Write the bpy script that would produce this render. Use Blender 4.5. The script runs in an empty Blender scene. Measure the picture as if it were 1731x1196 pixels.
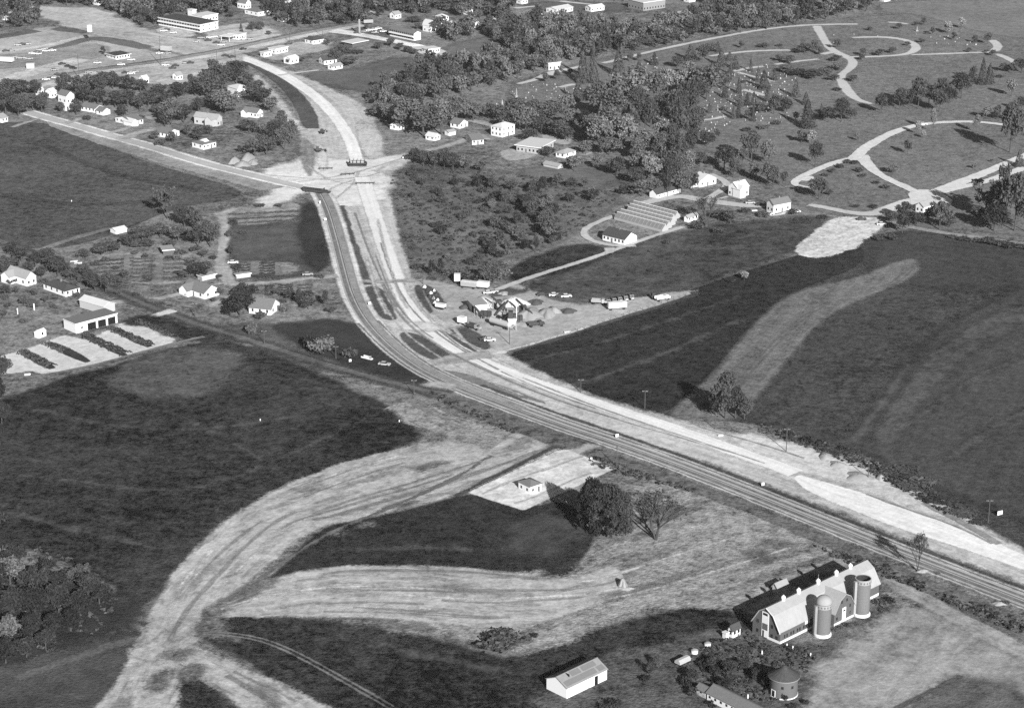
import bpy, bmesh, math, random
import numpy as np
from mathutils import Vector, Matrix
random.seed(7); RNG = np.random.default_rng(7)
sc = bpy.context.scene
COL = sc.collection
R_ = math.radians

# ------------------------------------------------------------------ camera, sky, sun, exposure
CAM_H, FPX, PITCH = 290.0, 3700.0, R_(19.6)      # flying height, focal length in survey units, look-down angle
cd = bpy.data.cameras.new('camera'); cam = bpy.data.objects.new('camera', cd); COL.objects.link(cam)
cam.location = (0, 0, CAM_H); cam.rotation_euler = (R_(90) - PITCH, 0, 0)
cd.sensor_width = 36; cd.lens = FPX / 1731 * 36; cd.clip_start = 1; cd.clip_end = 20000
sc.camera = cam

SUN_EL, SUN_AZ = R_(24), R_(18.5)                 # shadows fall away from the camera, 18.5 degrees to the left
SUN_TO = Vector((math.sin(SUN_AZ) * math.cos(SUN_EL), -math.cos(SUN_AZ) * math.cos(SUN_EL), math.sin(SUN_EL)))
w = bpy.data.worlds.new('World'); sc.world = w; w.use_nodes = True
nt = w.node_tree; bg = nt.nodes['Background']
sky = nt.nodes.new('ShaderNodeTexSky'); sky.sky_type = 'NISHITA'; sky.sun_disc = False
sky.sun_elevation = SUN_EL; sky.sun_rotation = math.atan2(SUN_TO.x, SUN_TO.y)
sep = nt.nodes.new('ShaderNodeSeparateColor')       # black-and-white film behind an orange filter: it sees the red of the sky
nt.links.new(sky.outputs[0], sep.inputs[0]); nt.links.new(sep.outputs['Red'], bg.inputs['Color'])
bg.inputs['Strength'].default_value = 0.05
sd_ = bpy.data.lights.new('sun', 'SUN'); sun = bpy.data.objects.new('sun', sd_); COL.objects.link(sun)
sd_.energy = 5.0; sd_.angle = R_(0.5); sd_.color = (1, 1, 1)
sun.rotation_euler = (-SUN_TO).to_track_quat('-Z', 'Y').to_euler(); sun.location = (0, 0, 500)
vs = sc.view_settings; vs.view_transform = 'Standard'; vs.look = 'None'; vs.exposure = 0.94; vs.gamma = 1; vs.use_curve_mapping = False
sc.cycles.transparent_max_bounces = 24; sc.cycles.max_bounces = 5; sc.cycles.diffuse_bounces = 2; sc.cycles.volume_bounces = 1
sc.cycles.use_denoising = False
HAZE = 0.000019

# ------------------------------------------------------------------ survey helpers
CP, SP = math.cos(PITCH), math.sin(PITCH)
def G(x, y, z=0.0):
    """survey point of the air photo -> place on the flat ground, metres"""
    xn, yn = (x - 865.5) / FPX, (598 - y) / FPX
    dy, dz = CP + yn * SP, -SP + yn * CP
    t = (z - CAM_H) / dz
    return np.array([xn * t, dy * t])
def GP(pts): return np.array([G(*p) for p in pts])
def ppm(y):                                        # survey units per metre across, and per metre of height
    g = G(865.5, y); depth = g[1] * CP + CAM_H * SP
    s = FPX / depth
    return s, s * CP
def lin(g):
    c = g / 255.0
    return c / 12.92 if c <= 0.04045 else ((c + 0.055) / 1.055) ** 2.4
KEXP = 1.30
def T(g): return max(0.012, min(0.82, (lin(g) - .013) / KEXP))

# ------------------------------------------------------------------ node materials
MATS = {}
def newmat(name):
    m = bpy.data.materials.new(name); m.use_nodes = True; m.node_tree.nodes.clear(); return m, m.node_tree
def N(nt, t, **kw):
    n = nt.nodes.new(t)
    for k, v in kw.items(): setattr(n, k, v)
    return n
def math_(nt, op, a, b=None, c=None, clamp=False):
    n = nt.nodes.new('ShaderNodeMath'); n.operation = op; n.use_clamp = clamp
    for i, v in enumerate((a, b, c)):
        if v is None: continue
        if isinstance(v, (int, float)): n.inputs[i].default_value = v
        else: nt.links.new(v, n.inputs[i])
    return n.outputs[0]
def noise(nt, vec, scale, detail=3, rough=.55, dist=0):
    n = nt.nodes.new('ShaderNodeTexNoise'); n.inputs['Scale'].default_value = scale; n.inputs['Detail'].default_value = detail
    n.inputs['Roughness'].default_value = rough; n.inputs['Distortion'].default_value = dist
    if vec is not None: nt.links.new(vec, n.inputs['Vector'])
    return n.outputs['Fac']
def ground_mat(name, tone, var=.5, fine=.5, streak=0., us=.02, vs_=.45, cover=True, soft=.8, amp=1.2, bump=.3, patch=0., patch_us=.035, patch_vs=.12, big=.6, bscale=.9, wob=0., mott=.8):
    if name in MATS: return MATS[name]
    m, nt = newmat(name); L = nt.links
    geo = N(nt, 'ShaderNodeNewGeometry'); pos = geo.outputs['Position']
    A = noise(nt, pos, .11, 4); B = noise(nt, pos, bscale, 3, .65); Bg = noise(nt, pos, .016, 3)
    def c0(s): return math_(nt, 'SUBTRACT', s, .5)
    f = math_(nt, 'MULTIPLY_ADD', c0(A), var * 2, 1.0)
    f = math_(nt, 'MULTIPLY_ADD', c0(B), fine * 2, f)
    f = math_(nt, 'MULTIPLY_ADD', c0(Bg), big * 2, f)
    if mott: f = math_(nt, 'MULTIPLY_ADD', c0(noise(nt, pos, .3, 6, .72, .4)), mott * 2, f)
    if streak or patch:
        uv = N(nt, 'ShaderNodeUVMap'); mp = N(nt, 'ShaderNodeMapping'); L.new(uv.outputs[0], mp.inputs['Vector'])
        mp.inputs['Scale'].default_value = (us, vs_, 1)
        S = noise(nt, mp.outputs[0], 1.0, 4, .6)
        f = math_(nt, 'MULTIPLY_ADD', c0(S), streak * 2, f)
    f = math_(nt, 'MAXIMUM', f, .25)
    v = math_(nt, 'MULTIPLY', f, tone); v = math_(nt, 'MINIMUM', v, .85)
    d = N(nt, 'ShaderNodeBsdfDiffuse'); L.new(v, d.inputs['Color'])
    if bump:
        b = N(nt, 'ShaderNodeBump'); b.inputs['Strength'].default_value = 1; b.inputs['Distance'].default_value = bump
        L.new(B, b.inputs['Height']); L.new(b.outputs[0], d.inputs['Normal'])
    out = N(nt, 'ShaderNodeOutputMaterial')
    if cover:
        at = N(nt, 'ShaderNodeAttribute', attribute_name='sd')
        e = math_(nt, 'MULTIPLY_ADD', c0(A), amp * 3.0, at.outputs['Fac'])
        e = math_(nt, 'MULTIPLY_ADD', c0(B), amp * 2.0, e)
        if wob: e = math_(nt, 'MULTIPLY_ADD', c0(noise(nt, pos, .035, 3)), wob * 3.0, e)
        mr = N(nt, 'ShaderNodeMapRange', interpolation_type='SMOOTHSTEP'); L.new(e, mr.inputs['Value'])
        mr.inputs['From Min'].default_value = -soft / 2; mr.inputs['From Max'].default_value = soft / 2
        cv = mr.outputs['Result']
        if patch:
            mp2 = N(nt, 'ShaderNodeMapping'); L.new(uv.outputs[0], mp2.inputs['Vector']); mp2.inputs['Scale'].default_value = (patch_us, patch_vs, 1)
            P2 = noise(nt, mp2.outputs[0], 1.0, 5, .65, .3)
            mr2 = N(nt, 'ShaderNodeMapRange', interpolation_type='SMOOTHSTEP'); L.new(P2, mr2.inputs['Value'])
            mr2.inputs['From Min'].default_value = .5; mr2.inputs['From Max'].default_value = .63
            mr2.inputs['To Min'].default_value = 1; mr2.inputs['To Max'].default_value = 1 - patch
            cv = math_(nt, 'MULTIPLY', cv, mr2.outputs['Result'])
        tr = N(nt, 'ShaderNodeBsdfTransparent'); mx = N(nt, 'ShaderNodeMixShader')
        L.new(cv, mx.inputs[0]); L.new(tr.outputs[0], mx.inputs[1]); L.new(d.outputs[0], mx.inputs[2]); L.new(mx.outputs[0], out.inputs[0])
    else: L.new(d.outputs[0], out.inputs[0])
    m['marg'] = min(14., 1. + soft / 2 + amp * .9 + wob * .8)
    MATS[name] = m; return m
def solid(name, tone, var=.15, scale=1.5, rough=.9, spec=.05, stretch=None, objrand=0., metal=0.):
    if name in MATS: return MATS[name]
    m, nt = newmat(name); L = nt.links
    tc = N(nt, 'ShaderNodeTexCoord'); vec = tc.outputs['Object']
    if stretch:
        mp = N(nt, 'ShaderNodeMapping'); L.new(vec, mp.inputs['Vector']); mp.inputs['Scale'].default_value = stretch; vec = mp.outputs[0]
    A = noise(nt, vec, scale, 4, .65)
    f = math_(nt, 'MULTIPLY_ADD', math_(nt, 'SUBTRACT', A, .5), var * 2, 1.0)
    if objrand:
        oi = N(nt, 'ShaderNodeObjectInfo')
        f = math_(nt, 'MULTIPLY', f, math_(nt, 'MULTIPLY_ADD', math_(nt, 'SUBTRACT', oi.outputs['Random'], .5), objrand * 2, 1.0))
    v = math_(nt, 'MINIMUM', math_(nt, 'MULTIPLY', f, tone), .88)
    p = N(nt, 'ShaderNodeBsdfPrincipled'); L.new(v, p.inputs['Base Color']); p.inputs['Roughness'].default_value = rough
    p.inputs['Specular IOR Level'].default_value = spec; p.inputs['Metallic'].default_value = metal
    out = N(nt, 'ShaderNodeOutputMaterial'); L.new(p.outputs[0], out.inputs[0])
    MATS[name] = m; return m
def leafmat(name, tone):
    if name in MATS: return MATS[name]
    m, nt = newmat(name); L = nt.links
    oi = N(nt, 'ShaderNodeObjectInfo'); geo = N(nt, 'ShaderNodeNewGeometry')
    A = noise(nt, geo.outputs['Position'], .35, 3, .7)
    f = math_(nt, 'MULTIPLY_ADD', math_(nt, 'SUBTRACT', A, .5), 1.6, 1.0)
    f = math_(nt, 'MULTIPLY', f, math_(nt, 'MULTIPLY_ADD', oi.outputs['Random'], .6, .7))
    f = math_(nt, 'MULTIPLY', f, math_(nt, 'MULTIPLY_ADD', geo.outputs['Random Per Island'], .4, .8))
    v = math_(nt, 'MULTIPLY', math_(nt, 'MAXIMUM', f, .2), tone)
    d = N(nt, 'ShaderNodeBsdfDiffuse'); L.new(v, d.inputs['Color'])
    t = N(nt, 'ShaderNodeBsdfTranslucent'); L.new(v, t.inputs['Color'])
    mx = N(nt, 'ShaderNodeMixShader'); mx.inputs[0].default_value = .12; L.new(d.outputs[0], mx.inputs[1]); L.new(t.outputs[0], mx.inputs[2])
    out = N(nt, 'ShaderNodeOutputMaterial'); L.new(mx.outputs[0], out.inputs[0])
    MATS[name] = m; return m

# ------------------------------------------------------------------ object helpers
def mesh_np(name, V, F, mat=None, smooth=False, mats=None, midx=None):
    me = bpy.data.meshes.new(name)
    V = np.asarray(V, dtype=np.float32)
    if isinstance(F, np.ndarray):
        n, k = F.shape
        me.vertices.add(len(V)); me.vertices.foreach_set('co', V.ravel())
        me.loops.add(n * k); me.loops.foreach_set('vertex_index', F.astype(np.int32).ravel())
        me.polygons.add(n); me.polygons.foreach_set('loop_start', np.arange(0, n * k, k, dtype=np.int32))
        me.update(calc_edges=True)
    else:
        me.from_pydata(V.tolist(), [], F); me.update()
    for m in (mats or ([mat] if mat else [])): me.materials.append(m)
    if midx is not None: me.polygons.foreach_set('material_index', np.asarray(midx, dtype=np.int32))
    if smooth: me.polygons.foreach_set('use_smooth', np.ones(len(me.polygons), dtype=bool))
    return me
def link(name, data, parent=None, loc=None, rz=None):
    o = bpy.data.objects.new(name, data); COL.objects.link(o)
    if parent is not None: o.parent = parent
    if loc is not None: o.location = loc
    if rz is not None: o.rotation_euler = (0, 0, rz)
    return o
PXY = {}                                            # survey position of each thing, for telling look-alikes apart in labels
def tag(o, label, cat, group=None, kind=None, px=None):
    o['label'] = label; o['category'] = cat
    if group: o['group'] = group
    if kind: o['kind'] = kind
    if px is not None: PXY[o.name] = px
    return o
class MB:
    """collects shapes into one mesh"""
    def __init__(s): s.V = []; s.F = []; s.M = []
    def add(s, V, F, mi=0):
        b = len(s.V); s.V += [tuple(v) for v in V]; s.F += [tuple(b + i for i in f) for f in F]; s.M += [mi] * len(F); return s
    def box(s, x0, x1, y0, y1, z0, z1, mi=0):
        V = [(x0,y0,z0),(x1,y0,z0),(x1,y1,z0),(x0,y1,z0),(x0,y0,z1),(x1,y0,z1),(x1,y1,z1),(x0,y1,z1)]
        return s.add(V, [(0,3,2,1),(4,5,6,7),(0,1,5,4),(1,2,6,5),(2,3,7,6),(3,0,4,7)], mi)
    def tube(s, p, q, r0, r1=None, n=8, mi=0, caps=True):
        r1 = r0 if r1 is None else r1; p = Vector(p); q = Vector(q); d = (q - p).normalized()
        u = d.cross(Vector((0,0,1)) if abs(d.z) < .95 else Vector((1,0,0))).normalized(); v = d.cross(u)
        V = []
        for c, r in ((p, r0), (q, r1)):
            for i in range(n):
                a = 2 * math.pi * i / n; V.append(c + u * (r * math.cos(a)) + v * (r * math.sin(a)))
        F = [(i, i + n, (i + 1) % n + n, (i + 1) % n) for i in range(n)]
        if caps: F += [tuple(range(n)), tuple(range(2 * n - 1, n - 1, -1))]
        return s.add(V, F, mi)
    def lathe(s, prof, n=24, c=(0, 0), mi=0):
        V = []; F = []
        for r, z in prof:
            for i in range(n):
                a = 2 * math.pi * i / n; V.append((c[0] + r * math.cos(a), c[1] + r * math.sin(a), z))
        for k in range(len(prof) - 1):
            for i in range(n):
                F.append((k*n+i, k*n+(i+1)%n, (k+1)*n+(i+1)%n, (k+1)*n+i))
        return s.add(V, F, mi)
    def prism(s, prof, a0, a1, axis='x', mi=0):
        """closed profile of (across, z) swept along axis"""
        n = len(prof); V = []
        for a in (a0, a1):
            for c, z in prof: V.append((a, c, z) if axis == 'x' else (c, a, z))
        F = [(i, (i + 1) % n, (i + 1) % n + n, i + n) for i in range(n)]
        F += [tuple(range(n - 1, -1, -1)), tuple(range(n, 2 * n))]
        return s.add(V, F, mi)
    def mesh(s, name, mats, smooth=False):
        if not isinstance(mats, (list, tuple)): mats = [mats]
        me = mesh_np(name, s.V, s.F, mats=mats, smooth=smooth); me.polygons.foreach_set('material_index', s.M)
        bm = bmesh.new(); bm.from_mesh(me); bmesh.ops.recalc_face_normals(bm, faces=bm.faces); bm.to_mesh(me); bm.free()
        return me

# ------------------------------------------------------------------ ground sheets
OCC = {}
def layer(X, res):
    """lowest free sheet height above everything already lying under these points"""
    k = set(map(tuple, np.floor(np.asarray(X) / 12.).astype(int)))
    k |= {(a + i, b + j) for a, b in k for i in (-1, 0, 1) for j in (-1, 0, 1)}
    n = max((OCC.get(c, 0) for c in k), default=0) + 1
    for c in k: OCC[c] = max(OCC.get(c, 0), n)
    return .004 * n
def chaikin(P, it=2, closed=True):
    P = np.asarray(P, float)
    for _ in range(it):
        if closed: Q = np.roll(P, -1, 0)
        else: Q = P[1:]; 
        A = P if closed else P[:-1]
        n = np.empty((2 * len(A), 2)); n[0::2] = .75 * A + .25 * Q; n[1::2] = .25 * A + .75 * Q
        if not closed: n = np.vstack([P[:1], n, P[-1:]])
        P = n
    return P
def sdist(P, X):
    D = np.full(len(X), 1e18); inside = np.zeros(len(X), bool)
    for a, b in zip(P, np.roll(P, -1, 0)):
        d = b - a; L2 = (d @ d) or 1e-9
        t = np.clip(((X - a) @ d) / L2, 0, 1); q = X - (a + t[:, None] * d)
        D = np.minimum(D, (q * q).sum(1))
        c = (a[1] > X[:, 1]) != (b[1] > X[:, 1])
        with np.errstate(divide='ignore', invalid='ignore'):
            xi = (b[0] - a[0]) * (X[:, 1] - a[1]) / (b[1] - a[1]) + a[0]
        inside ^= c & (X[:, 0] < xi)
    return np.sqrt(D) * np.where(inside, 1, -1)
def sheet_obj(name, V, F, sd, uv, mat):
    me = mesh_np(name, V, F, mat)
    at = me.attributes.new('sd', 'FLOAT', 'POINT'); at.data.foreach_set('value', sd.astype(np.float32))
    ul = me.uv_layers.new(name='UVMap'); idx = np.empty(len(me.loops), dtype=np.int32); me.loops.foreach_get('vertex_index', idx)
    ul.data.foreach_set('uv', uv[idx].astype(np.float32).ravel())
    o = link(name, me); o['kind'] = 'structure'; return o
def poly(name, pts, mat, dirpx=None, smooth=2, margin=None, res=None, z=None, world=False):
    margin = mat['marg'] if margin is None else margin
    P = np.asarray(pts, float) if world else GP(pts)
    if smooth: P = chaikin(P, smooth)
    lo, hi = P.min(0) - margin, P.max(0) + margin
    if res is None: res = min(4., max(.8, math.sqrt((hi - lo).prod()) / 130))
    nx, ny = int((hi[0] - lo[0]) / res) + 2, int((hi[1] - lo[1]) / res) + 2
    gx, gy = np.meshgrid(lo[0] + np.arange(nx) * res, lo[1] + np.arange(ny) * res); X = np.stack([gx.ravel(), gy.ravel()], 1)
    sd = sdist(P, X)
    i = (np.arange(ny - 1)[:, None] * nx + np.arange(nx - 1)[None]).ravel(); Q = np.stack([i, i + 1, i + nx + 1, i + nx], 1)
    Q = Q[sd[Q].max(1) > -margin]
    used, inv = np.unique(Q, return_inverse=True); Q = inv.reshape(-1, 4); X = X[used]; sd = sd[used]
    zz = layer(X, res) if z is None else z
    d = np.array([0., 1.])
    if dirpx is not None: d = G(*dirpx[1]) - G(*dirpx[0]); d /= np.hypot(*d)
    uv = np.stack([X @ d, X @ np.array([-d[1], d[0]])], 1)
    return sheet_obj(name, np.column_stack([X, np.full(len(X), zz)]), Q, sd, uv, mat)
def resample(P, n):
    s = np.r_[0, np.cumsum(np.hypot(*np.diff(P, axis=0).T))]; t = np.linspace(0, s[-1], n)
    return np.stack([np.interp(t, s, P[:, 0]), np.interp(t, s, P[:, 1])], 1), s[-1]
def strip(name, Lp, Rp, mat, margin=None, cap=True, z=None, world=False, step=4.):
    margin = mat['marg'] if margin is None else margin
    A = chaikin(np.asarray(Lp, float) if world else GP(Lp), 3, False); B = chaikin(np.asarray(Rp, float) if world else GP(Rp), 3, False)
    ln = max(resample(A, 2)[1], resample(B, 2)[1]); n = max(6, int(ln / step))
    A, la = resample(A, n); B, lb = resample(B, n)
    W = np.hypot(*(B - A).T); K = max(4, int(W.max() / 2.5))
    f = np.linspace(0, 1, K + 1); V = []; SD = []; UV = []
    al = np.linspace(0, (la + lb) / 2, n)
    for i in range(n):
        wdt = W[i] + 1e-6; ff = np.r_[-margin / wdt, f, 1 + margin / wdt]
        q = A[i] + (B[i] - A[i]) * ff[:, None]
        dd = np.minimum(ff, 1 - ff) * wdt
        if cap: dd = np.minimum(dd, min(al[i], al[-1] - al[i]))
        V.append(q); SD.append(dd); UV.append(np.stack([np.full(len(ff), al[i]), (ff - .5) * wdt], 1))
    k = K + 3; V = np.vstack(V); SD = np.concatenate(SD); UV = np.vstack(UV)
    i = (np.arange(n - 1)[:, None] * k + np.arange(k - 1)[None]).ravel(); Q = np.stack([i, i + 1, i + k + 1, i + k], 1)
    zz = layer(V, 4) if z is None else z
    return sheet_obj(name, np.column_stack([V, np.full(len(V), zz)]), Q, SD, UV, mat)
def path(name, pts, width, mat, cap=True, margin=None, z=None, off=0., closed=False):
    C = chaikin(GP(pts), 3, False); C, ln = resample(C, max(8, int(resample(C, 2)[1] / 4)))
    t = np.gradient(C, axis=0); t /= np.hypot(*t.T)[:, None]; nrm = np.stack([-t[:, 1], t[:, 0]], 1)
    wv = np.interp(np.linspace(0, 1, len(C)), np.linspace(0, 1, len(width)), width) if isinstance(width, (list, tuple)) else np.full(len(C), width)
    C = C + nrm * off
    return strip(name, C + nrm * wv[:, None] / 2, C - nrm * wv[:, None] / 2, mat, margin=margin, cap=cap, z=z, world=True)

# ------------------------------------------------------------------ the ground and everything lying on it
gm = ground_mat('meadow_ground', T(124), mott=1.8, var=.8, fine=1.1, cover=False, bump=.35, big=.9)
g0 = link('ground', mesh_np('ground', [(-6000,-3000,0),(6000,-3000,0),(6000,9000,0),(-6000,9000,0)], [(0,1,2,3)], gm)); g0['kind'] = 'structure'

M_dark = ground_mat('dark_crop', T(62), mott=1.7, var=.6, fine=1.3, soft=2.5, amp=1.0, bump=.3, big=.4, streak=.15, us=.03, vs_=.25)
M_dark2 = ground_mat('dark_pasture', T(65), mott=2.4, var=1.2, fine=1.6, soft=5, amp=2.5, wob=4, bump=.4, big=1.2)
M_mid = ground_mat('mid_crop0', T(80), mott=1.1, var=.3, fine=.55, soft=3.5, amp=.8, bump=.3, big=.35, streak=.25, us=.02, vs_=.2)
M_mid2 = ground_mat('pale_stubble', T(116), mott=1.0, var=.4, fine=.7, soft=3.5, amp=1.0, bump=.3, big=.4, streak=.6, us=.02, vs_=.25)
M_pas = ground_mat('pasture', T(96), mott=1.3, var=.5, fine=.7, soft=10, amp=4, wob=9, bump=.35, big=.6)
M_lawn = ground_mat('lawn', T(112), var=.35, fine=.4, soft=10, amp=4, wob=10, bump=.25, big=.4)
M_field3 = ground_mat('grey_field', T(92), mott=1.6, var=.5, fine=1.0, soft=2.5, amp=1, bump=.3, big=.5, streak=.3, us=.02, vs_=.15)

# fields on the far side of the highway
M_base = ground_mat('crop_base', T(78), mott=1.7, var=.6, fine=1.2, soft=3, amp=1.0, bump=.3, big=.6, streak=.3, us=.02, vs_=.25)
poly('field', [(850,598),(985,556),(1175,487),(1345,432),(1480,398),(1540,388),(1731,413),(1800,425),(1800,960),(1731,925),(1640,872),(1560,832),(1450,775),(1330,735),(1270,712),(1130,705),(1000,672),(880,618)], M_base, ((1440,748),(1580,560)))
poly('field', [(850,598),(985,556),(1175,487),(1345,432),(1440,408),(1462,425),(1455,448),(1380,478),(1320,500),(1262,555),(1195,640),(1120,708),(1000,674),(880,618)], M_dark, ((900,640),(1350,440)))
poly('field', [(1436,752),(1480,690),(1530,620),(1580,560),(1650,520),(1731,480),(1830,450),(1830,920),(1731,880),(1695,868),(1640,848),(1560,812)], ground_mat('mid_crop', T(82), mott=1.1, var=.3, fine=.55, soft=9, amp=2, bump=.3, big=.45, streak=.3, us=.02, vs_=.2, wob=3), ((1440,748),(1580,560)))
poly('field', [(1455,430),(1500,395),(1560,388),(1731,413),(1830,425),(1830,480),(1660,490),(1540,480),(1480,470)], ground_mat('mid_crop2', T(80), mott=1.0, var=.3, fine=.55, soft=14, amp=3, bump=.3, big=.45, streak=.3, us=.02, vs_=.2, wob=6), ((1460,430),(1731,470)))
poly('field_strip', [(1120,704),(1195,645),(1262,560),(1320,505),(1375,483),(1450,470),(1515,440),(1552,436),(1556,462),(1500,488),(1430,515),(1385,545),(1335,600),(1275,680),(1250,708),(1180,712)], M_mid2, ((1200,680),(1375,500)))
M_line = ground_mat('worn_line', T(120), var=.3, fine=.4, soft=2.5, amp=1.2, bump=.1)
path('field_path', [(1232,668),(1290,600),(1345,545),(1400,508),(1470,492),(1515,478),(1550,445)], 1.6, M_line)
strip('field_strip', [(1470,742),(1545,620),(1640,545),(1760,500)], [(1510,760),(1585,640),(1680,570),(1780,540)], ground_mat('thin_stubble', T(92), mott=1.2, soft=9, amp=2.5, wob=3, streak=.3, us=.02, vs_=.2))
path('field_path', [(1440,748),(1490,685),(1535,615)], 4, ground_mat('field_balk', T(94), soft=5, amp=1.5, bump=.2))
poly('meadow', [(835,500),(1000,440),(1150,390),(1290,372),(1395,366),(1400,385),(1345,425),(1175,487),(1090,510),(960,505)], ground_mat('rough_meadow', T(86), mott=1.5, var=.8, fine=.7, soft=12, amp=4, wob=8, bump=.4, big=1.0, streak=.4, us=.015, vs_=.06), ((835,500),(1395,366)))
poly('meadow', [(850,460),(900,430),(990,408),(1035,425),(1000,447),(870,480)], M_dark2)
poly('pasture', [(655,300),(700,275),(800,285),(930,300),(1060,330),(1040,350),(985,385),(950,410),(850,440),(780,470),(700,462),(672,380)], ground_mat('scrub_ground', T(110), var=.8, fine=.8, soft=8, amp=3, wob=5, bump=.4, big=.7, streak=.35, us=.02, vs_=.12), ((660,300),(850,440)))
poly('pasture', [(870,290),(980,270),(1060,280),(1050,320),(930,318)], M_lawn)
# cemetery lawns
poly('cemetery_lawn', [(840,150),(960,110),(1200,62),(1380,35),(1560,20),(1850,20),(1850,400),(1731,400),(1530,380),(1330,350),(1230,260),(1110,240),(900,210)], ground_mat('cemetery_grass', T(120), mott=1.2, var=.4, fine=.9, soft=8, amp=4, bump=.3, big=.4))
poly('far_field', [(1490,0),(1900,0),(1900,70),(1690,66),(1560,25),(1480,20)], ground_mat('far_stubble', T(128), var=.3, fine=.4, soft=6, amp=3, bump=.2, big=.4))
poly('meadow', [(735,95),(780,70),(830,58),(870,75),(860,95),(800,100)], M_lawn)
poly('meadow', [(500,130),(600,115),(680,95),(740,105),(760,130),(700,150),(620,160),(560,150)], ground_mat('grey_meadow', T(106), var=.3, fine=.45, soft=10, amp=4, wob=10, bump=.25, big=.4))
# left side
poly('field', [(-90,215),(60,203),(110,222),(250,275),(330,298),(412,322),(396,338),(300,348),(180,402),(70,426),(-90,395)], M_field3, ((0,300),(300,330)))
poly('field', [(-90,700),(30,667),(130,634),(290,592),(380,572),(450,590),(560,640),(655,690),(725,740),(640,770),(500,815),(400,865),(320,940),(250,1035),(180,985),(60,930),(-90,885)], M_dark2)
poly('pasture', [(165,640),(230,605),(320,590),(400,592),(420,625),(380,662),(290,672),(215,668)], M_pas)
poly('pasture', [(300,560),(420,545),(540,560),(560,640),(450,592),(380,574)], M_pas)
poly('field', [(450,545),(600,540),(660,585),(720,625),(725,648),(640,640),(560,615),(500,580)], ground_mat('dark_verge', T(68), var=.5, fine=.6, soft=6, amp=3, wob=4, bump=.3))
poly('pasture', [(-90,930),(60,960),(200,1000),(250,1040),(180,1075),(60,1120),(-90,1150)], ground_mat('thicket_floor', T(66), var=.6, fine=.7, soft=8, amp=4, wob=6, bump=.4))
poly('field', [(-90,1150),(60,1110),(180,1072),(245,1062),(262,1085),(230,1130),(190,1196),(150,1260),(-90,1260)], ground_mat('rough_pasture', T(84), var=.5, fine=.6, soft=4, amp=2, bump=.4, streak=.5, us=.02, vs_=.12), ((0,1180),(240,1070)))
path('track', [(20,1150),(110,1115),(240,1075)], 4.5, ground_mat('grassy_track', T(100), var=.6, fine=.6, soft=3, amp=1.5, bump=.2))
poly('garden_ground', [(380,360),(520,335),(545,370),(562,455),(500,470),(395,470),(385,420)], ground_mat('garden_soil', T(92), var=.5, fine=.6, soft=5, amp=2, wob=3, bump=.3, streak=.35, us=.02, vs_=.12), ((380,400),(540,385)))
G_SOIL = ground_mat('tilled_soil', T(150), var=.6, fine=.7, soft=3, amp=2.5, bump=.2, streak=.5, us=.03, vs_=.35, patch=.5, patch_us=.06, patch_vs=.2)
for pg in ([(150,436),(190,428),(262,428),(262,474),(212,472)], [(275,428),(330,432),(345,455),(312,474),(268,476)], [(388,446),(426,444),(428,468),(392,468)], [(436,443),(500,442),(505,462),(440,468)], [(444,483),(532,478),(536,502),(446,504)], [(382,352),(470,340),(505,338),(510,372),(388,384)]):
    poly('garden_ground', pg, G_SOIL, ((200,460),(300,455)))
poly('garden_ground', [(505,338),(540,338),(566,455),(520,462)], ground_mat('dark_verge', T(68)))
poly('field', [(480,958),(540,890),(620,878),(720,855),(800,830),(880,862),(960,842),(1010,900),(985,940),(960,980),(880,966),(820,961),(720,956),(550,957),(470,972),(440,985)], M_dark, ((480,958),(980,930)))
poly('pasture', [(840,895),(930,860),(1010,890),(960,925),(870,955)], ground_mat('worn_pasture', T(80), var=.5, fine=.5, soft=10, amp=3, wob=6, streak=.7, us=.02, vs_=.2), ((840,950),(960,880)))
poly('field', [(365,1040),(500,1042),(620,1045),(645,1066),(760,1078),(830,1104),(880,1110),(1000,1066),(1150,1022),(1250,1035),(1290,1060),(1130,1115),(900,1190),(800,1260),(640,1260),(400,1082)], M_dark2)
poly('pasture', [(900,1175),(1000,1120),(1130,1075),(1240,1050),(1330,1090),(1400,1085),(1500,1020),(1520,1035),(1400,1110),(1360,1180),(1330,1260),(860,1260)], ground_mat('barnyard_grass', T(96), mott=1.6, var=.8, fine=.9, soft=8, amp=4, wob=6, bump=.45))

poly('field', [(300,1150),(345,1140),(400,1185),(440,1240),(290,1260),(280,1200)], M_dark2)
poly('field', [(345,1070),(400,1076),(520,1128),(660,1205),(560,1215),(430,1125),(360,1095)], M_dark2)
# ---------------------------------------------------------------- graded earth of the new road works
M_earth = ground_mat('graded_earth', T(176), mott=0.9, var=.3, fine=.35, streak=.4, us=.03, vs_=.3, soft=2.2, amp=1.6, bump=.12, patch=.55, big=.35)
M_earth2 = ground_mat('scraped_earth', T(150), mott=1.5, var=.35, fine=.8, streak=.4, us=.03, vs_=.2, soft=4, amp=3, wob=4, bump=.35, patch=.75, patch_us=.02, big=.4)
M_bright = ground_mat('dry_clay', T(200), var=.25, fine=.3, streak=.25, us=.02, vs_=.3, soft=6, amp=3, wob=3, bump=.1, big=.3)
M_pale = ground_mat('pale_gravel', T(208), mott=.6, var=.15, fine=.25, soft=1.6, amp=1.2, bump=.08, big=.2)
M_lot = ground_mat('gravel_lot', T(168), var=.25, fine=.3, streak=.3, us=.03, vs_=.15, soft=2.5, amp=1.6, wob=1.5, bump=.1, big=.3)
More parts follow.
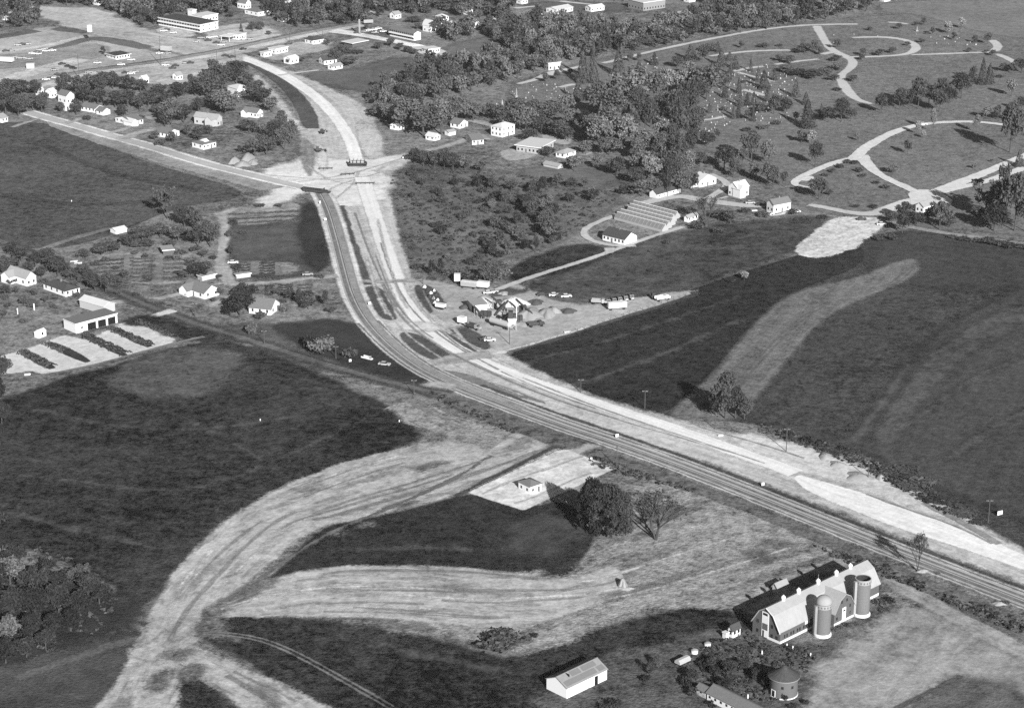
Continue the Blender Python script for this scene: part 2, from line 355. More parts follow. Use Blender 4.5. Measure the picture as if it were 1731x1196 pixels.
poly('graded_earth', [(880,962),(960,985),(1000,935),(1065,905),(1060,840),(1110,800),(1180,835),(1300,872),(1400,912),(1470,945),(1480,985),(1400,1010),(1300,1035),(1245,1032),(1180,1022),(1040,1045),(930,1095),(880,1108),(830,1098),(770,1078),(630,1062),(700,1040)], M_earth2, ((830,1090),(1400,900)))
strip('graded_earth', [(150,1210),(212,1130),(250,1040),(300,960),(350,905),(420,850),(520,802),(620,770),(720,747),(770,742),(845,716)],
      [(300,1210),(305,1120),(345,1040),(430,975),(480,930),(545,886),(605,880),(690,856),(765,840),(860,800),(950,760)], M_earth)
strip('graded_earth', [(704,668),(740,690),(800,715),(880,722)], [(655,688),(690,712),(745,740),(830,760)], M_earth2)
strip('graded_earth', [(355,1030),(430,985),(545,956),(700,954),(820,961),(960,984),(1040,950)], [(365,1042),(500,1042),(600,1043),(740,1052),(860,1064),(960,1040),(1070,1000)], M_earth)
strip('graded_earth', [(285,1075),(370,1105),(440,1140),(500,1165),(590,1215)], [(255,1120),(320,1140),(380,1170),(430,1215),(450,1240)], M_earth)
poly('graded_earth', [(200,1098),(255,1090),(280,1060),(330,1040),(350,1050),(340,1085),(300,1110),(250,1120)], M_earth, ((250,1120),(330,1040)))
for k, pts in enumerate(([(20,800),(150,815),(300,835),(420,800),(560,735)], [(60,690),(180,720),(330,730),(520,700)], [(30,870),(150,900),(280,930)], [(300,700),(420,760),(470,800)], [(60,240),(200,300),(340,320)], [(0,330),(150,350),(300,335)], [(880,615),(1050,570),(1250,500)], [(960,655),(1120,600),(1250,540)], [(640,1090),(760,1120),(900,1140)], [(560,930),(700,925),(850,930)], [(1560,700),(1640,640),(1731,600)], [(1600,780),(1680,720),(1740,690)])):
    path('mowing_line', pts, 2.2 + k % 3, ground_mat('mown_line', T(84), mott=1.6, soft=4, amp=2.5, bump=.2))
M_furrow = ground_mat('tracked_soil', T(112), soft=1.2, amp=1.2, bump=.1)
M_tuft = ground_mat('grass_patch', T(112), mott=1.6, var=.8, fine=.9, soft=5, amp=4.0, bump=.3, wob=4)
for pg in ([(340,1034),(395,1006),(440,985),(475,974),(440,1000),(385,1024),(350,1042)], [(330,1060),(372,1048),(385,1070),(345,1080)], [(286,1106),(312,1096),(322,1106),(298,1114)], [(262,1158),(276,1132),(284,1136),(270,1168)], [(300,1140),(330,1122),(345,1136),(320,1150)], [(560,905),(590,893),(640,880),(600,892)], [(545,1045),(640,1058),(760,1070),(700,1060),(620,1048)], [(1255,935),(1290,930),(1320,945),(1295,958),(1262,950)], [(1290,915),(1340,920),(1350,930),(1310,926)], [(640,858),(700,842),(720,846),(660,864)], [(1000,1015),(1060,1000),(1100,990),(1050,1012)], [(700,790),(740,780),(750,788),(710,798)], [(1080,870),(1140,850),(1170,862),(1110,885)], [(1330,980),(1390,965),(1400,975),(1350,992)]):
    poly('grass_patch', pg, M_tuft, res=.8)
def ruts(L, R, n, mat, seed, lo=.1, hi=.9):
    rng = random.Random(seed); A = chaikin(GP(L), 3, False); B = chaikin(GP(R), 3, False); A, _ = resample(A, 60); B, _ = resample(B, 60)
    for k in range(n):
        f = rng.uniform(lo, hi); a = rng.randrange(0, 40); b = min(59, a + rng.randrange(9, 30)); dr = rng.uniform(-.12, .12)
        C = np.array([A[i] + (B[i] - A[i]) * min(.95, max(.05, f + dr * (i - a) / 30)) for i in range(a, b)]); t = np.gradient(C, axis=0); t /= np.hypot(*t.T)[:, None]; nn = np.stack([-t[:, 1], t[:, 0]], 1); w_ = rng.uniform(.35, 1.1) / 2
        strip('wheel_track', C + nn * w_, C - nn * w_, mat, margin=.8, world=True)
M_rutd = ground_mat('rut_dark', T(140), soft=1.6, amp=.9, bump=.1); M_rutl = ground_mat('rut_pale', T(190), soft=1.6, amp=.9, bump=.1)
E1 = ([(212,1130),(250,1040),(300,960),(350,905),(420,850),(520,802),(620,770),(720,747),(845,716)], [(305,1120),(345,1040),(430,975),(480,930),(545,886),(605,880),(690,856),(765,840),(950,760)])
E2 = ([(355,1030),(430,985),(545,956),(700,954),(820,961),(960,984),(1100,930),(1250,880)], [(365,1042),(500,1042),(600,1043),(740,1052),(860,1064),(960,1040),(1150,1000),(1370,930)])
ruts(*E1, 8, M_rutd, 3); ruts(*E1, 6, M_rutl, 4); ruts(*E2, 8, M_rutd, 5); ruts(*E2, 6, M_rutl, 6)
ruts([(285,1075),(370,1105),(440,1140),(590,1215)], [(255,1120),(320,1140),(380,1170),(450,1240)], 5, M_rutd, 8)
ruts([(1395,1105),(1470,1048),(1540,1018)], [(1560,1200),(1640,1130),(1731,1090)], 8, M_rutd, 9)
path('wheel_track', [(440,978),(500,935),(560,898),(650,862),(760,815),(830,770)], 1.5, M_furrow)
M_track = ground_mat('wheel_track', T(122), soft=.7, amp=.4, bump=.05)
for o_ in (-.85, .85): path('wheel_track', [(350,1070),(400,1072),(460,1085),(530,1120),(600,1160),(670,1200)], .7, M_track, off=o_)
poly('farm_lot', [(1395,1105),(1470,1048),(1540,1018),(1600,1040),(1731,1090),(1830,1130),(1830,1260),(1370,1260),(1350,1190)], ground_mat('farmyard_soil', T(154), mott=0.9, var=.4, fine=.4, streak=.5, us=.02, vs_=.15, soft=6, amp=3, wob=5, bump=.12, patch=.25, big=.4), ((1400,1180),(1560,1030)))
path('farm_track', [(1488,975),(1560,1010),(1650,1060),(1760,1120)], [6,8,9,9], ground_mat('farm_dirt', T(158), streak=.5, us=.02, vs_=.4, soft=2.5, amp=1.5, bump=.1))
poly('field', [(1480,1240),(1560,1170),(1640,1130),(1760,1180),(1760,1260)], ground_mat('weedy_ground', T(98), var=.8, fine=.6, streak=.8, us=.02, vs_=.15, soft=8, amp=4, wob=6), ((1500,1200),(1640,1120)))
path('farm_track', [(1500,1205),(1560,1175),(1625,1142)], 1.6, ground_mat('wheel_dark', T(92), soft=1.2, amp=.6))

# asphalt works yard
poly('works_yard', [(690,474),(722,471),(790,489),(836,486),(872,478),(905,494),(960,510),(990,516),(1095,500),(1168,489),(1182,496),(1090,527),(985,557),(870,590),(805,602),(745,602),(705,560)], M_lot, ((720,560),(1100,500)))
# highway right of way
row = strip('road_works', [(388,95),(440,118),(485,150),(505,190),(510,240),(508,275),(535,315),(566,350),(592,430),(612,500),(640,555),(700,606),(780,645),(880,685),(1030,732),(1200,783),(1400,858),(1560,922),(1760,1000)],
      [(400,88),(470,112),(560,150),(618,178),(640,215),(648,262),(652,300),(668,370),(688,450),(720,520),(780,565),(850,596),(920,634),(1020,675),(1130,706),(1300,745),(1440,785),(1600,855),(1760,945)],
      ground_mat('roadbed_earth', T(188), mott=0.8, var=.3, fine=.35, streak=.45, us=.008, vs_=.28, soft=3.5, amp=2.0, bump=.1, patch=.12, big=.3, wob=1.5))
poly('road_works', [(1220,722),(1300,742),(1420,768),(1500,810),(1600,860),(1640,885),(1560,868),(1450,825),(1340,795),(1230,750)], M_bright, ((1230,735),(1600,860)))
poly('crossing', [(432,287),(505,272),(520,262),(600,272),(690,260),(702,266),(655,290),(662,335),(610,350),(566,348),(545,334),(520,325),(480,345),(452,352),(428,338),(470,318)], ground_mat('crossing_dust', T(218), mott=0.55, var=.2, fine=.3, streak=.3, us=.03, vs_=.2, soft=7, amp=3, wob=4, bump=.08, big=.3), ((430,300),(690,275)))
poly('crossing', [(507,232),(522,238),(532,252),(530,285),(524,302),(514,285),(508,262)], ground_mat('damp_clay', T(150), soft=3, amp=1.5, streak=.5, us=.02, vs_=.3), ((515,235),(522,300)), res=.8)
poly('crossing', [(534,246),(550,246),(556,288),(538,290)], ground_mat('pale_lane', T(216), mott=.4, soft=2.5, amp=1.0), res=.8)
for pts in ([(440,296),(500,300),(560,306),(640,296)], [(470,312),(520,306),(590,296),(680,268)], [(545,330),(570,312),(620,300),(660,285)], [(556,345),(575,330),(600,310),(606,290)], [(520,280),(545,300),(580,312),(640,312)], [(450,300),(520,318),(560,332)]):
    path('wheel_track', pts, random.uniform(.8, 1.6), ground_mat('dusty_track', T(188), soft=1.5, amp=1.0))
poly('road_works', [(600,202),(632,210),(648,232),(650,262),(620,275),(605,240)], ground_mat('pale_spoil', T(182), soft=3, amp=1.5, streak=.3))
M_median = ground_mat('median_grass', T(92), var=.5, fine=.6, soft=1.6, amp=1.0, bump=.25)
strip('median', [(398,98),(440,120),(478,150),(502,185),(512,218)], [(410,98),(460,122),(505,152),(535,190),(540,218)], M_median)
path('median', [(576,348),(592,400),(610,455),(622,482)], [3.2,3.4,4,5], M_median)
for pg in ([(612,486),(640,483),(652,500),(668,532),(672,542),(650,542),(632,526),(618,508)], [(672,560),(712,566),(745,588),(768,606),(742,612),(708,600),(684,580)],
           [(699,484),(712,482),(722,512),(733,528),(722,532),(708,512)], [(712,483),(726,482),(745,500),(755,520),(742,526),(726,510)],
           [(745,551),(754,546),(780,574),(812,598),(802,598),(770,580)], [(766,546),(790,552),(830,580),(826,592),(806,592),(784,572)]):
    poly('median', pg, M_median, res=.8)
strip('median', [(735,625),(780,629),(850,653),(920,680)], [(745,637),(790,645),(860,668),(922,682)], ground_mat('thin_median', T(122), var=.6, fine=.6, soft=2.5, amp=1.5, bump=.2))
M_ditch = ground_mat('ditch_grass', T(84), var=.6, fine=.7, soft=1.5, amp=1.0, bump=.3)
strip('verge', [(720,650),(800,678),(900,718),(1000,752),(1130,800),(1300,865),(1420,915),(1560,975),(1760,1060)], [(700,660),(790,700),(900,742),(990,770),(1080,800),(1250,860),(1400,925),(1540,990),(1760,1100)], ground_mat('verge_grass', T(112), mott=1.4, var=.8, fine=.8, soft=3, amp=2, bump=.3, wob=2))

# new concrete slab
M_conc = ground_mat('new_concrete', T(232), mott=.35, var=.15, fine=.25, streak=.35, us=.02, vs_=.4, cover=True, soft=1.0, amp=.5, bump=.02, big=.1)
M_bed = ground_mat('fine_graded_bed', T(228), mott=.18, var=.15, fine=.25, streak=.25, us=.008, vs_=.5, soft=1.2, amp=.5, bump=.05, big=.2)
path('road', [(393,94),(430,104),(480,127),(525,156),(556,184),(580,215),(596,245),(603,272)], [8.6,8.2,7.6,7.2,7.0], M_conc, cap=False)
path('road', [(612,300),(628,350),(648,410),(664,455),(684,505),(715,550),(765,588),(840,624),(930,656),(1030,690),(1130,722),(1240,762),(1345,800)], [8,7.6,7.6,7.6,7.6,8], M_bed, cap=False)
strip('road', [(1352,803),(1380,811),(1450,831),(1500,847),(1560,868),(1640,900),(1760,950)], [(1338,808),(1362,830),(1400,846),(1470,875),(1540,901),(1620,925),(1760,974)], M_conc)
M_wet = ground_mat('damp_patch', T(196), soft=2, amp=1, bump=.02)
M_rut = ground_mat('grading_rut', T(142), soft=1.0, amp=.5, bump=.05)
path('grading_rut', [(660,410),(678,460),(700,505),(735,545),(790,585),(860,622)], .7, M_rut, off=-4.6)
path('grading_rut', [(600,360),(625,430),(648,480),(672,520)], .6, M_rut)
path('grading_rut', [(740,556),(780,590),(820,606)], .8, M_rut)
path('grading_rut', [(880,640),(1000,688),(1130,732),(1290,785)], .6, M_rut, off=1)
path('grading_rut', [(1180,722),(1290,752),(1360,775)], .7, M_rut)
path('grading_rut', [(1450,842),(1520,868),(1600,895),(1660,925)], .9, M_rut, off=4.5)
path('grading_rut', [(1560,850),(1620,880),(1690,920)], 2.5, M_rut)

path('works_track', [(800,606),(870,592),(970,562),(1000,552)], 3, ground_mat('pale_track', T(205), soft=1.2, amp=.6))
poly('works_track', [(640,540),(700,545),(760,548),(800,545),(780,552),(720,560),(690,558),(650,562)], M_bright, ((650,555),(790,547)))
path('works_track', [(600,474),(640,478),(700,474)], 4.5, M_lot)
path('side_road', [(745,612),(790,602),(830,600)], 8, M_lot); path('side_road', [(715,618),(745,610),(775,604)], 5, M_lot)
M_spoil = ground_mat('soil_pile', T(98), soft=4, amp=2, wob=3)
poly('works_ground', [(835,487),(870,487),(900,494),(855,500),(830,502)], M_spoil)
poly('works_ground', [(915,500),(985,505),(1010,514),(950,512)], M_spoil)
path('verge', [(860,596),(930,578),(990,558),(1060,535),(1100,524),(1180,497)], 2.6, M_ditch)


ROWL, ROWR = [(566,350),(592,430),(612,500),(640,555),(700,606),(780,645),(880,685),(1030,732),(1200,783),(1400,858)], [(668,370),(688,450),(720,520),(780,565),(850,596),(920,634),(1020,675),(1130,706),(1300,745),(1440,785)]
ruts(ROWL, ROWR, 4, M_rut, 12, .12, .92); ruts(ROWL, ROWR, 5, M_rutl, 13)
# old highway: gravel shoulders, asphalt, seam lines
OLD = [(540,322),(556,350),(572,405),(583,448),(597,500),(622,545),(668,592),(722,630),(790,659),(880,693),(960,722),(1040,748),(1130,780),(1240,822),(1330,858),(1430,898),(1530,938),(1640,980),(1760,1026)]
path('road_shoulder', OLD, 11.0, ground_mat('shoulder_gravel', T(204), streak=.5, us=.008, vs_=.9, soft=1.4, amp=.5, bump=.05), cap=False)
path('road', OLD, 6.9, ground_mat('old_asphalt', T(178), mott=.18, var=.12, fine=.2, streak=.5, us=.004, vs_=1.0, soft=.5, amp=.2, bump=.03, big=.15), cap=False)
path('road_marking', OLD, .45, ground_mat('tar_seam', T(112), mott=.18, soft=.3, amp=.15, bump=0), cap=False, off=-.2, margin=.4)
path('road_marking', OLD, 1.5, ground_mat('oil_lane', T(124), soft=.9, amp=.2, bump=0), cap=False, off=-1.9, margin=.6)
path('road_marking', OLD[7:], 1.1, ground_mat('oil_lane', T(124)), cap=False, off=1.7, margin=.6)
path('road_marking', OLD[:10], 2.6, ground_mat('dark_lane', T(148), mott=.3, soft=.9, amp=.3, bump=0), cap=False, off=1.7, margin=.6)
for o_ in (-4.3, 4.3): path('road_marking', OLD[5:], .8, ground_mat('gutter_line', T(120), soft=.8, amp=.6, bump=0), cap=False, off=o_, margin=.6)
path('verge', OLD[8:], 1.5, M_ditch, cap=False, off=7.0)
path('driveway', [(962,770),(985,762),(1005,752)], 4.5, M_lot)
path('side_road', [(720,657),(745,650),(775,656)], 7, M_lot)

# western road and its verge
WR = [(46,190),(75,199),(120,211),(200,234),(260,250),(340,276),(430,298),(515,318)]
strip('road_verge', [(70,196),(130,212),(260,252),(400,290),(500,314)], [(84,214),(145,237),(260,275),(340,295),(440,324)], ground_mat('verge_dust', T(150), streak=.4, us=.01, vs_=.25, soft=2.5, amp=2))
path('road_shoulder', WR, 10.5, ground_mat('pale_shoulder', T(214), streak=.4, us=.008, vs_=.8, soft=1.5, amp=.6), cap=False)
path('road', WR, 6.2, ground_mat('worn_asphalt', T(176), mott=.18, var=.15, fine=.2, streak=.5, us=.005, vs_=.9, soft=.6, amp=.3, bump=.03), cap=False)
path('driveway', [(22,216),(45,208),(70,200)], 3, M_lot); path('driveway', [(110,210),(122,206),(140,201)], 4, M_lot)
path('driveway', [(185,226),(205,221),(226,213)], 4, M_lot); path('driveway', [(205,236),(225,228),(262,218)], 6, M_lot); path('driveway', [(224,193),(244,198),(260,204)], 4, M_lot)
path('side_road', [(640,292),(665,282),(695,267),(715,263)], [9,8,6,5], M_bright, cap=False)
path('side_road', [(724,256),(745,251),(770,243),(795,234)], [5,6,6,5], M_lot, cap=False)
path('driveway', [(835,214),(810,208),(793,204)], 5, M_lot)
poly('gravel_yard', [(840,258),(870,251),(905,262),(910,266),(862,274),(850,270)], M_lot, res=.8)
poly('gravel_yard', [(905,232),(935,226),(970,238),(960,246),(930,243)], M_lot, res=.8)
path('driveway', [(985,264),(1000,259),(1010,257)], 4, M_lot)

# track along the railway line
RT = [(-60,385),(0,407),(70,437),(180,488),(300,538),(420,575),(560,620),(690,655),(760,668)]
path('track', RT, 7, ground_mat('dark_track_verge', T(88), var=.8, fine=.7, streak=.5, us=.02, vs_=.3, soft=4, amp=2.5), cap=False)
path('track', RT, 3.2, ground_mat('cinder_track', T(108), streak=.5, us=.01, vs_=.7, soft=1, amp=.5), cap=False)
path('track', [(62,426),(100,412),(160,393),(215,382)], 4, ground_mat('lane_dirt', T(128), streak=.4, us=.02, vs_=.6, soft=1.2, amp=.6))
path('track', [(68,427),(110,444),(160,462)], 5.5, ground_mat('lane_dirt', T(128)))
path('driveway', [(158,517),(195,511),(240,508)], 4, M_lot, z=.35)
path('driveway', [(195,553),(232,545),(270,532),(294,525)], 4.5, M_pale)
path('driveway', [(255,508),(300,500),(330,486),(390,478)], 4, M_lot); path('driveway', [(210,478),(262,480),(310,478)], 3.5, M_lot)
path('driveway', [(352,520),(380,505),(420,490)], 4, M_lot)
path('lane', [(374,362),(380,385),(378,412),(372,440),(380,470),(395,485)], [6,4.5,4.5,5,7,6], M_lot)
path('lane', [(366,365),(385,360),(402,352)], 6, M_lot)
path('lane', [(385,484),(440,480),(520,472),(572,468)], [7,5,4,5], M_lot)
for p_, w_ in (([(217,432),(213,470)],4.5),([(270,430),(264,480)],5),([(232,455),(300,450)],1.6),([(235,466),(320,462)],1.6),([(215,420),(262,418)],4),([(430,442),(433,466)],6),([(465,445),(469,464)],4),([(466,482),(468,502)],3.4),([(498,481),(499,500)],3.4)):
    path('garden_path', p_, w_, ground_mat('garden_path', T(138), soft=1.5, amp=1.0))
poly('parking_lot', [(-30,612),(40,592),(108,568),(150,575),(196,553),(232,545),(298,574),(290,584),(180,614),(75,634),(48,628),(-30,640)], M_pale, ((60,600),(160,620)), smooth=0, res=.8)
M_bed2 = ground_mat('planting_soil', T(72), soft=.8, amp=.5)
for q in ([(182,556),(192,552),(262,584),(246,590)], [(136,566),(150,572),(220,600),(203,604)], [(72,582),(92,578),(157,610),(142,616)], [(28,596),(50,592),(98,622),(80,626)], [(228,546),(250,540),(330,570),(298,572)]):
    poly('planting_bed', q, M_bed2, smooth=1, res=.7, margin=1.5)
poly('lawn', [(205,545),(255,530),(350,560),(372,572),(300,578),(240,552)], M_dark2)
path('kerb_path', [(40,640),(120,628),(200,608),(300,580),(345,570)], 2.0, ground_mat('edge_dirt', T(130), soft=1, amp=.5))

# nursery lane, farm lanes, cemetery drives
M_drive = ground_mat('drive_gravel', T(190), mott=.45, var=.15, fine=.2, streak=.2, us=.02, vs_=.5, soft=.8, amp=.6, bump=.04, big=.2)
M_white = ground_mat('drive_concrete', T(212), mott=.45, var=.08, fine=.15, soft=.5, amp=.6, bump=.03, big=.1)
M_far = ground_mat('far_drive', T(196), mott=.18, var=.15, fine=.2, soft=1.2, amp=.6, bump=.04, big=.15)
path('lane', [(836,492),(900,468),(960,450),(1030,427),(1090,404),(1155,384)], 3.2, M_drive)
path('lane', [(1044,363),(1008,377),(987,388),(986,399),(1005,410),(1040,417),(1075,416)], 3.4, M_drive)
poly('lane', [(1022,420),(1040,420),(1038,428),(1024,430)], M_drive, smooth=0, res=.7)
path('lane', [(1062,350),(1092,343),(1120,337),(1150,331),(1172,336),(1220,344),(1265,349),(1295,349)], [5,6,6,7,8,7,5], M_drive)
path('driveway', [(1195,337),(1220,322),(1232,314),(1222,304),(1200,295)], 4, M_drive); path('driveway', [(1212,338),(1230,333)], 1.6, M_drive)
path('driveway', [(1278,363),(1300,366),(1318,364),(1335,358)], 1.8, M_white)
path('drive', [(1366,347),(1400,352),(1440,362),(1480,363),(1505,352)], [5,5,6,8,9], M_drive)
path('drive', [(1500,355),(1530,343),(1560,336),(1590,322),(1640,303),(1700,278),(1780,243)], [9,8,8,6.5,6,6,6], M_white)
path('drive', [(1585,328),(1620,318),(1660,310),(1700,296),(1780,266)], [4,5,5.5,5.5,5.5], M_white)
path('drive', [(1563,333),(1530,316),(1505,306),(1480,292),(1465,278),(1455,263)], [6,5.5,5,5.5,7,8], M_white)
path('drive', [(1440,272),(1460,252),(1490,234),(1520,220),(1560,210),(1600,207),(1650,206),(1700,212),(1760,222)], [7,6.5,6,5.5,5,4.5,4.5], M_white)
path('drive', [(1455,266),(1420,273),(1380,287),(1340,308),(1344,315),(1368,318)], [6,5.5,5,5,4.5,3.5], M_white)
poly('drive', [(1350,302),(1372,297),(1378,303),(1360,308)], M_white, res=.7)
poly('drive', [(1535,325),(1560,320),(1590,325),(1618,344),(1575,346),(1578,358),(1555,360),(1540,352),(1538,338)], M_white, smooth=1, res=.7)
poly('gravel_lot', [(1343,428),(1352,412),(1380,392),(1402,370),(1440,367),(1505,370),(1496,384),(1466,402),(1452,418),(1410,433),(1370,438)], ground_mat('crushed_stone', T(200), mott=1.0, var=.3, fine=.7, streak=.35, us=.04, vs_=.3, soft=1.5, amp=1.8, bump=.12), ((1350,430),(1490,375)), res=.8, smooth=1)
path('road', [(1488,370),(1535,385),(1590,394),(1640,401),(1731,413),(1800,420)], 4.5, ground_mat('grey_lane', T(150), soft=1, amp=.6), cap=False)
path('drive', [(875,142),(905,135),(935,122),(960,117),(985,112)], [3.5,4.5,8,5,4], M_far)
path('drive', [(1020,107),(1080,92),(1140,78),(1200,66),(1280,51),(1350,43),(1420,41),(1450,41)], 4.2, M_far)
path('drive', [(1200,95),(1250,88),(1300,85),(1345,85)], 4, M_far); path('drive', [(1310,109),(1345,104),(1384,100)], 3.5, M_far)
path('drive', [(1380,44),(1388,58),(1398,75),(1410,88),(1432,96),(1444,104),(1438,116),(1420,127),(1424,140),(1436,158),(1450,170),(1476,176)], [6,6,5.5,6,6,6,6,5,6,7,6,3], M_far)
path('drive', [(1388,92),(1400,90),(1408,88)], 5, M_far)
path('drive', [(1436,97),(1480,96),(1530,93),(1548,86),(1549,76),(1530,67),(1490,62),(1440,64)], [5,4,4,6,6,5,5,4], M_far)
path('drive', [(1540,93),(1600,91),(1650,89),(1682,88)], 3.5, M_far); path('drive', [(1676,68),(1690,78),(1680,87)], 6, M_far); path('drive', [(1684,91),(1702,98),(1716,106)], 5, M_far)
path('drive', [(1238,121),(1262,116),(1290,112)], 4, M_far); path('drive', [(1246,122),(1275,130),(1312,138)], 3, M_far); path('drive', [(1256,152),(1275,156),(1295,162)], 4, M_far); path('drive', [(1176,203),(1205,202),(1226,196)], 3, M_far)
path('drive', [(1500,38),(1515,38),(1535,41)], 3.5, M_far); path('drive', [(945,148),(960,144),(972,142)], 4, M_far)

# pump house plot
poly('gravel_plot', [(790,833),(940,763),(958,761),(1040,793),(885,864)], ground_mat('bleached_sand', T(212), mott=.9, var=.3, fine=.3, streak=.3, us=.04, vs_=.2, soft=.9, amp=.5, bump=.08, patch=.25), ((800,832),(1000,790)), smooth=0, res=.7)
path('wheel_track', [(815,836),(860,815),(905,800),(950,785),(985,772)], .8, ground_mat('sand_track', T(180), soft=1.2, amp=.6))
path('wheel_track', [(870,852),(915,838),(960,815),(1000,800)], .9, ground_mat('sand_track', T(180)))
path('verge', [(770,840),(850,800),(940,755)], 2.2, M_ditch)

# town, upper left
poly('forecourt', [(50,152),(140,128),(330,100),(405,90),(415,100),(372,118),(335,124),(318,142),(262,146),(230,132),(130,140),(95,152)], ground_mat('town_gravel3', T(186), var=.25, fine=.3, streak=.35, us=.02, vs_=.12, soft=5, amp=2.5, bump=.08, patch=.4), ((60,145),(330,105)))
poly('forecourt', [(360,45),(420,38),(470,50),(480,66),(420,75),(350,78),(345,62)], ground_mat('town_gravel3', T(186)), ((360,70),(460,55)))
poly('graded_earth', [(20,10),(110,12),(170,14),(215,34),(240,52),(300,62),(400,75),(460,70),(520,60),(560,52),(480,72),(400,95),(330,96),(240,80),(160,62),(90,40),(60,22)], ground_mat('far_graded', T(178), var=.35, fine=.35, streak=.5, us=.01, vs_=.1, soft=6, amp=3, wob=6, bump=.1), ((60,25),(400,85)))
poly('forecourt', [(-80,75),(0,60),(90,42),(150,58),(240,84),(330,98),(270,106),(140,122),(60,140),(-80,165)], ground_mat('town_gravel', T(170), var=.25, fine=.3, streak=.35, us=.01, vs_=.08, soft=6, amp=3, wob=4, bump=.08), ((0,110),(200,80)))
poly('forecourt', [(-80,90),(30,95),(150,72),(190,80),(170,100),(60,112),(-80,125)], ground_mat('grey_lot', T(146), soft=4, amp=2))
path('forecourt', [(-60,95),(60,82),(150,60)], 7, ground_mat('pale_far', T(196), soft=3, amp=1.5))
path('bank', [(80,84),(120,75),(155,64),(200,70),(250,82)], [4,9,12,14,10], ground_mat('bank_grass', T(106), soft=3, amp=2))
path('bank', [(92,48),(120,52),(148,56)], [10,13,5], ground_mat('bank_grass', T(106)))
path('bank', [(-40,68),(30,58),(60,52)], 12, ground_mat('bank_grass', T(106)))
path('forecourt', [(-60,152),(20,132),(140,100)], 16, ground_mat('pale_far', T(196)))
HW = [(40,150),(130,126),(200,116),(270,107),(330,97),(400,84),(480,66),(560,50),(610,42)]
path('road_shoulder', HW, 15, ground_mat('pale_far', T(196)), cap=False)
path('road', HW, 6, ground_mat('far_asphalt', T(150), soft=1, amp=.4), cap=False, off=3.5)
path('road_edge', HW, 1.6, ground_mat('bank_grass', T(106)), cap=False, off=8)
path('road', [(560,52),(590,56),(640,65),(700,77),(725,84)], [14,10,8,9,9], ground_mat('far_concrete', T(232), mott=.18, soft=1.5, amp=.5), cap=True)
poly('forecourt', [(690,80),(725,78),(760,88),(745,98),(710,92)], M_far)
poly('forecourt', [(430,95),(480,75),(560,66),(560,85),(500,95),(470,105)], ground_mat('town_gravel2', T(172), soft=4, amp=2))
poly('forecourt', [(260,50),(300,42),(340,58),(310,66),(270,58)], ground_mat('pale_far', T(196)))
poly('forecourt', [(640,58),(700,48),(760,52),(720,66)], ground_mat('grey_lot', T(146)))
path('driveway', [(470,128),(500,124),(540,119)], 3, M_far)
path('driveway', [(530,8),(560,9),(590,14)], 5, M_far); path('driveway', [(622,20),(640,24)], 5, M_far)
poly('forecourt', [(1108,27),(1148,17),(1182,20),(1160,26),(1130,34)], ground_mat('far_pale_lot', T(210), soft=2, amp=1))
poly('field', [(870,6),(960,2),(1060,6),(1060,20),(990,16),(900,20)], ground_mat('grey_meadow', T(106)))
path('road', [(945,2),(985,6),(1010,9)], 4, M_far)
path('driveway', [(870,14),(890,12),(915,10)], 4, M_far)
path('curved_track', [(430,128),(470,170),(490,200),(508,222)], 6, ground_mat('pale_spoil', T(182)))
path('hay_path', [(262,136),(300,141),(345,140)], 10, ground_mat('pale_far', T(196)))

# ------------------------------------------------------------------ trees and shrubs
def quads_at(Pn, Nn, size, rng, aspect=1.3):
    """leaf faces at points with normals"""
    n = len(Pn); r = rng.normal(size=(n, 3)); u = np.cross(Nn, r); u /= np.linalg.norm(u, axis=1)[:, None] + 1e-9
    v = np.cross(Nn, u); s = (size * rng.uniform(.65, 1.35, n))[:, None]
    u *= s * aspect * .5; v *= s * .5
    V = np.stack([Pn - u, Pn - v * rng.uniform(.6, 1, (n, 1)), Pn + u, Pn + v], 1).reshape(-1, 3)
    return V, np.arange(4 * n).reshape(-1, 4)
def clump_leaves(C, Rr, n, size, rng, flat=.9, jit=1.1):
    w_ = Rr ** 2; k = rng.choice(len(C), n, p=w_ / w_.sum()); d = rng.normal(size=(n, 3)); d /= np.linalg.norm(d, axis=1)[:, None]
    d[:, 2] = np.abs(d[:, 2]) * np.where(rng.random(n) < .8, 1, -1)
    rad = Rr[k] * rng.uniform(.45, 1.2, n); P = C[k] + d * rad[:, None] * np.array([1, 1, flat])
    Nn = d + rng.normal(size=(n, 3)) * jit; Nn /= np.linalg.norm(Nn, axis=1)[:, None]
    return quads_at(P, Nn, size, rng)
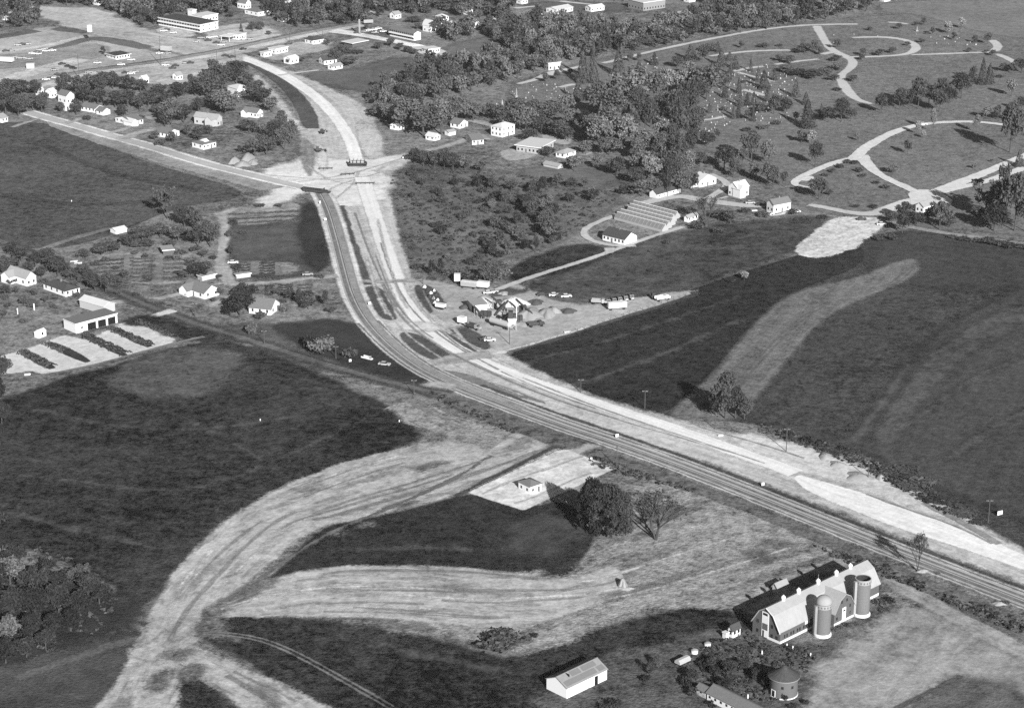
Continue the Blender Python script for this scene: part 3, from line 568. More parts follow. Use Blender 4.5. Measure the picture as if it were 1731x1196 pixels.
def crown(kind, seed, n, size):
    rng = np.random.default_rng(seed)
    if kind == 'round':
        m = 34; t = rng.uniform(0, 2 * np.pi, m); zz = rng.uniform(-.75, 1, m); rr = np.sqrt(1 - zz ** 2) * rng.uniform(.35, 1.12, m)
        C = np.stack([.34 * rr * np.cos(t), .34 * rr * np.sin(t), .6 + .27 * zz], 1); C = np.vstack([C, [[0, 0, .62]]]); Rr = np.r_[rng.uniform(.05, .17, m), .2]
    elif kind == 'tall':
        m = 26; z = rng.uniform(.2, .9, m); t = rng.uniform(0, 2 * np.pi, m); rr = .3 * np.sin(np.pi * (.12 + .8 * (z - .2) / .75)) * rng.uniform(.6, 1.05, m)
        C = np.stack([rr * np.cos(t), rr * np.sin(t), z], 1); Rr = rng.uniform(.06, .18, m)
    elif kind == 'vase':
        m = 26; z = rng.uniform(.35, .92, m); t = rng.uniform(0, 2 * np.pi, m); rr = (.12 + .34 * ((z - .3) / .62)) * rng.uniform(.6, 1.05, m)
        C = np.stack([rr * np.cos(t), rr * np.sin(t), z - .1 * rr], 1); Rr = rng.uniform(.05, .16, m)
    elif kind == 'cedar':
        z = .04 + .96 * rng.random(n) ** 1.45; t = rng.uniform(0, 2 * np.pi, n); lob = 1 + .18 * np.sin(3 * t + seed) + .14 * np.sin(7 * t + z * 30)
        rr = .48 * (1 - z) ** .75 * lob * rng.uniform(.72, 1.08, n) + .012
        P = np.stack([rr * np.cos(t), rr * np.sin(t), z], 1); Nn = np.stack([np.cos(t), np.sin(t), np.full(n, .5)], 1) + rng.normal(size=(n, 3)) * .5
        return quads_at(P, Nn / np.linalg.norm(Nn, axis=1)[:, None], size, rng)
    elif kind == 'dense':
        m = 44; z = rng.uniform(.12, .9, m); t = rng.uniform(0, 2 * np.pi, m); rr = .42 * np.sin(np.pi * np.clip(.25 + .72 * (z - .1) / .82, 0, 1)) ** .8 * rng.uniform(.55, 1.0, m)
        C = np.stack([rr * np.cos(t), rr * np.sin(t), z], 1); Rr = rng.uniform(.06, .15, m)
    elif kind == 'bush':
        m = 14; t = rng.uniform(0, 2 * np.pi, m); rr = .36 * np.sqrt(rng.random(m)); C = np.stack([rr * np.cos(t), rr * np.sin(t), .25 + .42 * rng.random(m) * (1 - rr)], 1); Rr = rng.uniform(.16, .28, m)
    V, F = clump_leaves(C, Rr, n, size, rng, .9, .6 if kind == 'dense' else 1.1)
    if kind == 'bush': V[:, 2] = np.maximum(V[:, 2], 0)
    return V, F
def trunk_mb(kind, seed):
    rng = random.Random(seed); mb = MB()
    top = {'round': .55, 'tall': .8, 'vase': .45, 'cedar': .9, 'bush': .3, 'dense': .6}[kind]; r = .028 if kind != 'bush' else .03
    mb.tube((0, 0, -.01), (rng.uniform(-.02, .02), rng.uniform(-.02, .02), top), r, r * .45, 6)
    if kind in ('round', 'vase', 'bush', 'tall'):
        for i in range(5):
            a = rng.uniform(0, 6.28); z0 = rng.uniform(.22, top * .9); l = rng.uniform(.16, .3)
            mb.tube((0, 0, z0), (math.cos(a) * l, math.sin(a) * l, z0 + rng.uniform(.12, .26)), r * .5, r * .15, 5)
    return mb
BARK = solid('bark', .06, .5, 3, stretch=(4, 4, 1))
TONES = {'k': .035, 'd': .06, 'm': .095, 'l': .15, 'p': .18}
KINDS = {'round': (5, 1900, .052), 'tall': (3, 1300, .05), 'vase': (2, 1400, .055), 'cedar': (3, 1100, .06), 'bush': (3, 520, .1), 'dense': (2, 6500, .036)}
CR = {}; TRK = {}; ONE = {}
for kd, (nv, nl, sz) in KINDS.items():
    for v in range(nv):
        V, F = crown(kd, 11 * v + len(kd), nl, sz)
        TRK[kd, v] = trunk_mb(kd, v + 5).mesh('trunk', BARK)
        tb = trunk_mb(kd, v + 5); tv = np.array(tb.V); V1, F1 = crown(kd, 11 * v + len(kd), int(nl * .6), sz * 1.25)
        for tn, tone in TONES.items():
            lm = leafmat('leaves_' + tn, tone)
            CR[kd, v, tn] = mesh_np('crown', V, F, lm)
            me = mesh_np('tree', np.vstack([V1, tv]), [tuple(f) for f in F1.tolist()] + [tuple(i + len(V1) for i in f) for f in tb.F], mats=[lm, BARK], midx=[0] * len(F1) + [1] * len(tb.F))
            ONE[kd, v, tn] = me
def bare_mesh(seed, twigs=True):
    rng = random.Random(seed); mb = MB(); tips = []
    def grow(p, d, l, r, lev):
        q = p + d * l; mb.tube(p, q, r, r * .62, 5 if lev < 2 else 4, caps=False)
        if lev >= 6: tips.append(q); return
        for i in range(3 if lev < 5 else 2):
            e = (d + Vector((rng.uniform(-1, 1), rng.uniform(-1, 1), rng.uniform(-.25, .6))) * (.62 if lev else .55)).normalized()
            grow(q, e, l * rng.uniform(.62, .86), r * .6, lev + 1)
    for a in range(3):
        grow(Vector((0, 0, 0)), Vector((math.cos(a * 2.1) * .35, math.sin(a * 2.1) * .35, 1)).normalized(), .2, .02, 1)
    return mb, tips
def tree_dims(x, y, h, wd):
    s, sv = ppm(y); g = G(x, y)
    return g, max(.8, 1.2 * (h - .1 * wd) / sv), max(.8, 1.22 * wd / s)
KNAME = {'round': 'deciduous_tree', 'tall': 'tall_tree', 'vase': 'spreading_tree', 'cedar': 'evergreen_tree', 'bush': 'shrub', 'dense': 'deciduous_tree'}
KWORD = {'round': 'rounded broadleaf tree', 'tall': 'tall narrow broadleaf tree', 'vase': 'spreading broadleaf tree', 'cedar': 'conical evergreen', 'bush': 'low leafy shrub', 'dense': 'massive broadleaf tree'}
TWORD = {'k': 'near black', 'd': 'dark', 'm': 'mid grey', 'l': 'pale', 'p': 'very pale thin'}
CNT = {}
def tree(x, y, h, wd, kd='round', tn='m', where='', group='trees'):
    g, hm, wm = tree_dims(x, y, h, wd); v = RNG.integers(KINDS[kd][0])
    k0 = {'round': .93, 'tall': .74, 'vase': .98, 'cedar': .96, 'bush': 1.1, 'dense': .95}[kd]
    if kd == 'cedar': hm *= 1.3
    nm = KNAME[kd]; big = h > 30 or wd > 34
    wj = random.uniform(.86, 1.18); scl = (wm / k0 * wj, wm / k0 * wj * random.uniform(.85, 1.15), hm * random.uniform(.88, 1.18))
    if big:
        o = link(nm, None); o.location = (g[0], g[1], 0); o.scale = scl; o.rotation_euler = (0, 0, random.uniform(0, 6.28))
        link('trunk', TRK[kd, v], o); link('crown', CR[kd, v, tn], o)
    else:
        o = link(nm, ONE[kd, v, tn]); o.location = (g[0], g[1], 0); o.scale = scl; o.rotation_euler = (0, 0, random.uniform(0, 6.28))
    tag(o, '%s %s %s' % (TWORD[tn], KWORD[kd], where), 'shrub' if kd == 'bush' else 'tree', group, px=(x, y)); return o
def trees(lst, where, group, kd='round', tn='m'):
    for t in lst:
        k_, n_ = kd, tn
        for e in t[4:]:
            if e in KINDS: k_ = e
            else: n_ = e
        tree(t[0], t[1], t[2], t[3], k_, n_, where, group)
def inside_px(pg, n, gap, seed, tries=60):
    rng = np.random.default_rng(seed); P = GP(pg); lo, hi = P.min(0), P.max(0); out = []
    X = lo + (hi - lo) * rng.random((n * tries, 2)); X = X[sdist(P, X) > 0]
    for q in X:
        if all((q[0] - r[0]) ** 2 + (q[1] - r[1]) ** 2 > gap * gap for r in out[-400:]): out.append(q)
        if len(out) >= n: break
    return np.array(out).reshape(-1, 2)
def wood(name, label, pgs, n, gap, hr, wr, tones, kinds, nl, size, seed, cat='woodland', ground=True):
    """a far wood that reads as one mass: every tree a leafy crown on a stem, joined"""
    rng = np.random.default_rng(seed); V = []; F = []; M = []; b = 0
    Q = np.vstack([inside_px(pg, k, gap, seed + i) for i, (pg, k) in enumerate(zip(pgs, n))])
    base = {k: [crown(k, 90 + j + seed, nl, size) for j in range(3)] for k in set(kinds)}
    tb = MB(); tb.tube((0, 0, 0), (0, 0, .5), .03, .015, 4)
    tv = np.array(tb.V); tf = [f for f in tb.F if len(f) == 4]; tf = np.array(tf)
    for q in Q:
        kd = kinds[rng.integers(len(kinds))]; v, f = base[kd][rng.integers(3)]
        h = rng.uniform(*hr); ww = rng.uniform(*wr) ; a = rng.uniform(0, 6.28); c, s = math.cos(a), math.sin(a); ti = rng.integers(len(tones))
        for vv, ff, mi in ((v, f, ti), (tv, tf, len(tones))):
            x = (vv[:, 0] * c - vv[:, 1] * s) * ww + q[0]; y = (vv[:, 0] * s + vv[:, 1] * c) * ww + q[1]
            V.append(np.stack([x, y, vv[:, 2] * h], 1)); F.append(ff + b); M.append(np.full(len(ff), mi)); b += len(vv)
    me = mesh_np(name, np.vstack(V), np.vstack(F), mats=[leafmat('wood_leaves_%s' % t, TONES[t]) for t in tones] + [BARK], midx=np.concatenate(M))
    o = link(name, me); tag(o, label, cat, kind='stuff'); return o

# single large trees near the camera
tree(1028, 906, 92, 78, 'dense', 'k', 'right half of the clump beside the sandy plot', 'lone trees by the road works')
tree(1000, 898, 82, 58, 'dense', 'k', 'left half of the clump beside the sandy plot', 'lone trees by the road works')
tree(1050, 900, 60, 40, 'dense', 'd', 'thin fringe of the clump beside the sandy plot', 'lone trees by the road works')
def bare_tree(x, y, h, wd, seed, label, leaves=0, lt='m'):
    g, hm, wm = tree_dims(x, y, h, wd); mb, tips = bare_mesh(seed)
    V = np.array(mb.V); sx = .5 / max(1e-3, np.abs(V[:, :2]).max()); sz = 1 / V[:, 2].max()
    o = link('bare_tree', None); o.location = (g[0], g[1], 0); o.scale = (wm * 1.05, wm * 1.05, hm); o.rotation_euler = (0, 0, seed)
    mb.V = [(a * sx, b * sx, c * sz) for a, b, c in mb.V]
    link('branches', mb.mesh('branches', BARK), o)
    if leaves:
        rng = np.random.default_rng(seed); tp = np.array([tuple(t) for t in tips]) * [sx, sx, sz]
        P = tp[rng.integers(len(tp), size=leaves)] + rng.normal(size=(leaves, 3)) * .035; Nn = rng.normal(size=(leaves, 3)); Nn /= np.linalg.norm(Nn, axis=1)[:, None]
        Vq, Fq = quads_at(P, Nn, .035, rng); link('crown', mesh_np('crown', Vq, Fq, leafmat('leaves_' + lt, TONES[lt])), o)
    tag(o, label, 'tree', px=(x, y)); return o
bare_tree(1109, 912, 78, 74, 3, 'leafless tree with fanned branches right of the big dark clump', 500, 'd')
tree(1226, 707, 62, 38, 'tall', 'd', 'at the end of the pale field strip', 'trees at the field strip')
tree(1243, 706, 50, 34, 'round', 'd', 'at the end of the pale field strip', 'trees at the field strip')
tree(1258, 708, 34, 30, 'round', 'd', 'low at the end of the pale field strip', 'trees at the field strip')
tree(1214, 704, 36, 34, 'round', 'k', 'low at the end of the pale field strip', 'trees at the field strip')
bare_tree(1551, 965, 58, 28, 5, 'slender thin crowned tree on the verge above the barn roof', 1100, 'm')
bare_tree(1194, 378, 44, 40, 6, 'bare winter tree beside the greenhouses', 400, 'm')
bare_tree(1520, 945, 10, 14, 8, 'small scrubby tree on the verge below the highway', 60, 'm')

trees([(1232,1142,26,28,'round','k'),(1254,1136,22,26,'round','k'),(1205,1130,22,24,'round','k'),(1278,1150,18,22,'round','k'),(1170,1150,20,20,'round','k'),(1296,1160,16,18,'round','k'),(1225,1165,18,22,'round','k'),(1200,1100,10,14,'bush'),(1190,1128,16,18,'bush','k'),(1208,1142,20,20,'bush','k'),(1160,1160,20,18,'bush','k'),(1100,1142,26,15,'tall','d'),(1112,1128,22,13,'tall','d'),(1092,1152,18,14,'bush','k'),(1170,1175,16,18,'bush','d'),(1230,1130,14,24,'bush','d'),(1260,1120,14,26,'bush','d'),
       (1240,1150,14,22,'bush','d'),(1275,1140,14,20,'bush','d'),(1255,1100,10,20,'bush','d'),(1300,1105,10,20,'bush','d'),(1350,1100,9,16,'bush','d'),(1410,1066,9,14,'bush','d'),(1420,1062,8,10,'bush','d'),(1432,1058,10,14,'bush','d'),(1489,1022,13,20,'bush','d'),(1503,1018,14,24,'bush','k'),
       (1495,1032,8,16,'bush','d'),(1327,1184,15,12,'bush','d'),(1340,1196,10,14,'bush','k'),(1362,1190,12,10,'bush','k'),(1040,1196,20,20,'bush','k'),(1020,1200,16,16,'bush','k'),(1225,1110,8,14,'bush','d')], 'in the farmyard below the barn', 'farmyard shrubs', 'bush', 'd')
trees([(848,1092,26,56,'bush','d'),(862,1090,20,30,'bush','m'),(905,1078,13,12,'bush','k'),(890,1082,8,18,'bush','m'),(833,1086,20,24,'bush','k')], 'at the lower edge of the scraped earth', 'scrub on the scraped earth', 'bush', 'd')
# wood at the lower left edge
trees([(18,990,52,64,'m'),(62,1006,44,48,'k'),(98,1004,40,40,'k'),(138,978,22,30,'m'),(120,985,20,26,'d'),(150,1012,42,44,'k'),(168,1020,36,38,'k'),(20,1045,52,52,'k'),(60,1042,46,46,'k'),(100,1040,46,46,'k'),(132,1042,40,44,'k'),
       (12,1088,50,50,'m'),(55,1082,46,46,'k'),(92,1076,40,42,'k'),(120,1066,34,36,'k'),(10,1120,40,40,'k'),(45,1110,36,40,'k'),(78,1100,34,36,'k'),(-10,1010,56,56,'k'),(5,935,40,34,'k'),(-8,905,40,34,'k'),(28,950,26,34,'k'),(80,970,24,30,'k')],
      'in the wood at the lower corner', 'trees of the wood at the lower left')
trees([(2,650,46,24,'k'),(-2,690,50,26,'k'),(4,722,44,26,'k'),(0,752,36,22,'k'),(10,632,26,20,'d')], 'along the edge beside the parking lot', 'trees on the picture edge', 'round', 'k')
# scrub and trees beside the highway fence line
trees([(1195,690,12,18,'bush','k'),(1300,728,7,34,'bush','m'),(1366,748,15,18,'bush','k'),(1340,740,7,34,'bush','m'),(1405,762,9,40,'bush','d'),(1452,778,12,42,'bush','m'),(1440,765,9,30,'bush','d'),(1498,800,14,44,'bush','d'),(1535,795,11,46,'bush','m'),(1540,822,12,46,'bush','m'),(1580,846,10,40,'bush','d'),(1625,868,9,40,'bush','m'),(1560,815,8,40,'bush','m'),(1655,884,8,30,'bush','d')],
      'in the hedge below the crop field', 'scrub along the field edge', 'bush', 'd')
trees([(1410,940,6,14,'bush'),(1440,948,7,14,'bush'),(1425,935,6,12,'bush'),(1585,970,5,10,'bush'),(1700,1020,8,14,'bush','d'),(1672,1028,8,12,'bush'),(1130,842,5,10,'bush')], 'on the roadside bank by the barn', 'roadside shrubs', 'bush', 'm')
trees([(1047,467,6,7,'k'),(1099,459,6,8,'k'),(1127,412,9,12,'d'),(1100,425,6,10,'m'),(1175,497,7,14,'d'),(1235,476,9,14,'k'),(1258,474,16,13,'p','round'),(925,500,6,9,'d'),(892,492,8,10,'m'),(1215,395,14,22,'d'),(1183,387,20,30,'d'),(1235,378,24,28,'d','round'),(1215,372,18,24,'d','round'),(1290,366,12,20,'d'),(1260,360,10,18,'d'),(1340,362,12,16,'d'),(1355,374,6,30,'d'),(1390,368,6,24,'d')],
      'scattered in the meadow by the lane', 'shrubs in the meadow', 'bush', 'd')
trees([(730,466,22,9,'tall','k'),(745,463,24,9,'tall','k'),(800,480,28,42,'bush','d'),(828,482,34,36,'round','d'),(778,474,20,26,'bush','d'),(762,466,16,22,'bush','m'),(848,470,24,30,'bush','m'),(795,448,16,16,'bush','k'),(705,455,14,18,'bush','d'),(840,455,16,30,'bush','m')], 'at the works yard corner', 'scrub by the works yard')
SR = random.Random(5); SCRUB = []
for row in range(13):                              # overgrown nursery rows running down to the yard
    for k in range(14):
        x = 672 + row * 27 + k * 7.5 + SR.uniform(-9, 9); y = 296 + k * 11.5 + row * 2.2 + SR.uniform(-5, 5)
        if 660 < x < 1045 and y < 462 - max(0, x - 700) * .17 and y > 283 + max(0, x - 760) * .14 and x > 655 + (y - 290) * .24 and not (x > 950 and y > 345) and SR.random() < (.74 if x < 800 else .95): SCRUB.append((x, y))
def scr(x, y):
    big = SR.random() < (.16 + .42 * (x > 820))
    return (x, y, SR.uniform(15, 23) if big else SR.uniform(6, 13), SR.uniform(13, 21) if big else SR.uniform(8, 17), SR.choice('ddkm'), 'round' if big and SR.random() < .6 else 'bush')
trees([scr(*q) for q in SCRUB], 'in the overgrown field', 'shrubs of the overgrown field', 'bush', 'd')
trees([(928,402,30,30,'m','round'),(935,372,26,26,'d','round'),(918,382,24,24,'d','round'),(895,365,24,24,'m','round'),(940,408,18,22,'k','bush')], 'in the overgrown field thicket', 'thicket trees')

# cemetery
CEM = 'among the cemetery graves'
trees([(985,140,36,22,'cedar','d'),(1003,140,42,18,'cedar','d'),(1045,128,27,22,'cedar','d'),(923,140,14,16,'d'),(941,136,14,12,'d'),(965,127,9,10,'k'),(977,170,25,16,'cedar','d'),(870,203,36,42,'m'),(905,208,38,40,'m'),(936,204,34,34,'m'),(955,196,30,30,'m'),(1065,105,13,11,'d'),(1080,104,13,9,'d'),(1080,124,17,12,'cedar','d'),
       (1062,192,64,76,'vase','m'),(1012,200,54,52,'m'),(985,224,38,26,'k'),(965,215,28,34,'m'),(1040,205,46,40,'m'),(1105,180,46,40,'m'),(1100,215,40,36,'d')], CEM, 'cemetery trees')
trees([(1128,160,40,36,'p'),(1160,162,36,36,'p'),(1165,130,23,26,'l'),(1195,168,48,52,'m'),(1222,152,28,28,'m'),(1148,228,72,26,'tall','d'),(1166,215,60,30,'tall','d'),(1140,205,50,26,'tall','m'),(1120,200,36,30,'m'),(1167,103,21,18,'cedar','d'),(1187,106,24,20,'d'),(1200,88,14,24,'m'),(1213,88,11,9,'cedar','d'),(1253,82,11,10,'d'),(1290,80,9,18,'bush','d'),
       (1219,112,19,18,'cedar','d'),(1233,103,12,9,'cedar','d'),(1243,117,18,12,'cedar','d'),(1235,126,14,10,'cedar','d'),(1269,121,14,6,'cedar','d'),(1281,138,17,9,'cedar','d'),(1291,151,19,18,'cedar','d'),(1309,136,14,9,'cedar','d'),(1256,141,7,9,'bush','d'),(1225,165,15,9,'cedar','d'),(1249,158,18,10,'cedar','d'),(1200,191,15,9,'cedar','d'),(1252,181,19,9,'cedar','d'),(1263,179,13,9,'cedar','d'),(1274,178,17,10,'cedar','d'),(1297,172,19,8,'cedar','d'),(1308,193,27,24,'d'),(1326,191,25,22,'d'),(1286,192,16,16,'d'),(1240,201,14,9,'cedar','d'),(1248,199,17,8,'cedar','d'),(1265,203,14,14,'d'),(1273,205,17,9,'cedar','d'),(1224,187,8,12,'bush','d'),(1262,222,9,15,'bush','d'),(1290,218,9,15,'bush','d'),(1312,211,9,13,'bush','d'),(1313,210,8,8,'bush','d'),(1106,110,16,14,'cedar','d'),(1145,115,20,22,'m')], CEM, 'cemetery trees')
trees([(1318,79,7,13,'bush'),(1360,91,19,24),(1376,89,17,18),(1386,93,11,14),(1415,83,17,16),(1318,104,10,15),(1336,109,16,17),(1412,104,11,20),(1459,95,13,15),(1456,102,9,14),(1486,95,13,15),(1509,91,11,14),(1330,123,13,30,'m'),(1350,129,15,30),(1372,133,17,30),(1395,129,15,30,'m'),(1415,119,13,24,'m'),(1408,137,11,22),(1443,139,14,18),(1345,164,19,11,'cedar'),(1362,177,13,12,'cedar'),(1330,191,23,22),(1364,216,31,20,'cedar','k'),(1345,206,15,12),(1400,207,25,22),(1422,206,33,28),(1438,205,19,20),(1388,197,13,8,'cedar'),
       (1490,192,28,24),(1520,185,34,28),(1537,184,31,22),(1415,153,7,13,'bush'),(1552,184,42,30),(1591,163,29,26),(1588,189,36,36),(1625,167,36,34),(1605,175,26,24),(1570,178,28,24),(1645,143,25,12,'tall'),(1660,143,26,12,'cedar'),(1672,142,21,12,'cedar'),(1690,131,7,14,'bush'),(1697,121,13,16),(1711,124,16,15),(1727,123,23,22),(1710,163,25,18,'p'),(1561,43,13,12),(1549,44,7,7),(1576,59,11,10),(1602,57,18,16,'p'),(1625,49,17,14,'p'),(1612,68,12,9,'tall'),(1648,73,13,10,'tall'),(1669,75,18,14),(1678,95,9,11),(1667,90,6,8),(1638,89,7,9),(1534,78,8,9),(1558,73,7,13),(1568,59,6,6),(1709,207,28,20),(1685,202,21,12,'tall'),(1667,200,20,22,'p'),(1727,188,22,16),(1470,52,6,10),(1520,50,9,12)], 'beside the curving cemetery drives', 'cemetery trees', 'round', 'd')
trees([(1707,258,64,42,'m'),(1650,224,25,14,'p'),(1577,224,36,13,'p'),(1534,261,19,16,'m'),(1552,228,20,10,'p'),(1561,234,11,8,'p'),(1509,293,15,22,'m'),(1647,286,9,9,'m'),(1676,274,5,7,'d'),(1722,282,19,14,'cedar','d'),(1665,367,62,48,'vase','m'),(1691,382,80,26,'tall','d'),(1715,390,76,42,'m'),(1680,390,46,42,'k'),(1652,380,30,22,'d'),(1735,392,56,36,'d'),(1529,374,31,24,'d'),(1525,394,29,24,'d'),(1507,378,19,22,'d'),(1570,377,20,20,'d'),(1588,388,44,36,'m'),(1550,382,21,24,'d'),(1605,385,20,24,'d'),(1378,282,35,27,'d'),(1372,245,26,22,'p'),(1326,316,23,12,'d'),(1307,316,29,17,'d'),(1384,337,32,28,'d'),(1402,331,10,12,'d'),(1450,239,12,10,'m'),(1355,242,18,18,'m')], 'near the cemetery entrance drive', 'trees by the cemetery entrance')
trees([(1503,404,14,28,'d'),(1485,406,10,20,'d'),(1650,409,11,26),(1670,412,12,26),(1690,415,12,26),(1708,418,12,26),(1630,406,9,22),(1610,402,8,20),(1730,420,12,24),(1420,284,8,13),(1432,276,9,13),(1444,277,8,12),(1452,291,10,13),(1458,299,9,12),(1407,291,8,13),(1395,298,7,12),(1496,319,9,14),(1481,311,8,11),(1476,351,8,15),(1446,350,5,12)], 'along the cemetery drives', 'shrubs along the drives', 'bush', 'd')
trees([(1270,274,45,34,'m'),(1299,280,33,27,'m'),(1273,302,27,23,'m'),(1298,314,33,24,'m'),(1224,288,42,32,'d'),(1183,281,21,30,'d'),(1195,248,21,26,'d'),(1188,236,13,12,'d'),(1212,235,15,9,'d'),(1090,262,42,36,'m'),(1120,252,38,28,'l'),(1140,302,48,32,'m'),(1152,328,38,28,'m'),(1100,302,34,30,'l'),(1085,332,26,32,'m'),(1110,328,26,24,'m'),(1128,332,54,15,'tall','k'),(1043,299,28,28,'d'),(1060,328,17,34,'bush','d'),(1162,300,40,26,'l'),(1165,268,40,30,'d')], 'in the grove behind the nursery cottages', 'trees of the grove')
trees([(1013,250,42,46,'l'),(1055,247,42,42,'l'),(945,234,33,46,'m'),(888,224,42,52,'m'),(1040,297,24,30,'d'),(1088,292,38,42,'l'),(928,266,17,26,'d'),(971,289,25,28,'m'),(1030,262,30,36,'m'),(1075,270,30,34,'m'),(1000,236,36,36,'m'),(915,226,30,36,'d')], 'in the grove beside the flat roofed house', 'trees of the grove')
trees([(690,222,46,42,'m'),(716,230,52,52,'m'),(746,227,54,52,'m'),(772,208,40,38,'m'),(660,208,34,32,'m'),(700,204,36,36,'d'),(735,205,34,36,'m'),(642,200,26,28,'m'),(672,198,26,28,'d'),(800,205,28,30,'m'),(825,200,26,30,'m'),(700,276,21,24,'d'),(716,281,25,24,'d'),(735,284,29,24,'d'),(751,286,31,18,'d'),(766,289,29,22,'d'),(786,288,27,20,'l'),(845,205,24,26,'m'),(813,290,16,20,'m')], 'behind the eastern lane houses', 'trees on the eastern lane')
trees([(1075,200,44,34,'d'),(1090,228,48,34,'d'),(1118,270,44,30,'m'),(1135,262,52,24,'tall','d'),(1150,280,46,24,'tall','d'),(1172,250,44,24,'tall','d'),(1178,228,40,26,'d'),(1158,192,44,26,'d'),(1030,230,44,36,'m'),(1065,232,36,34,'d'),(1020,180,40,34,'m'),(1085,165,44,38,'m'),(1112,150,30,28,'d'),(1075,310,26,30,'d'),(1105,285,30,28,'d'),(1180,175,34,30,'d'),(1205,140,26,24,'m'),(960,240,26,30,'d'),(990,262,22,28,'m'),(895,240,22,30,'d'),(860,220,26,30,'d'),(1010,285,20,26,'m'),(1145,318,40,22,'tall','d'),(1170,322,28,22,'d'),(1240,300,26,22,'d'),(1255,282,26,20,'m')], 'deep in the cemetery grove', 'trees of the grove')
# houses on the western road
trees([(15,166,27,36),(36,161,25,32),(10,192,32,38),(31,197,29,36),(56,187,25,28),(71,191,31,24),(60,163,22,28),(103,191,15,13),(129,195,23,19),(111,166,37,24),(131,161,30,30),(151,157,30,32),(171,161,31,32),(191,151,26,28),(215,156,28,28),(238,157,24,26),(141,174,26,28),(166,178,27,30),(195,182,28,30),(216,181,28,30),(236,187,22,26),(206,197,19,22),(147,203,12,14,'bush')], 'among the western end houses', 'trees around the western houses', 'round', 'd')
trees([(270,162,21,24),(300,167,29,30),(330,162,25,26),(325,152,22,16),(351,167,38,36),(376,158,40,38),(400,142,32,32),(361,132,28,18),(251,180,23,30),(281,182,25,28),(262,192,15,18),(290,211,36,40,'m'),(311,208,32,32),(279,214,23,26),(381,193,34,44,'m'),(361,188,28,28),(336,192,25,24),(431,173,27,32),(446,177,25,28),(421,224,21,30),(441,227,19,24,'m'),(451,262,31,38,'m'),(431,264,27,32,'m'),(466,248,38,24),(481,253,32,28,'m'),(476,228,32,24),(491,243,30,22,'m'),(336,237,21,28),(316,230,17,20),(291,242,17,15),(262,237,15,15),(270,247,13,19,'bush'),(351,228,15,22),(405,259,12,7,'k'),(355,203,12,12),(240,200,8,12,'bush'),(460,190,24,24,'m'),(418,150,24,26),(436,155,20,24,'m')], 'north of the western road', 'trees around the western houses', 'round', 'd')
# nursery quarter
trees([(283,370,46,34,'vase','d'),(312,383,36,36),(328,388,30,30),(356,418,36,40),(336,418,32,32),(302,407,22,30),(271,402,22,32),(241,407,24,36),(216,417,21,32),(191,427,19,28),(171,432,21,26),(141,437,17,24),(252,420,17,28),(388,402,17,10,'bush'),(391,432,19,11,'bush'),(334,470,22,32,'k'),(351,457,15,20),(161,492,27,28),(179,495,28,28),(121,472,17,22),(98,467,29,28),(36,442,25,26),(6,467,31,26),(136,480,15,13),(125,487,14,14),(60,502,15,13),(27,497,13,13),(41,517,15,17),(56,522,13,15),(14,522,11,13),(76,512,11,12),(5,537,13,14),(406,534,38,46,'k'),(426,503,24,32,'k'),(390,535,24,26,'k'),(549,518,21,12,'k'),(521,522,19,24),(506,518,23,15,'k'),(426,567,19,22,'m'),(147,573,15,17),(362,512,9,9),(490,505,14,22),(60,450,22,28),(80,440,18,24),(20,455,22,26),(212,470,12,16),(200,485,8,14,'bush'),(318,500,7,10,'bush'),(480,528,14,20,'m'),(300,440,12,20,'m'),(325,445,12,18,'m'),(345,435,12,16)], 'in the nursery gardens', 'trees of the nursery quarter', 'round', 'd')
trees([(542,597,38,42,'m'),(524,590,30,20,'k'),(592,603,19,28,'m'),(580,600,16,16,'k')], 'by the highway bend', 'bushes by the highway bend', 'bush', 'm')
trees([(160,448,9,14),(178,442,10,16),(196,455,8,12),(228,430,9,14),(245,436,8,12),(258,452,7,12),(285,438,8,12),(305,430,10,16),(318,448,9,14),(330,425,12,16),(300,462,7,12),(248,470,7,12),(345,448,8,12),(360,438,9,12),(20,480,10,14),(75,478,10,14),(90,520,8,12),(40,545,9,14),(110,455,10,14),(8,505,9,14),(130,500,8,12),(395,378,9,14),(410,395,7,12),(440,350,9,16),(470,350,8,14),(400,455,9,14),(540,470,8,14),(520,500,12,18),(440,515,9,14),(475,512,10,16),(370,470,8,10),(335,482,7,10),(230,500,8,14),(270,515,7,14)], 'in the nursery beds', 'shrubs of the nursery quarter', 'bush', 'd')
trees([(20,432,22,24),(48,462,20,22),(70,470,18,20),(110,462,20,22),(140,466,18,20),(88,452,20,24),(8,500,16,18),(150,478,20,22),(195,480,14,18),(200,500,10,14),(410,505,22,26),(440,540,14,16),(372,500,12,14),(470,500,12,16),(560,530,12,16),(230,420,14,20),(290,418,14,20),(345,400,20,24),(320,408,20,24),(310,470,12,16)], 'around the nursery cottages', 'trees of the nursery quarter', 'round', 'd')
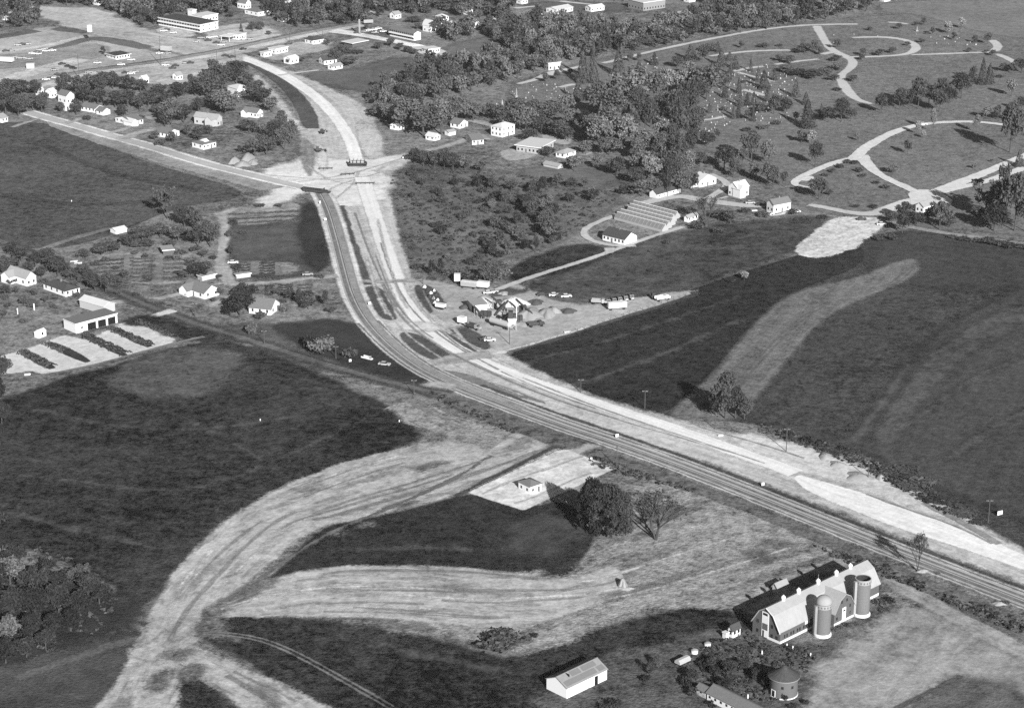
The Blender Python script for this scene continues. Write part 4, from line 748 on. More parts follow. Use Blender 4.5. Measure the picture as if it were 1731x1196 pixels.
# town and far side
trees([(525,70,8,8),(553,78,12,10),(580,88,10,22,'bush'),(600,90,9,30,'bush'),(565,108,22,22),(590,112,18,26,'m'),(575,100,20,20),(512,105,8,10),(487,108,10,10),(640,84,12,16),(660,80,14,18),(675,85,12,16),(690,90,10,14),(700,92,8,12),(752,104,14,10,'k'),(440,52,12,12),(427,53,14,14),(408,62,14,8,'cedar'),(454,60,8,10),(390,30,12,14),(375,25,12,12),(175,93,12,8,'tall'),(750,58,16,22),(775,60,12,20,'m'),(700,38,12,24),(795,40,18,18),(780,28,24,26,'m'),(850,45,10,14),(705,50,10,12),(620,50,8,8)], 'around the far town buildings', 'trees of the far town', 'round', 'd')
wood('creek_wood', 'broad grey wood of rounded crowns along the creek behind the cemetery', [[(622,180),(640,155),(700,125),(745,112),(850,105),(900,85),(880,60),(900,35),(960,45),(1080,58),(1130,45),(1200,28),(1300,22),(1420,16),(1490,10),(1490,16),(1330,46),(1200,62),(1050,92),(960,108),(900,126),(830,148),(770,164),(700,180),(640,196)]], [330], 6.5, (6, 15), (7, 14), 'mmld', ['round', 'round', 'tall'], 420, .085, 31)  # paler leaf mix puts distance haze into the crown colour
wood('far_wood', 'hazy band of far trees along the upper edge of the town', [[(440,5),(470,0),(560,-6),(860,-6),(868,40),(800,32),(755,22),(690,28),(655,22),(610,42),(560,44),(490,50),(475,38),(450,30)], [(60,-6),(260,-6),(285,20),(270,45),(238,46),(215,30),(165,11),(60,12)], [(270,-6),(420,-6),(405,6),(395,28),(320,20),(280,30)], [(-40,8),(25,14),(70,26),(64,46),(-40,52)], [(1190,-8),(1490,-8),(1480,2),(1300,18),(1210,22)], [(960,-6),(1060,-6),(1060,3),(960,2)], [(745,60),(800,55),(880,50),(900,75),(870,90),(820,62),(760,72)]], [190, 90, 55, 40, 70, 12, 34], 6.5, (6, 15), (7, 14), 'dmml', ['round', 'round', 'tall'], 360, .09, 47)  # leaf tones lightened here too, distance haze worked into the colour
# weeds and brush nobody could count
def brush(name, label, pgs, n, hr, seed, tones='dm'):
    rng = np.random.default_rng(seed); V = []; F = []; M = []; b = 0
    base = [crown('bush', 60 + j, 26, .34) for j in range(4)]
    for pg, k in zip(pgs, n):
        for q in inside_px(pg, k, .9, seed + len(V), 8):
            v, f = base[rng.integers(4)]; h = rng.uniform(*hr); a = rng.uniform(0, 6.28); c, s = math.cos(a), math.sin(a); ww = h * rng.uniform(1.2, 2.2)
            V.append(np.stack([(v[:, 0] * c - v[:, 1] * s) * ww + q[0], (v[:, 0] * s + v[:, 1] * c) * ww + q[1], v[:, 2] * h], 1)); F.append(f + b); M.append(np.full(len(f), rng.integers(len(tones)))); b += len(v)
    o = link(name, mesh_np(name, np.vstack(V), np.vstack(F), mats=[leafmat('wood_leaves_' + t, TONES[t]) for t in tones], midx=np.concatenate(M))); tag(o, label, 'brush', kind='stuff')
brush('brush', 'rough weeds and seedlings covering the overgrown field', [[(660,300),(700,280),(800,288),(930,300),(1050,332),(985,385),(950,405),(850,435),(780,468),(700,460),(675,380)]], [1000], (.5, 1.5), 71, 'mdm')
brush('weeds', 'ragged weeds along ditches and in the farmyard', [[(1150,1110),(1240,1060),(1330,1095),(1390,1090),(1340,1180),(1200,1196)], [(1270,712),(1420,755),(1560,818),(1650,880),(1600,870),(1450,790),(1330,745)], [(1380,925),(1480,950),(1560,985),(1560,1000),(1450,960)], [(1560,990),(1731,1050),(1731,1075),(1600,1020)], [(1000,770),(1180,830),(1180,836),(1000,790)], [(725,660),(880,725),(870,735),(730,672)], [(-20,900),(120,940),(200,1000),(190,1060),(60,1120),(-20,1120)]], [320, 520, 110, 100, 100, 90, 260], (.4, 1.4), 83, 'dmk')

# ------------------------------------------------------------------ buildings
W_white = solid('white_clapboard', .6, .08, .8, stretch=(.3, .3, 6)); W_grey = solid('grey_clapboard', .36, .15, .8, stretch=(.3, .3, 6)); W_brick = solid('brick_wall', .2, .25, 2.5); W_barn = solid('barn_boards', .085, .35, 1.2, stretch=(4, 4, .3)); W_stone = solid('stone_wall', .3, .5, 1.4)
R_dark = solid('dark_shingle', .055, .35, 1.5); R_mid = solid('grey_shingle', .13, .25, 1.2); R_light = solid('pale_roofing', .25, .15, .6); R_white = solid('white_roofing', .45, .1, .5); R_metal = solid('galvanised_sheet', .28, .18, .25, .45, .3, stretch=(3, 3, 1)); R_slate = solid('slate_roof', .2, .22, 1.0)
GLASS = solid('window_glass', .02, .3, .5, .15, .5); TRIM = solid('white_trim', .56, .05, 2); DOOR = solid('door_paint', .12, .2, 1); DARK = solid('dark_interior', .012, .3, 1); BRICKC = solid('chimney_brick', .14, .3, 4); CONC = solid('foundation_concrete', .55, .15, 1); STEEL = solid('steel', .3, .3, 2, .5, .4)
WM = {'w': W_white, 'g': W_grey, 'b': W_brick, 'r': W_barn, 's': W_stone}; RM = {'d': R_dark, 'm': R_mid, 'l': R_light, 'w': R_white, 'z': R_metal, 's': R_slate}
def boxmesh(name, x0, x1, y0, y1, z0, z1, mat): return MB().box(x0, x1, y0, y1, z0, z1).mesh(name, mat)
def frame_of(Np, Lp, Rp):
    n, l, r = G(*Np), G(*Lp), G(*Rp); a, b = r - n, l - n; A, B = np.hypot(*a), np.hypot(*b)
    ta = math.atan2(a[1], a[0]); tb = math.atan2(b[1], b[0]) - math.pi / 2; tb = ta + (tb - ta + math.pi) % (2 * math.pi) - math.pi
    return n, (ta * A + tb * B) / (A + B), A, B
def roof_profile(W, h, rh, kind):
    if kind == 'gambrel': return [(0, h), (W * .2, h + rh * .66), (W * .5, h + rh), (W * .8, h + rh * .66), (W, h)]
    if kind == 'arch': return [(W * (.5 - .5 * math.cos(math.pi * i / 8)), h + rh * math.sin(math.pi * i / 8)) for i in range(9)]
    return [(0, h), (W * .5, h + rh), (W, h)]
def roof_slab(mb, prof, a0, a1, axis, ov, th=.22):
    p = [Vector((c, z)) for c, z in prof]
    d0 = (p[0] - p[1]).normalized(); d1 = (p[-1] - p[-2]).normalized(); q = [p[0] + d0 * ov] + p[1:-1] + [p[-1] + d1 * ov]
    up = [Vector((v.x, v.y + th)) for v in q]
    mb.prism([(v.x, v.y + .01) for v in q] + [(v.x, v.y) for v in reversed(up)], a0, a1, axis)
def building(label, cat, Np, Lp, Rp, h, roof='gable', rh=2.0, ridge='a', wall='w', rm='d', wa=(3, 1), wb=(2, 1), door='a', chim=False, ov=.35, name='house', win=(.9, 1.2), group=None, band=False, skip=None):
    n, th, A, B = frame_of(Np, Lp, Rp)
    o = link(name, None, loc=(n[0], n[1], 0), rz=th); wm, rmat = WM[wall], RM[rm]
    mb = MB(); ax = 'x' if ridge == 'a' else 'y'; Wd = B if ridge == 'a' else A; Ln = A if ridge == 'a' else B
    if roof in ('gable', 'gambrel', 'arch'):
        pr = roof_profile(Wd, h, rh, roof); mb.prism([(0, 0), (Wd, 0)] + list(reversed(pr)), 0, Ln, ax)
        link('wall', mb.mesh('wall', wm), o); rb = MB(); roof_slab(rb, pr, -ov, Ln + ov, ax, ov); ro = link('roof', rb.mesh('roof', rmat), o)
        link('ridge_cap', boxmesh('ridge_cap', -ov, Ln + ov, Wd / 2 - .12, Wd / 2 + .12, h + rh + .18, h + rh + .3, rmat) if ax == 'x' else boxmesh('ridge_cap', Wd / 2 - .12, Wd / 2 + .12, -ov, Ln + ov, h + rh + .18, h + rh + .3, rmat), ro)
    else:
        mb.box(0, A, 0, B, 0, h); link('wall', mb.mesh('wall', wm), o)
        if roof == 'hip':
            i = min(A, B) / 2; v = [(-ov, -ov, h), (A + ov, -ov, h), (A + ov, B + ov, h), (-ov, B + ov, h)]
            v2 = [(i, B / 2, h + rh), (A - i, B / 2, h + rh)] if A > B else [(A / 2, i, h + rh), (A / 2, B - i, h + rh)]
            f = [(3, 2, 1, 0), (0, 1, 5, 4), (1, 2, 5), (2, 3, 4, 5), (3, 0, 4)] if A > B else [(3, 2, 1, 0), (0, 1, 4), (1, 2, 5, 4), (2, 3, 5), (3, 0, 4, 5)]
            base = [(x, y, z + .02) for x, y, z in v]; ro = link('roof', MB().add(base + v2, f).mesh('roof', rmat), o)
        else:
            ro = link('roof', boxmesh('roof', -ov, A + ov, -ov, B + ov, h + .004, h + .3, rmat), o)
            link('fascia', MB().box(-ov - .06, A + ov + .06, -ov - .06, -ov, h - .05, h + .36).box(-ov - .06, -ov, -ov, B + ov, h - .05, h + .36).mesh('fascia', TRIM), ro)
    ww, wh = win; st = 2.7
    me_a = boxmesh('window', -ww / 2, ww / 2, -.05, .02, 0, wh, GLASS); me_b = boxmesh('window', -.05, .02, -ww / 2, ww / 2, 0, wh, GLASS)
    if band:                                             # ribbon glazing between white floor bands
        for r in range(wb[1]):
            for k in range(wb[0]):
                y0 = B * (k + .06) / wb[0]; y1 = B * (k + .94) / wb[0]; link('window', boxmesh('window', -.06, .02, y0, y1, .9 + r * h / wb[1], .9 + r * h / wb[1] + 1.1, GLASS), o)
            link('balcony', boxmesh('balcony', -1.2, 0, .1, B - .1, r * h / wb[1] + .02, r * h / wb[1] + .75, TRIM), o) if r else None
        wb = (0, 0)
    for cnt, face in ((wa, 'a'), (wb, 'b')):
        c, rows = cnt; ln = A if face == 'a' else B
        for r in range(rows):
            for k in range(c):
                u = ln * (k + .5) / c
                if skip and r == 0 and face == skip[0] and skip[1] < u / ln < skip[2]: continue
                if door == face and r == 0 and k == c // 2 and c > 1:
                    link('door', boxmesh('door', u - .5, u + .5, -.05, .02, .05, 2.1, DOOR) if face == 'a' else boxmesh('door', -.05, .02, u - .5, u + .5, .05, 2.1, DOOR), o); continue
                if 1.0 + r * st + wh > h: break
                link('window', me_a if face == 'a' else me_b, o, loc=(u, 0, 1.0 + r * st) if face == 'a' else (0, u, 1.0 + r * st))
    if chim: link('chimney', boxmesh('chimney', A * .5 - .4, A * .5 + .4, B * .5 - .3, B * .5 + .3, h + rh * .5, h + rh + 1.1, BRICKC), ro)
    PXY[o.name] = Np; tag(o, label, cat, group); return o, n, th, A, B
def wing(o, x0, x1, y0, y1, h, rh, axis, wm, rm, ov=.3, roof='gable'):
    pr = roof_profile((y1 - y0) if axis == 'x' else (x1 - x0), h, rh, roof); off = y0 if axis == 'x' else x0
    mb = MB(); mb.prism([(c + off, z) for c, z in [(0, 0), (pr[-1][0], 0)] + list(reversed(pr))], *((x0, x1) if axis == 'x' else (y0, y1)), axis)
    link('wing_wall', mb.mesh('wing_wall', WM[wm]), o); rb = MB(); roof_slab(rb, [(c + off, z) for c, z in pr], (x0 if axis == 'x' else y0) - ov, (x1 if axis == 'x' else y1) + ov, axis, ov)
    return link('wing_roof', rb.mesh('wing_roof', RM[rm]), o)

# the big barn with its wing, ventilators and silos
def barn():
    n, th, A, B = frame_of((1318.2, 1088), (1272.4, 1067.7), (1484, 1005)); o = link('barn', None, loc=(n[0], n[1], 0), rz=th); PXY[o.name] = (1318, 1088)
    tag(o, 'huge dark gambrel barn with pale roof and five roof ventilators', 'barn')
    h, rh = 4.0, 5.6; pr = [(0, h), (B * .24, h + rh * .7), (B * .5, h + rh), (B * .76, h + rh * .7), (B, h)]
    link('wall', MB().prism([(0, 0), (B, 0)] + list(reversed(pr)), 0, A, 'x').mesh('wall', W_barn), o)
    rb = MB(); roof_slab(rb, pr, -.5, A + .5, 'x', .5, .25); ro = link('roof', rb.mesh('roof', R_metal), o)
    link('foundation', MB().box(-.06, A + .06, -.08, 0, 0, .8).box(-.08, 0, -.08, B * .45, 0, .8).mesh('foundation', CONC), o)
    # near gable: tall white bay with doors
    bay = link('hay_door', MB().box(-.16, 0, B * .42, B * .66, .3, 8.2).mesh('hay_door', TRIM), o)
    link('panel', MB().box(-.22, -.162, B * .445, B * .635, 2.6, 4.6).mesh('panel', W_barn), bay)
    link('hatch', MB().box(-.22, -.162, B * .46, B * .62, 7.2, 7.9).mesh('hatch', DARK), bay)
    link('door', MB().box(-.22, -.162, B * .57, B * .62, .3, 2.3).mesh('door', DARK), bay)
    wn = boxmesh('window', -.06, .02, -.4, .4, 0, 1.1, GLASS)
    for y in (.12, .3, .82):
        for z in (.9, 3.9): link('window', wn, o, loc=(0, B * y, z))
    ws = boxmesh('window', -.3, .3, -.06, .02, 0, 1.0, GLASS)
    for k in range(6):
        for d in (-.55, .55): link('window', ws, o, loc=(2.6 + k * 2.9 + d, 0, 1.3))
    link('hay_hatch', boxmesh('hay_hatch', 11.2, 13.4, -.1, .02, 2.4, 3.7, TRIM), o)
    for k in range(5): link('window', ws, o, loc=(A * .68 + k * 2.6, 0, 1.4))
    link('gable_trim', MB().prism([(B*.5, h+rh+.05), (B*.5, h+rh+.3), (B*.24-.05, h+rh*.7+.3), (-.45, h-.6), (-.3, h-.7), (B*.24, h+rh*.7+.05)], -.62, -.5, 'x').mesh('gable_trim', TRIM), ro)
    # cross wing
    x0, x1 = A * .437, A * .636; Wd = x1 - x0; p2 = [(x0, h), (x0 + Wd * .24, h + rh * .62), (x0 + Wd * .5, h + rh * .86), (x1 - Wd * .24, h + rh * .62), (x1, h)]
    wg = link('cross_wing', MB().prism([(x0, 0), (x1, 0)] + list(reversed(p2)), -3.6, B * .5, 'y').mesh('cross_wing', W_barn), o)
    rb = MB(); roof_slab(rb, p2, -4.1, B * .5, 'y', .45, .24); link('roof', rb.mesh('roof', R_metal), wg)
    link('hay_door', MB().box(x0 + Wd * .4, x0 + Wd * .58, -3.72, -3.6, .2, 4.6).mesh('hay_door', TRIM), wg)
    link('hatch', MB().box(x0 + Wd * .44, x0 + Wd * .54, -3.78, -3.722, 3.4, 3.9).mesh('hatch', DARK), wg)
    for u, z in ((.36, 6.2), (.62, 6.2), (.14, 1.5), (.82, 1.5), (.8, 3.9)): link('window', boxmesh('window', -.35, .35, -.06, .02, 0, .9, GLASS), wg, loc=(x0 + Wd * u, -3.6, z))
    link('foundation', MB().box(x0, x1, -3.7, -3.6, 0, .7).mesh('foundation', CONC), wg)
    for u in (.155, .305, .5, .685, .83):
        v = link('ventilator', MB().lathe([(.001, 0), (.55, 0), (.5, .9), (.75, .95), (.55, 1.15), (.7, 1.25), (.05, 1.9), (.001, 1.9)], 12, (A * u, B * .5)).mesh('ventilator', TRIM), ro); v.location = (0, 0, h + rh)
    link('lightning_rod', MB().tube((A * .5, B * .5, h + rh + 1.7), (A * .5, B * .5, h + rh + 3.2), .04).mesh('lightning_rod', STEEL), ro)
    return n, th, A, B
BN, BTH, BA, BB = barn()
W_silo = solid('silo_staves', .12, .25, 1.2, stretch=(6, 6, .5)); W_silo_d = solid('silo_lining', .03, .3, 1)
def silo(x, y, r, h, dome, label):
    g = G(x, y); o = link('silo', None, loc=(g[0], g[1], 0)); PXY[o.name] = (x, y); tag(o, label, 'silo')
    if dome:
        link('wall', MB().lathe([(r, .8), (r, h)], 40).mesh('wall', W_silo, True), o)
        link('dome', MB().lathe([(r * 1.03, h + .01), (r * 1.02, h + .25)] + [(r * 1.02 * math.cos(a), h + .25 + 2.0 * math.sin(a)) for a in np.linspace(.1, 1.55, 8)] + [(.001, h + 2.26)], 40).mesh('dome', R_light, True), o)
    else:
        link('wall', MB().lathe([(r, .8), (r, h), (r - .22, h), (r - .22, h - 7)], 40).mesh('wall', W_silo, True), o)
        link('lining', MB().lathe([(r - .24, h - .03), (r - .24, h - 5), (.001, h - 5)], 32).mesh('lining', W_silo_d), o)
        link('rim', MB().lathe([(r + .02, h - .15), (r + .1, h - .12), (r + .1, h + .03), (r - .1, h + .03)], 40).mesh('rim', STEEL), o)
    bd = link('band', MB().lathe([(r + .03, h - 1.45), (r + .05, h - 1.42), (r + .05, h - .25), (r + .03, h - .22)], 40).mesh('band', R_light), o)
    for k in range(16):
        a = k * math.pi / 8; b = link('panel', boxmesh('panel', -.02, .05, -.22, .22, h - 1.15, h - .55, W_silo), bd); b.location = (math.cos(a) * (r + .04), math.sin(a) * (r + .04), 0); b.rotation_euler = (0, 0, a)
    link('foundation', MB().lathe([(r + .35, -.05), (r + .35, .55), (r + .02, .85), (r - .1, .85)], 40).mesh('foundation', CONC), o)
    for z in np.arange(1.6, h - 1.6, 1.1): link('hoop', MB().lathe([(r, z), (r + .03, z + .02), (r + .03, z + .08), (r, z + .1)], 32).mesh('hoop', W_silo), o)
    a = R_(205) ; c = MB(); c.box(r - .05, r + .75, -.42, .42, .9, h - .6); q = link('chute', c.mesh('chute', R_slate if dome else R_light), o); q.rotation_euler = (0, 0, a)
    return o
silo(1389.9, 1072, 2.3, 10.4, True, 'dark banded silo with a white dome in front of the barn')
silo(1455.9, 1037.6, 2.3, 11.8, False, 'open topped dark silo at the far end of the barn')
def crib():
    g = G(1324, 1171); r, h = 3.9, 5.6; o = link('round_crib', None, loc=(g[0], g[1], 0)); PXY[o.name] = (1324, 1171); tag(o, 'squat round granary with a dark conical roof below the barn', 'granary')
    link('wall', MB().lathe([(r, .3), (r, h)], 40).mesh('wall', solid('granary_tiles', .1, .3, 2, stretch=(3, 3, 3)), True), o)
    ro = link('roof', MB().lathe([(r + .5, h - .1), (r + .5, h + .05), (.9, h + 2.2), (.8, h + 2.6), (.001, h + 3.0)], 16).mesh('roof', R_dark), o); link('eave_trim', MB().lathe([(r + .53, h - .2), (r + .56, h - .18), (r + .56, h + .02), (r + .53, h + .03)], 32).mesh('eave_trim', R_slate), ro)
    link('foundation', MB().lathe([(r + .15, -.05), (r + .15, .35), (r - .05, .36)], 32).mesh('foundation', CONC), o)
    d = link('door', boxmesh('door', r - .1, r + .06, -.55, .55, .3, 2.2, DARK), o); d.rotation_euler = (0, 0, R_(218)); link('door_frame', MB().box(r - .1, r + .09, -.75, -.552, .3, 2.4).box(r - .1, r + .09, .552, .75, .3, 2.4).box(r - .1, r + .09, -.55, .55, 2.202, 2.4).mesh('door_frame', TRIM), d)
    for a in (300, 258): q = link('window', boxmesh('window', r - .1, r + .05, -.35, .35, 3.2, 4.0, GLASS), o); q.rotation_euler = (0, 0, R_(a))
crib()
o, n, th, A, B = building('white machine shed with striped pale roof at the lower edge', 'shed', (958.1, 1180.3), (922.8, 1164.1), (1026.9, 1148.3), 3.2, 'gable', 1.9, 'a', 'w', 's', (0, 0), (0, 0), None, name='machine_shed', ov=.25)
link('door', boxmesh('door', A * .69, A * .77, -.05, .02, .05, 2.7, DARK), o); link('door', boxmesh('door', A * .535, A * .55, -.05, .02, .05, 1.6, R_mid), o)
rs = math.atan2(1.9, B / 2)
for (u0, u1, v0, v1) in ((.27, .5, .55, .95), (.54, .88, .55, .95), (.02, .78, .06, .47), (.82, .98, .06, .47)):
    mb = MB(); zf = lambda v: 3.2 + 1.9 * v + .235; mb.add([(A * u0, B * .5 * v0, zf(v0)), (A * u1, B * .5 * v0, zf(v0)), (A * u1, B * .5 * v1, zf(v1)), (A * u0, B * .5 * v1, zf(v1))], [(0, 1, 2, 3)]); link('roof_panel', mb.mesh('roof_panel', solid('weathered_sheet', .14, .15, .8)), o)
link('roof_vent', boxmesh('roof_vent', A * .2, A * .215, B * .3, B * .5, 4.6, 5.3, DARK), o)
building('small dark roofed milk house at the near barn corner', 'outbuilding', (1238.4, 1078.3), (1230, 1075), (1252, 1072.5), 2.4, 'gable', 1.3, 'a', 'w', 'd', (2, 1), (1, 1), None, name='milk_house')
building('tiny white lean-to left of the milk house', 'outbuilding', (1227, 1080), (1221, 1077), (1232, 1078), 1.7, 'flat', 0, 'a', 'w', 'w', (0, 0), (0, 0), None, name='lean_to', ov=.1)
building('long low poultry house with dark roof leaving the lower edge', 'shed', (1330, 1250), (1196, 1182), (1352, 1238), 2.3, 'gable', 1.5, 'b', 'w', 'm', (0, 0), (14, 1), None, name='poultry_house', win=(.7, .7))
building('small grey shed with weedy yard at the end of the poultry house', 'shed', (1192, 1180), (1178, 1172), (1204, 1174), 1.9, 'gable', .9, 'b', 'g', 'm', (0, 0), (1, 1), None, name='small_shed', win=(.6, .6))
building('little hut with grey roof in the shadow behind the barn', 'hut', (1314, 1003), (1303, 1001), (1335, 997), 1.8, 'gable', 1.2, 'a', 'g', 'l', (0, 0), (0, 0), None, name='hut')
o, *_ = building('small white pump house with dark hipped roof on the sandy plot', 'pump house', (896, 836.1), (876, 826.8), (915.8, 830), 2.9, 'hip', 1.2, 'a', 'w', 'm', (2, 1), (2, 1), 'a', name='pump_house', win=(.75, .95))
# garage and parking lot quarter
o, n, th, A, B = building('long white garage with three open bays facing the parking lot', 'garage', (128.8, 563.7), (106, 555.6), (200.4, 546), 3.9, 'flat', 0, 'a', 'w', 'm', (0, 0), (0, 0), None, name='garage', ov=.15)
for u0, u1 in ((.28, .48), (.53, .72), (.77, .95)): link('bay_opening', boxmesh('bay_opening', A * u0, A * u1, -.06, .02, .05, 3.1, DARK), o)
link('window', boxmesh('window', A * .12, A * .17, -.05, .02, 1.6, 2.3, GLASS), o)
building('pale roofed white shed behind the three bay garage', 'shed', (176, 531), (136, 519), (194, 524.5), 3.3, 'gable', 1.3, 'b', 'g', 'w', (0, 0), (0, 0), None, name='shed')
building('white house with broad dark hipped roof above the garage', 'house', (110.9, 501.8), (74.9, 488), (134.5, 494.9), 2.5, 'hip', 1.9, 'a', 'w', 'd', (3, 1), (4, 1), 'a', True)
o, n, th, A, B = building('light roofed house half hidden by trees at the picture edge', 'house', (45, 484), (18, 472), (56, 478), 3.6, 'gable', 2.4, 'b', 'w', 'l', (2, 1), (3, 1), None)
wing(o, -3, A * .5, B * .55, B, 3.2, 2.0, 'x', 'w', 'l')
building('little white box hut beside the parking lot entrance', 'hut', (66, 572), (60, 569.5), (77, 567), 2.2, 'gable', .8, 'a', 'w', 'w', (1, 1), (0, 0), None, name='hut', ov=.15)
o, n, th, A, B = building('white twin gabled cottage by the nursery lane', 'house', (345.2, 506), (315.8, 492.7), (365.3, 496.7), 2.7, 'gable', 2.6, 'b', 'w', 'm', (2, 1), (3, 1), 'b', True)
wing(o, -2.6, A * .6, B * .55, B * .95, 2.6, 2.2, 'x', 'w', 'm')
building('long pale flat shed behind the twin gabled cottage', 'shed', (342, 475), (330, 473), (368, 471), 1.8, 'flat', 0, 'a', 'g', 'l', (0, 0), (0, 0), None, name='shed')
building('pale low shed beside the planting rows', 'shed', (400, 471), (397, 469), (424, 468), 1.6, 'flat', 0, 'a', 'g', 'l', (0, 0), (0, 0), None, name='shed')
building('dark roofed house among the black trees by the highway bend', 'house', (458, 533), (423, 528), (469, 521), 2.6, 'gable', 3.0, 'b', 'w', 'm', (2, 1), (3, 1), 'a', True)
o, *_ = building('open shelter with square pale roof in the nursery garden', 'shelter', (276, 433), (273, 425.5), (294, 431), 2.6, 'flat', 0, 'a', 'r', 'l', (0, 0), (0, 0), None, name='shelter')
building('white low shed at the field corner above the nursery', 'shed', (196, 396), (190, 392), (212, 391), 1.6, 'gable', .8, 'a', 'w', 'w', (0, 0), (0, 0), None, name='shed')
building('narrow white shed hidden in the nursery trees', 'shed', (288, 393), (286, 391), (299, 392), 1.6, 'flat', 0, 'a', 'w', 'w', (0, 0), (0, 0), None, name='shed')
# nursery and cottages
building('chapel like white cottage with dark roof inside the lane loop', 'house', (1055.7, 414.9), (1020.3, 405.2), (1074.4, 407.3), 2.8, 'gable', 2.5, 'b', 'w', 'd', (0, 0), (6, 1), 'b', True)
building('long low white building with dark roof behind the greenhouses', 'outbuilding', (1111.1, 336.3), (1097.3, 333.1), (1150.6, 325.5), 2.4, 'gable', 1.9, 'a', 'w', 'd', (5, 1), (0, 0), None, name='outbuilding', win=(.8, .7))
o, n, th, A, B = building('white gabled cottage at the top of the nursery drive', 'house', (1182, 316.9), (1170, 312), (1208.4, 310), 3.0, 'gable', 2.8, 'b', 'w', 'w', (3, 1), (2, 1), 'a', True)
wing(o, -3.5, 0, B * .3, B * .9, 2.8, 1.6, 'x', 'w', 'm')
o, n, th, A, B = building('bright two storey farmhouse with white roof right of the nursery', 'house', (1246.6, 334.2), (1230, 330), (1266.7, 330), 4.7, 'gable', 2.4, 'a', 'w', 'w', (3, 2), (3, 2), 'a', True)
wing(o, -.2, A * .45, -2.0, B * .5, 4.4, 1.8, 'y', 'w', 'w')
o, n, th, A, B = building('white house with dark roof and curved front walk', 'house', (1307.6, 360.6), (1298.6, 355.8), (1334, 354.4), 4.2, 'gable', 2.0, 'a', 'w', 'm', (3, 2), (2, 2), 'a', True)
building('low head house at the end of the greenhouses', 'outbuilding', (1163, 376), (1158, 374), (1178, 370), 2.2, 'gable', 1.0, 'a', 'w', 'l', (3, 1), (0, 0), None, name='head_house')
# greenhouses: five glazed ranges side by side
gn, gth, gA, gB = frame_of((1119.4, 392.7), (1044.6, 369.1), (1172, 373))
GLZ = solid('greenhouse_glass', .15, .2, .8, .4, .3, stretch=(.4, 5, .4)); GFR = solid('greenhouse_frame', .3, .1, 2)
for k in range(5):
    wd_ = gA / 5 - .5; ln_ = gB * (1 if k < 2 else .92); o = link('greenhouse', None, rz=gth); c_, s_ = math.cos(gth), math.sin(gth); u = gA / 5 * k; v = (gB - ln_) * (.6 if k > 2 else 0) + 2.2 * k
    o.location = (gn[0] + c_ * u - s_ * v, gn[1] + s_ * u + c_ * v, 0); PXY[o.name] = (1119 + 11 * k, 392 - 4 * k)
    link('wall', MB().prism([(0, 0), (wd_ - .3, 0), (wd_ - .3, 1.3), ((wd_ - .3) / 2, 3.3), (0, 1.3)], 0, ln_, 'y').mesh('wall', GFR), o)
    rb = MB(); roof_slab(rb, [(0, 1.3), ((wd_ - .3) / 2, 3.3), (wd_ - .3, 1.3)], .1, ln_ - .1, 'y', .05, .1); gl = link('glass_roof', rb.mesh('glass_roof', GLZ), o)
    link('ridge_cap', boxmesh('ridge_cap', (wd_ - .3) / 2 - .2, (wd_ - .3) / 2 + .2, 0, ln_, 3.38, 3.6, TRIM), gl)
    bars = MB()
    for j in range(int(ln_ / 2.4)): bars.add([(-.03, .6 + j * 2.4, 1.42), ((wd_ - .3) / 2, .6 + j * 2.4, 3.43), ((wd_ - .3) / 2, .78 + j * 2.4, 3.43), (-.03, .78 + j * 2.4, 1.42)], [(0, 1, 2, 3)])
    link('glazing_bars', bars.mesh('glazing_bars', GFR), gl)
    tag(o, ['nearest', 'second nearest', 'middle', 'fourth', 'farthest'][k] + ' of the five glazed greenhouse ranges', 'greenhouse', 'greenhouse ranges')
# eastern lane houses
building('white two storey house with hipped roof at the end of the eastern lane', 'house', (848.2, 232.5), (835, 227.6), (864.9, 225.5), 5.4, 'hip', 1.7, 'a', 'w', 'w', (3, 2), (3, 2), 'a', True, win=(.8, 1.2))
o, n, th, A, B = building('grey roofed cottage with white gable by the eastern lane', 'house', (798.2, 245), (788.5, 236.6), (817, 242.9), 2.5, 'gable', 1.7, 'a', 'w', 'm', (3, 1), (1, 1), 'a')
link('carport', boxmesh('carport', A * 1.02, A * 1.6, 1, B, 2.3, 2.5, R_light), o)
building('small white cottage with steep roof under the lane trees', 'house', (776.7, 217.9), (764, 214.4), (787.8, 213), 2.6, 'gable', 2.0, 'b', 'w', 'm', (2, 1), (2, 1), 'a')
building('tiny white garage left of the lane cottages', 'garage', (758.7, 230), (755, 227.5), (767.7, 227), 2.0, 'gable', .8, 'a', 'w', 'l', (1, 1), (0, 0), None, name='garage')
building('low white cottage at the foot of the tall lane trees', 'house', (734.4, 238.7), (722, 235.2), (741.3, 235.2), 2.2, 'gable', 1.5, 'b', 'w', 'w', (2, 1), (2, 1), None)
building('white cottage with grey roof nearest the new concrete road', 'house', (673.3, 220.7), (661.5, 217.6), (685.1, 215.8), 2.4, 'gable', 1.8, 'a', 'w', 'm', (3, 1), (1, 1), 'a')
building('stone house with wide white flat roof', 'house', (911.4, 261), (876.7, 254.7), (929.4, 248), 3.6, 'flat', 0, 'a', 's', 'w', (3, 1), (6, 1), 'b', ov=.9)
building('cottage with broad pale hipped roof beside the stone house', 'house', (954.4, 268), (942, 264.4), (970.4, 261.5), 2.4, 'hip', 1.6, 'a', 'w', 'l', (2, 1), (2, 1), None)
building('low shed with pale roof in the grass below the stone house', 'shed', (943, 286), (920, 280.5), (950, 283), 1.4, 'gable', 1.0, 'b', 'g', 'l', (0, 0), (0, 0), None, name='shed')
building('white gatehouse half hidden in trees at the cemetery entrance', 'gatehouse', (1561, 361), (1550, 357), (1578, 354.5), 3.2, 'gable', 1.8, 'a', 'w', 'l', (3, 1), (2, 1), None, name='gatehouse')
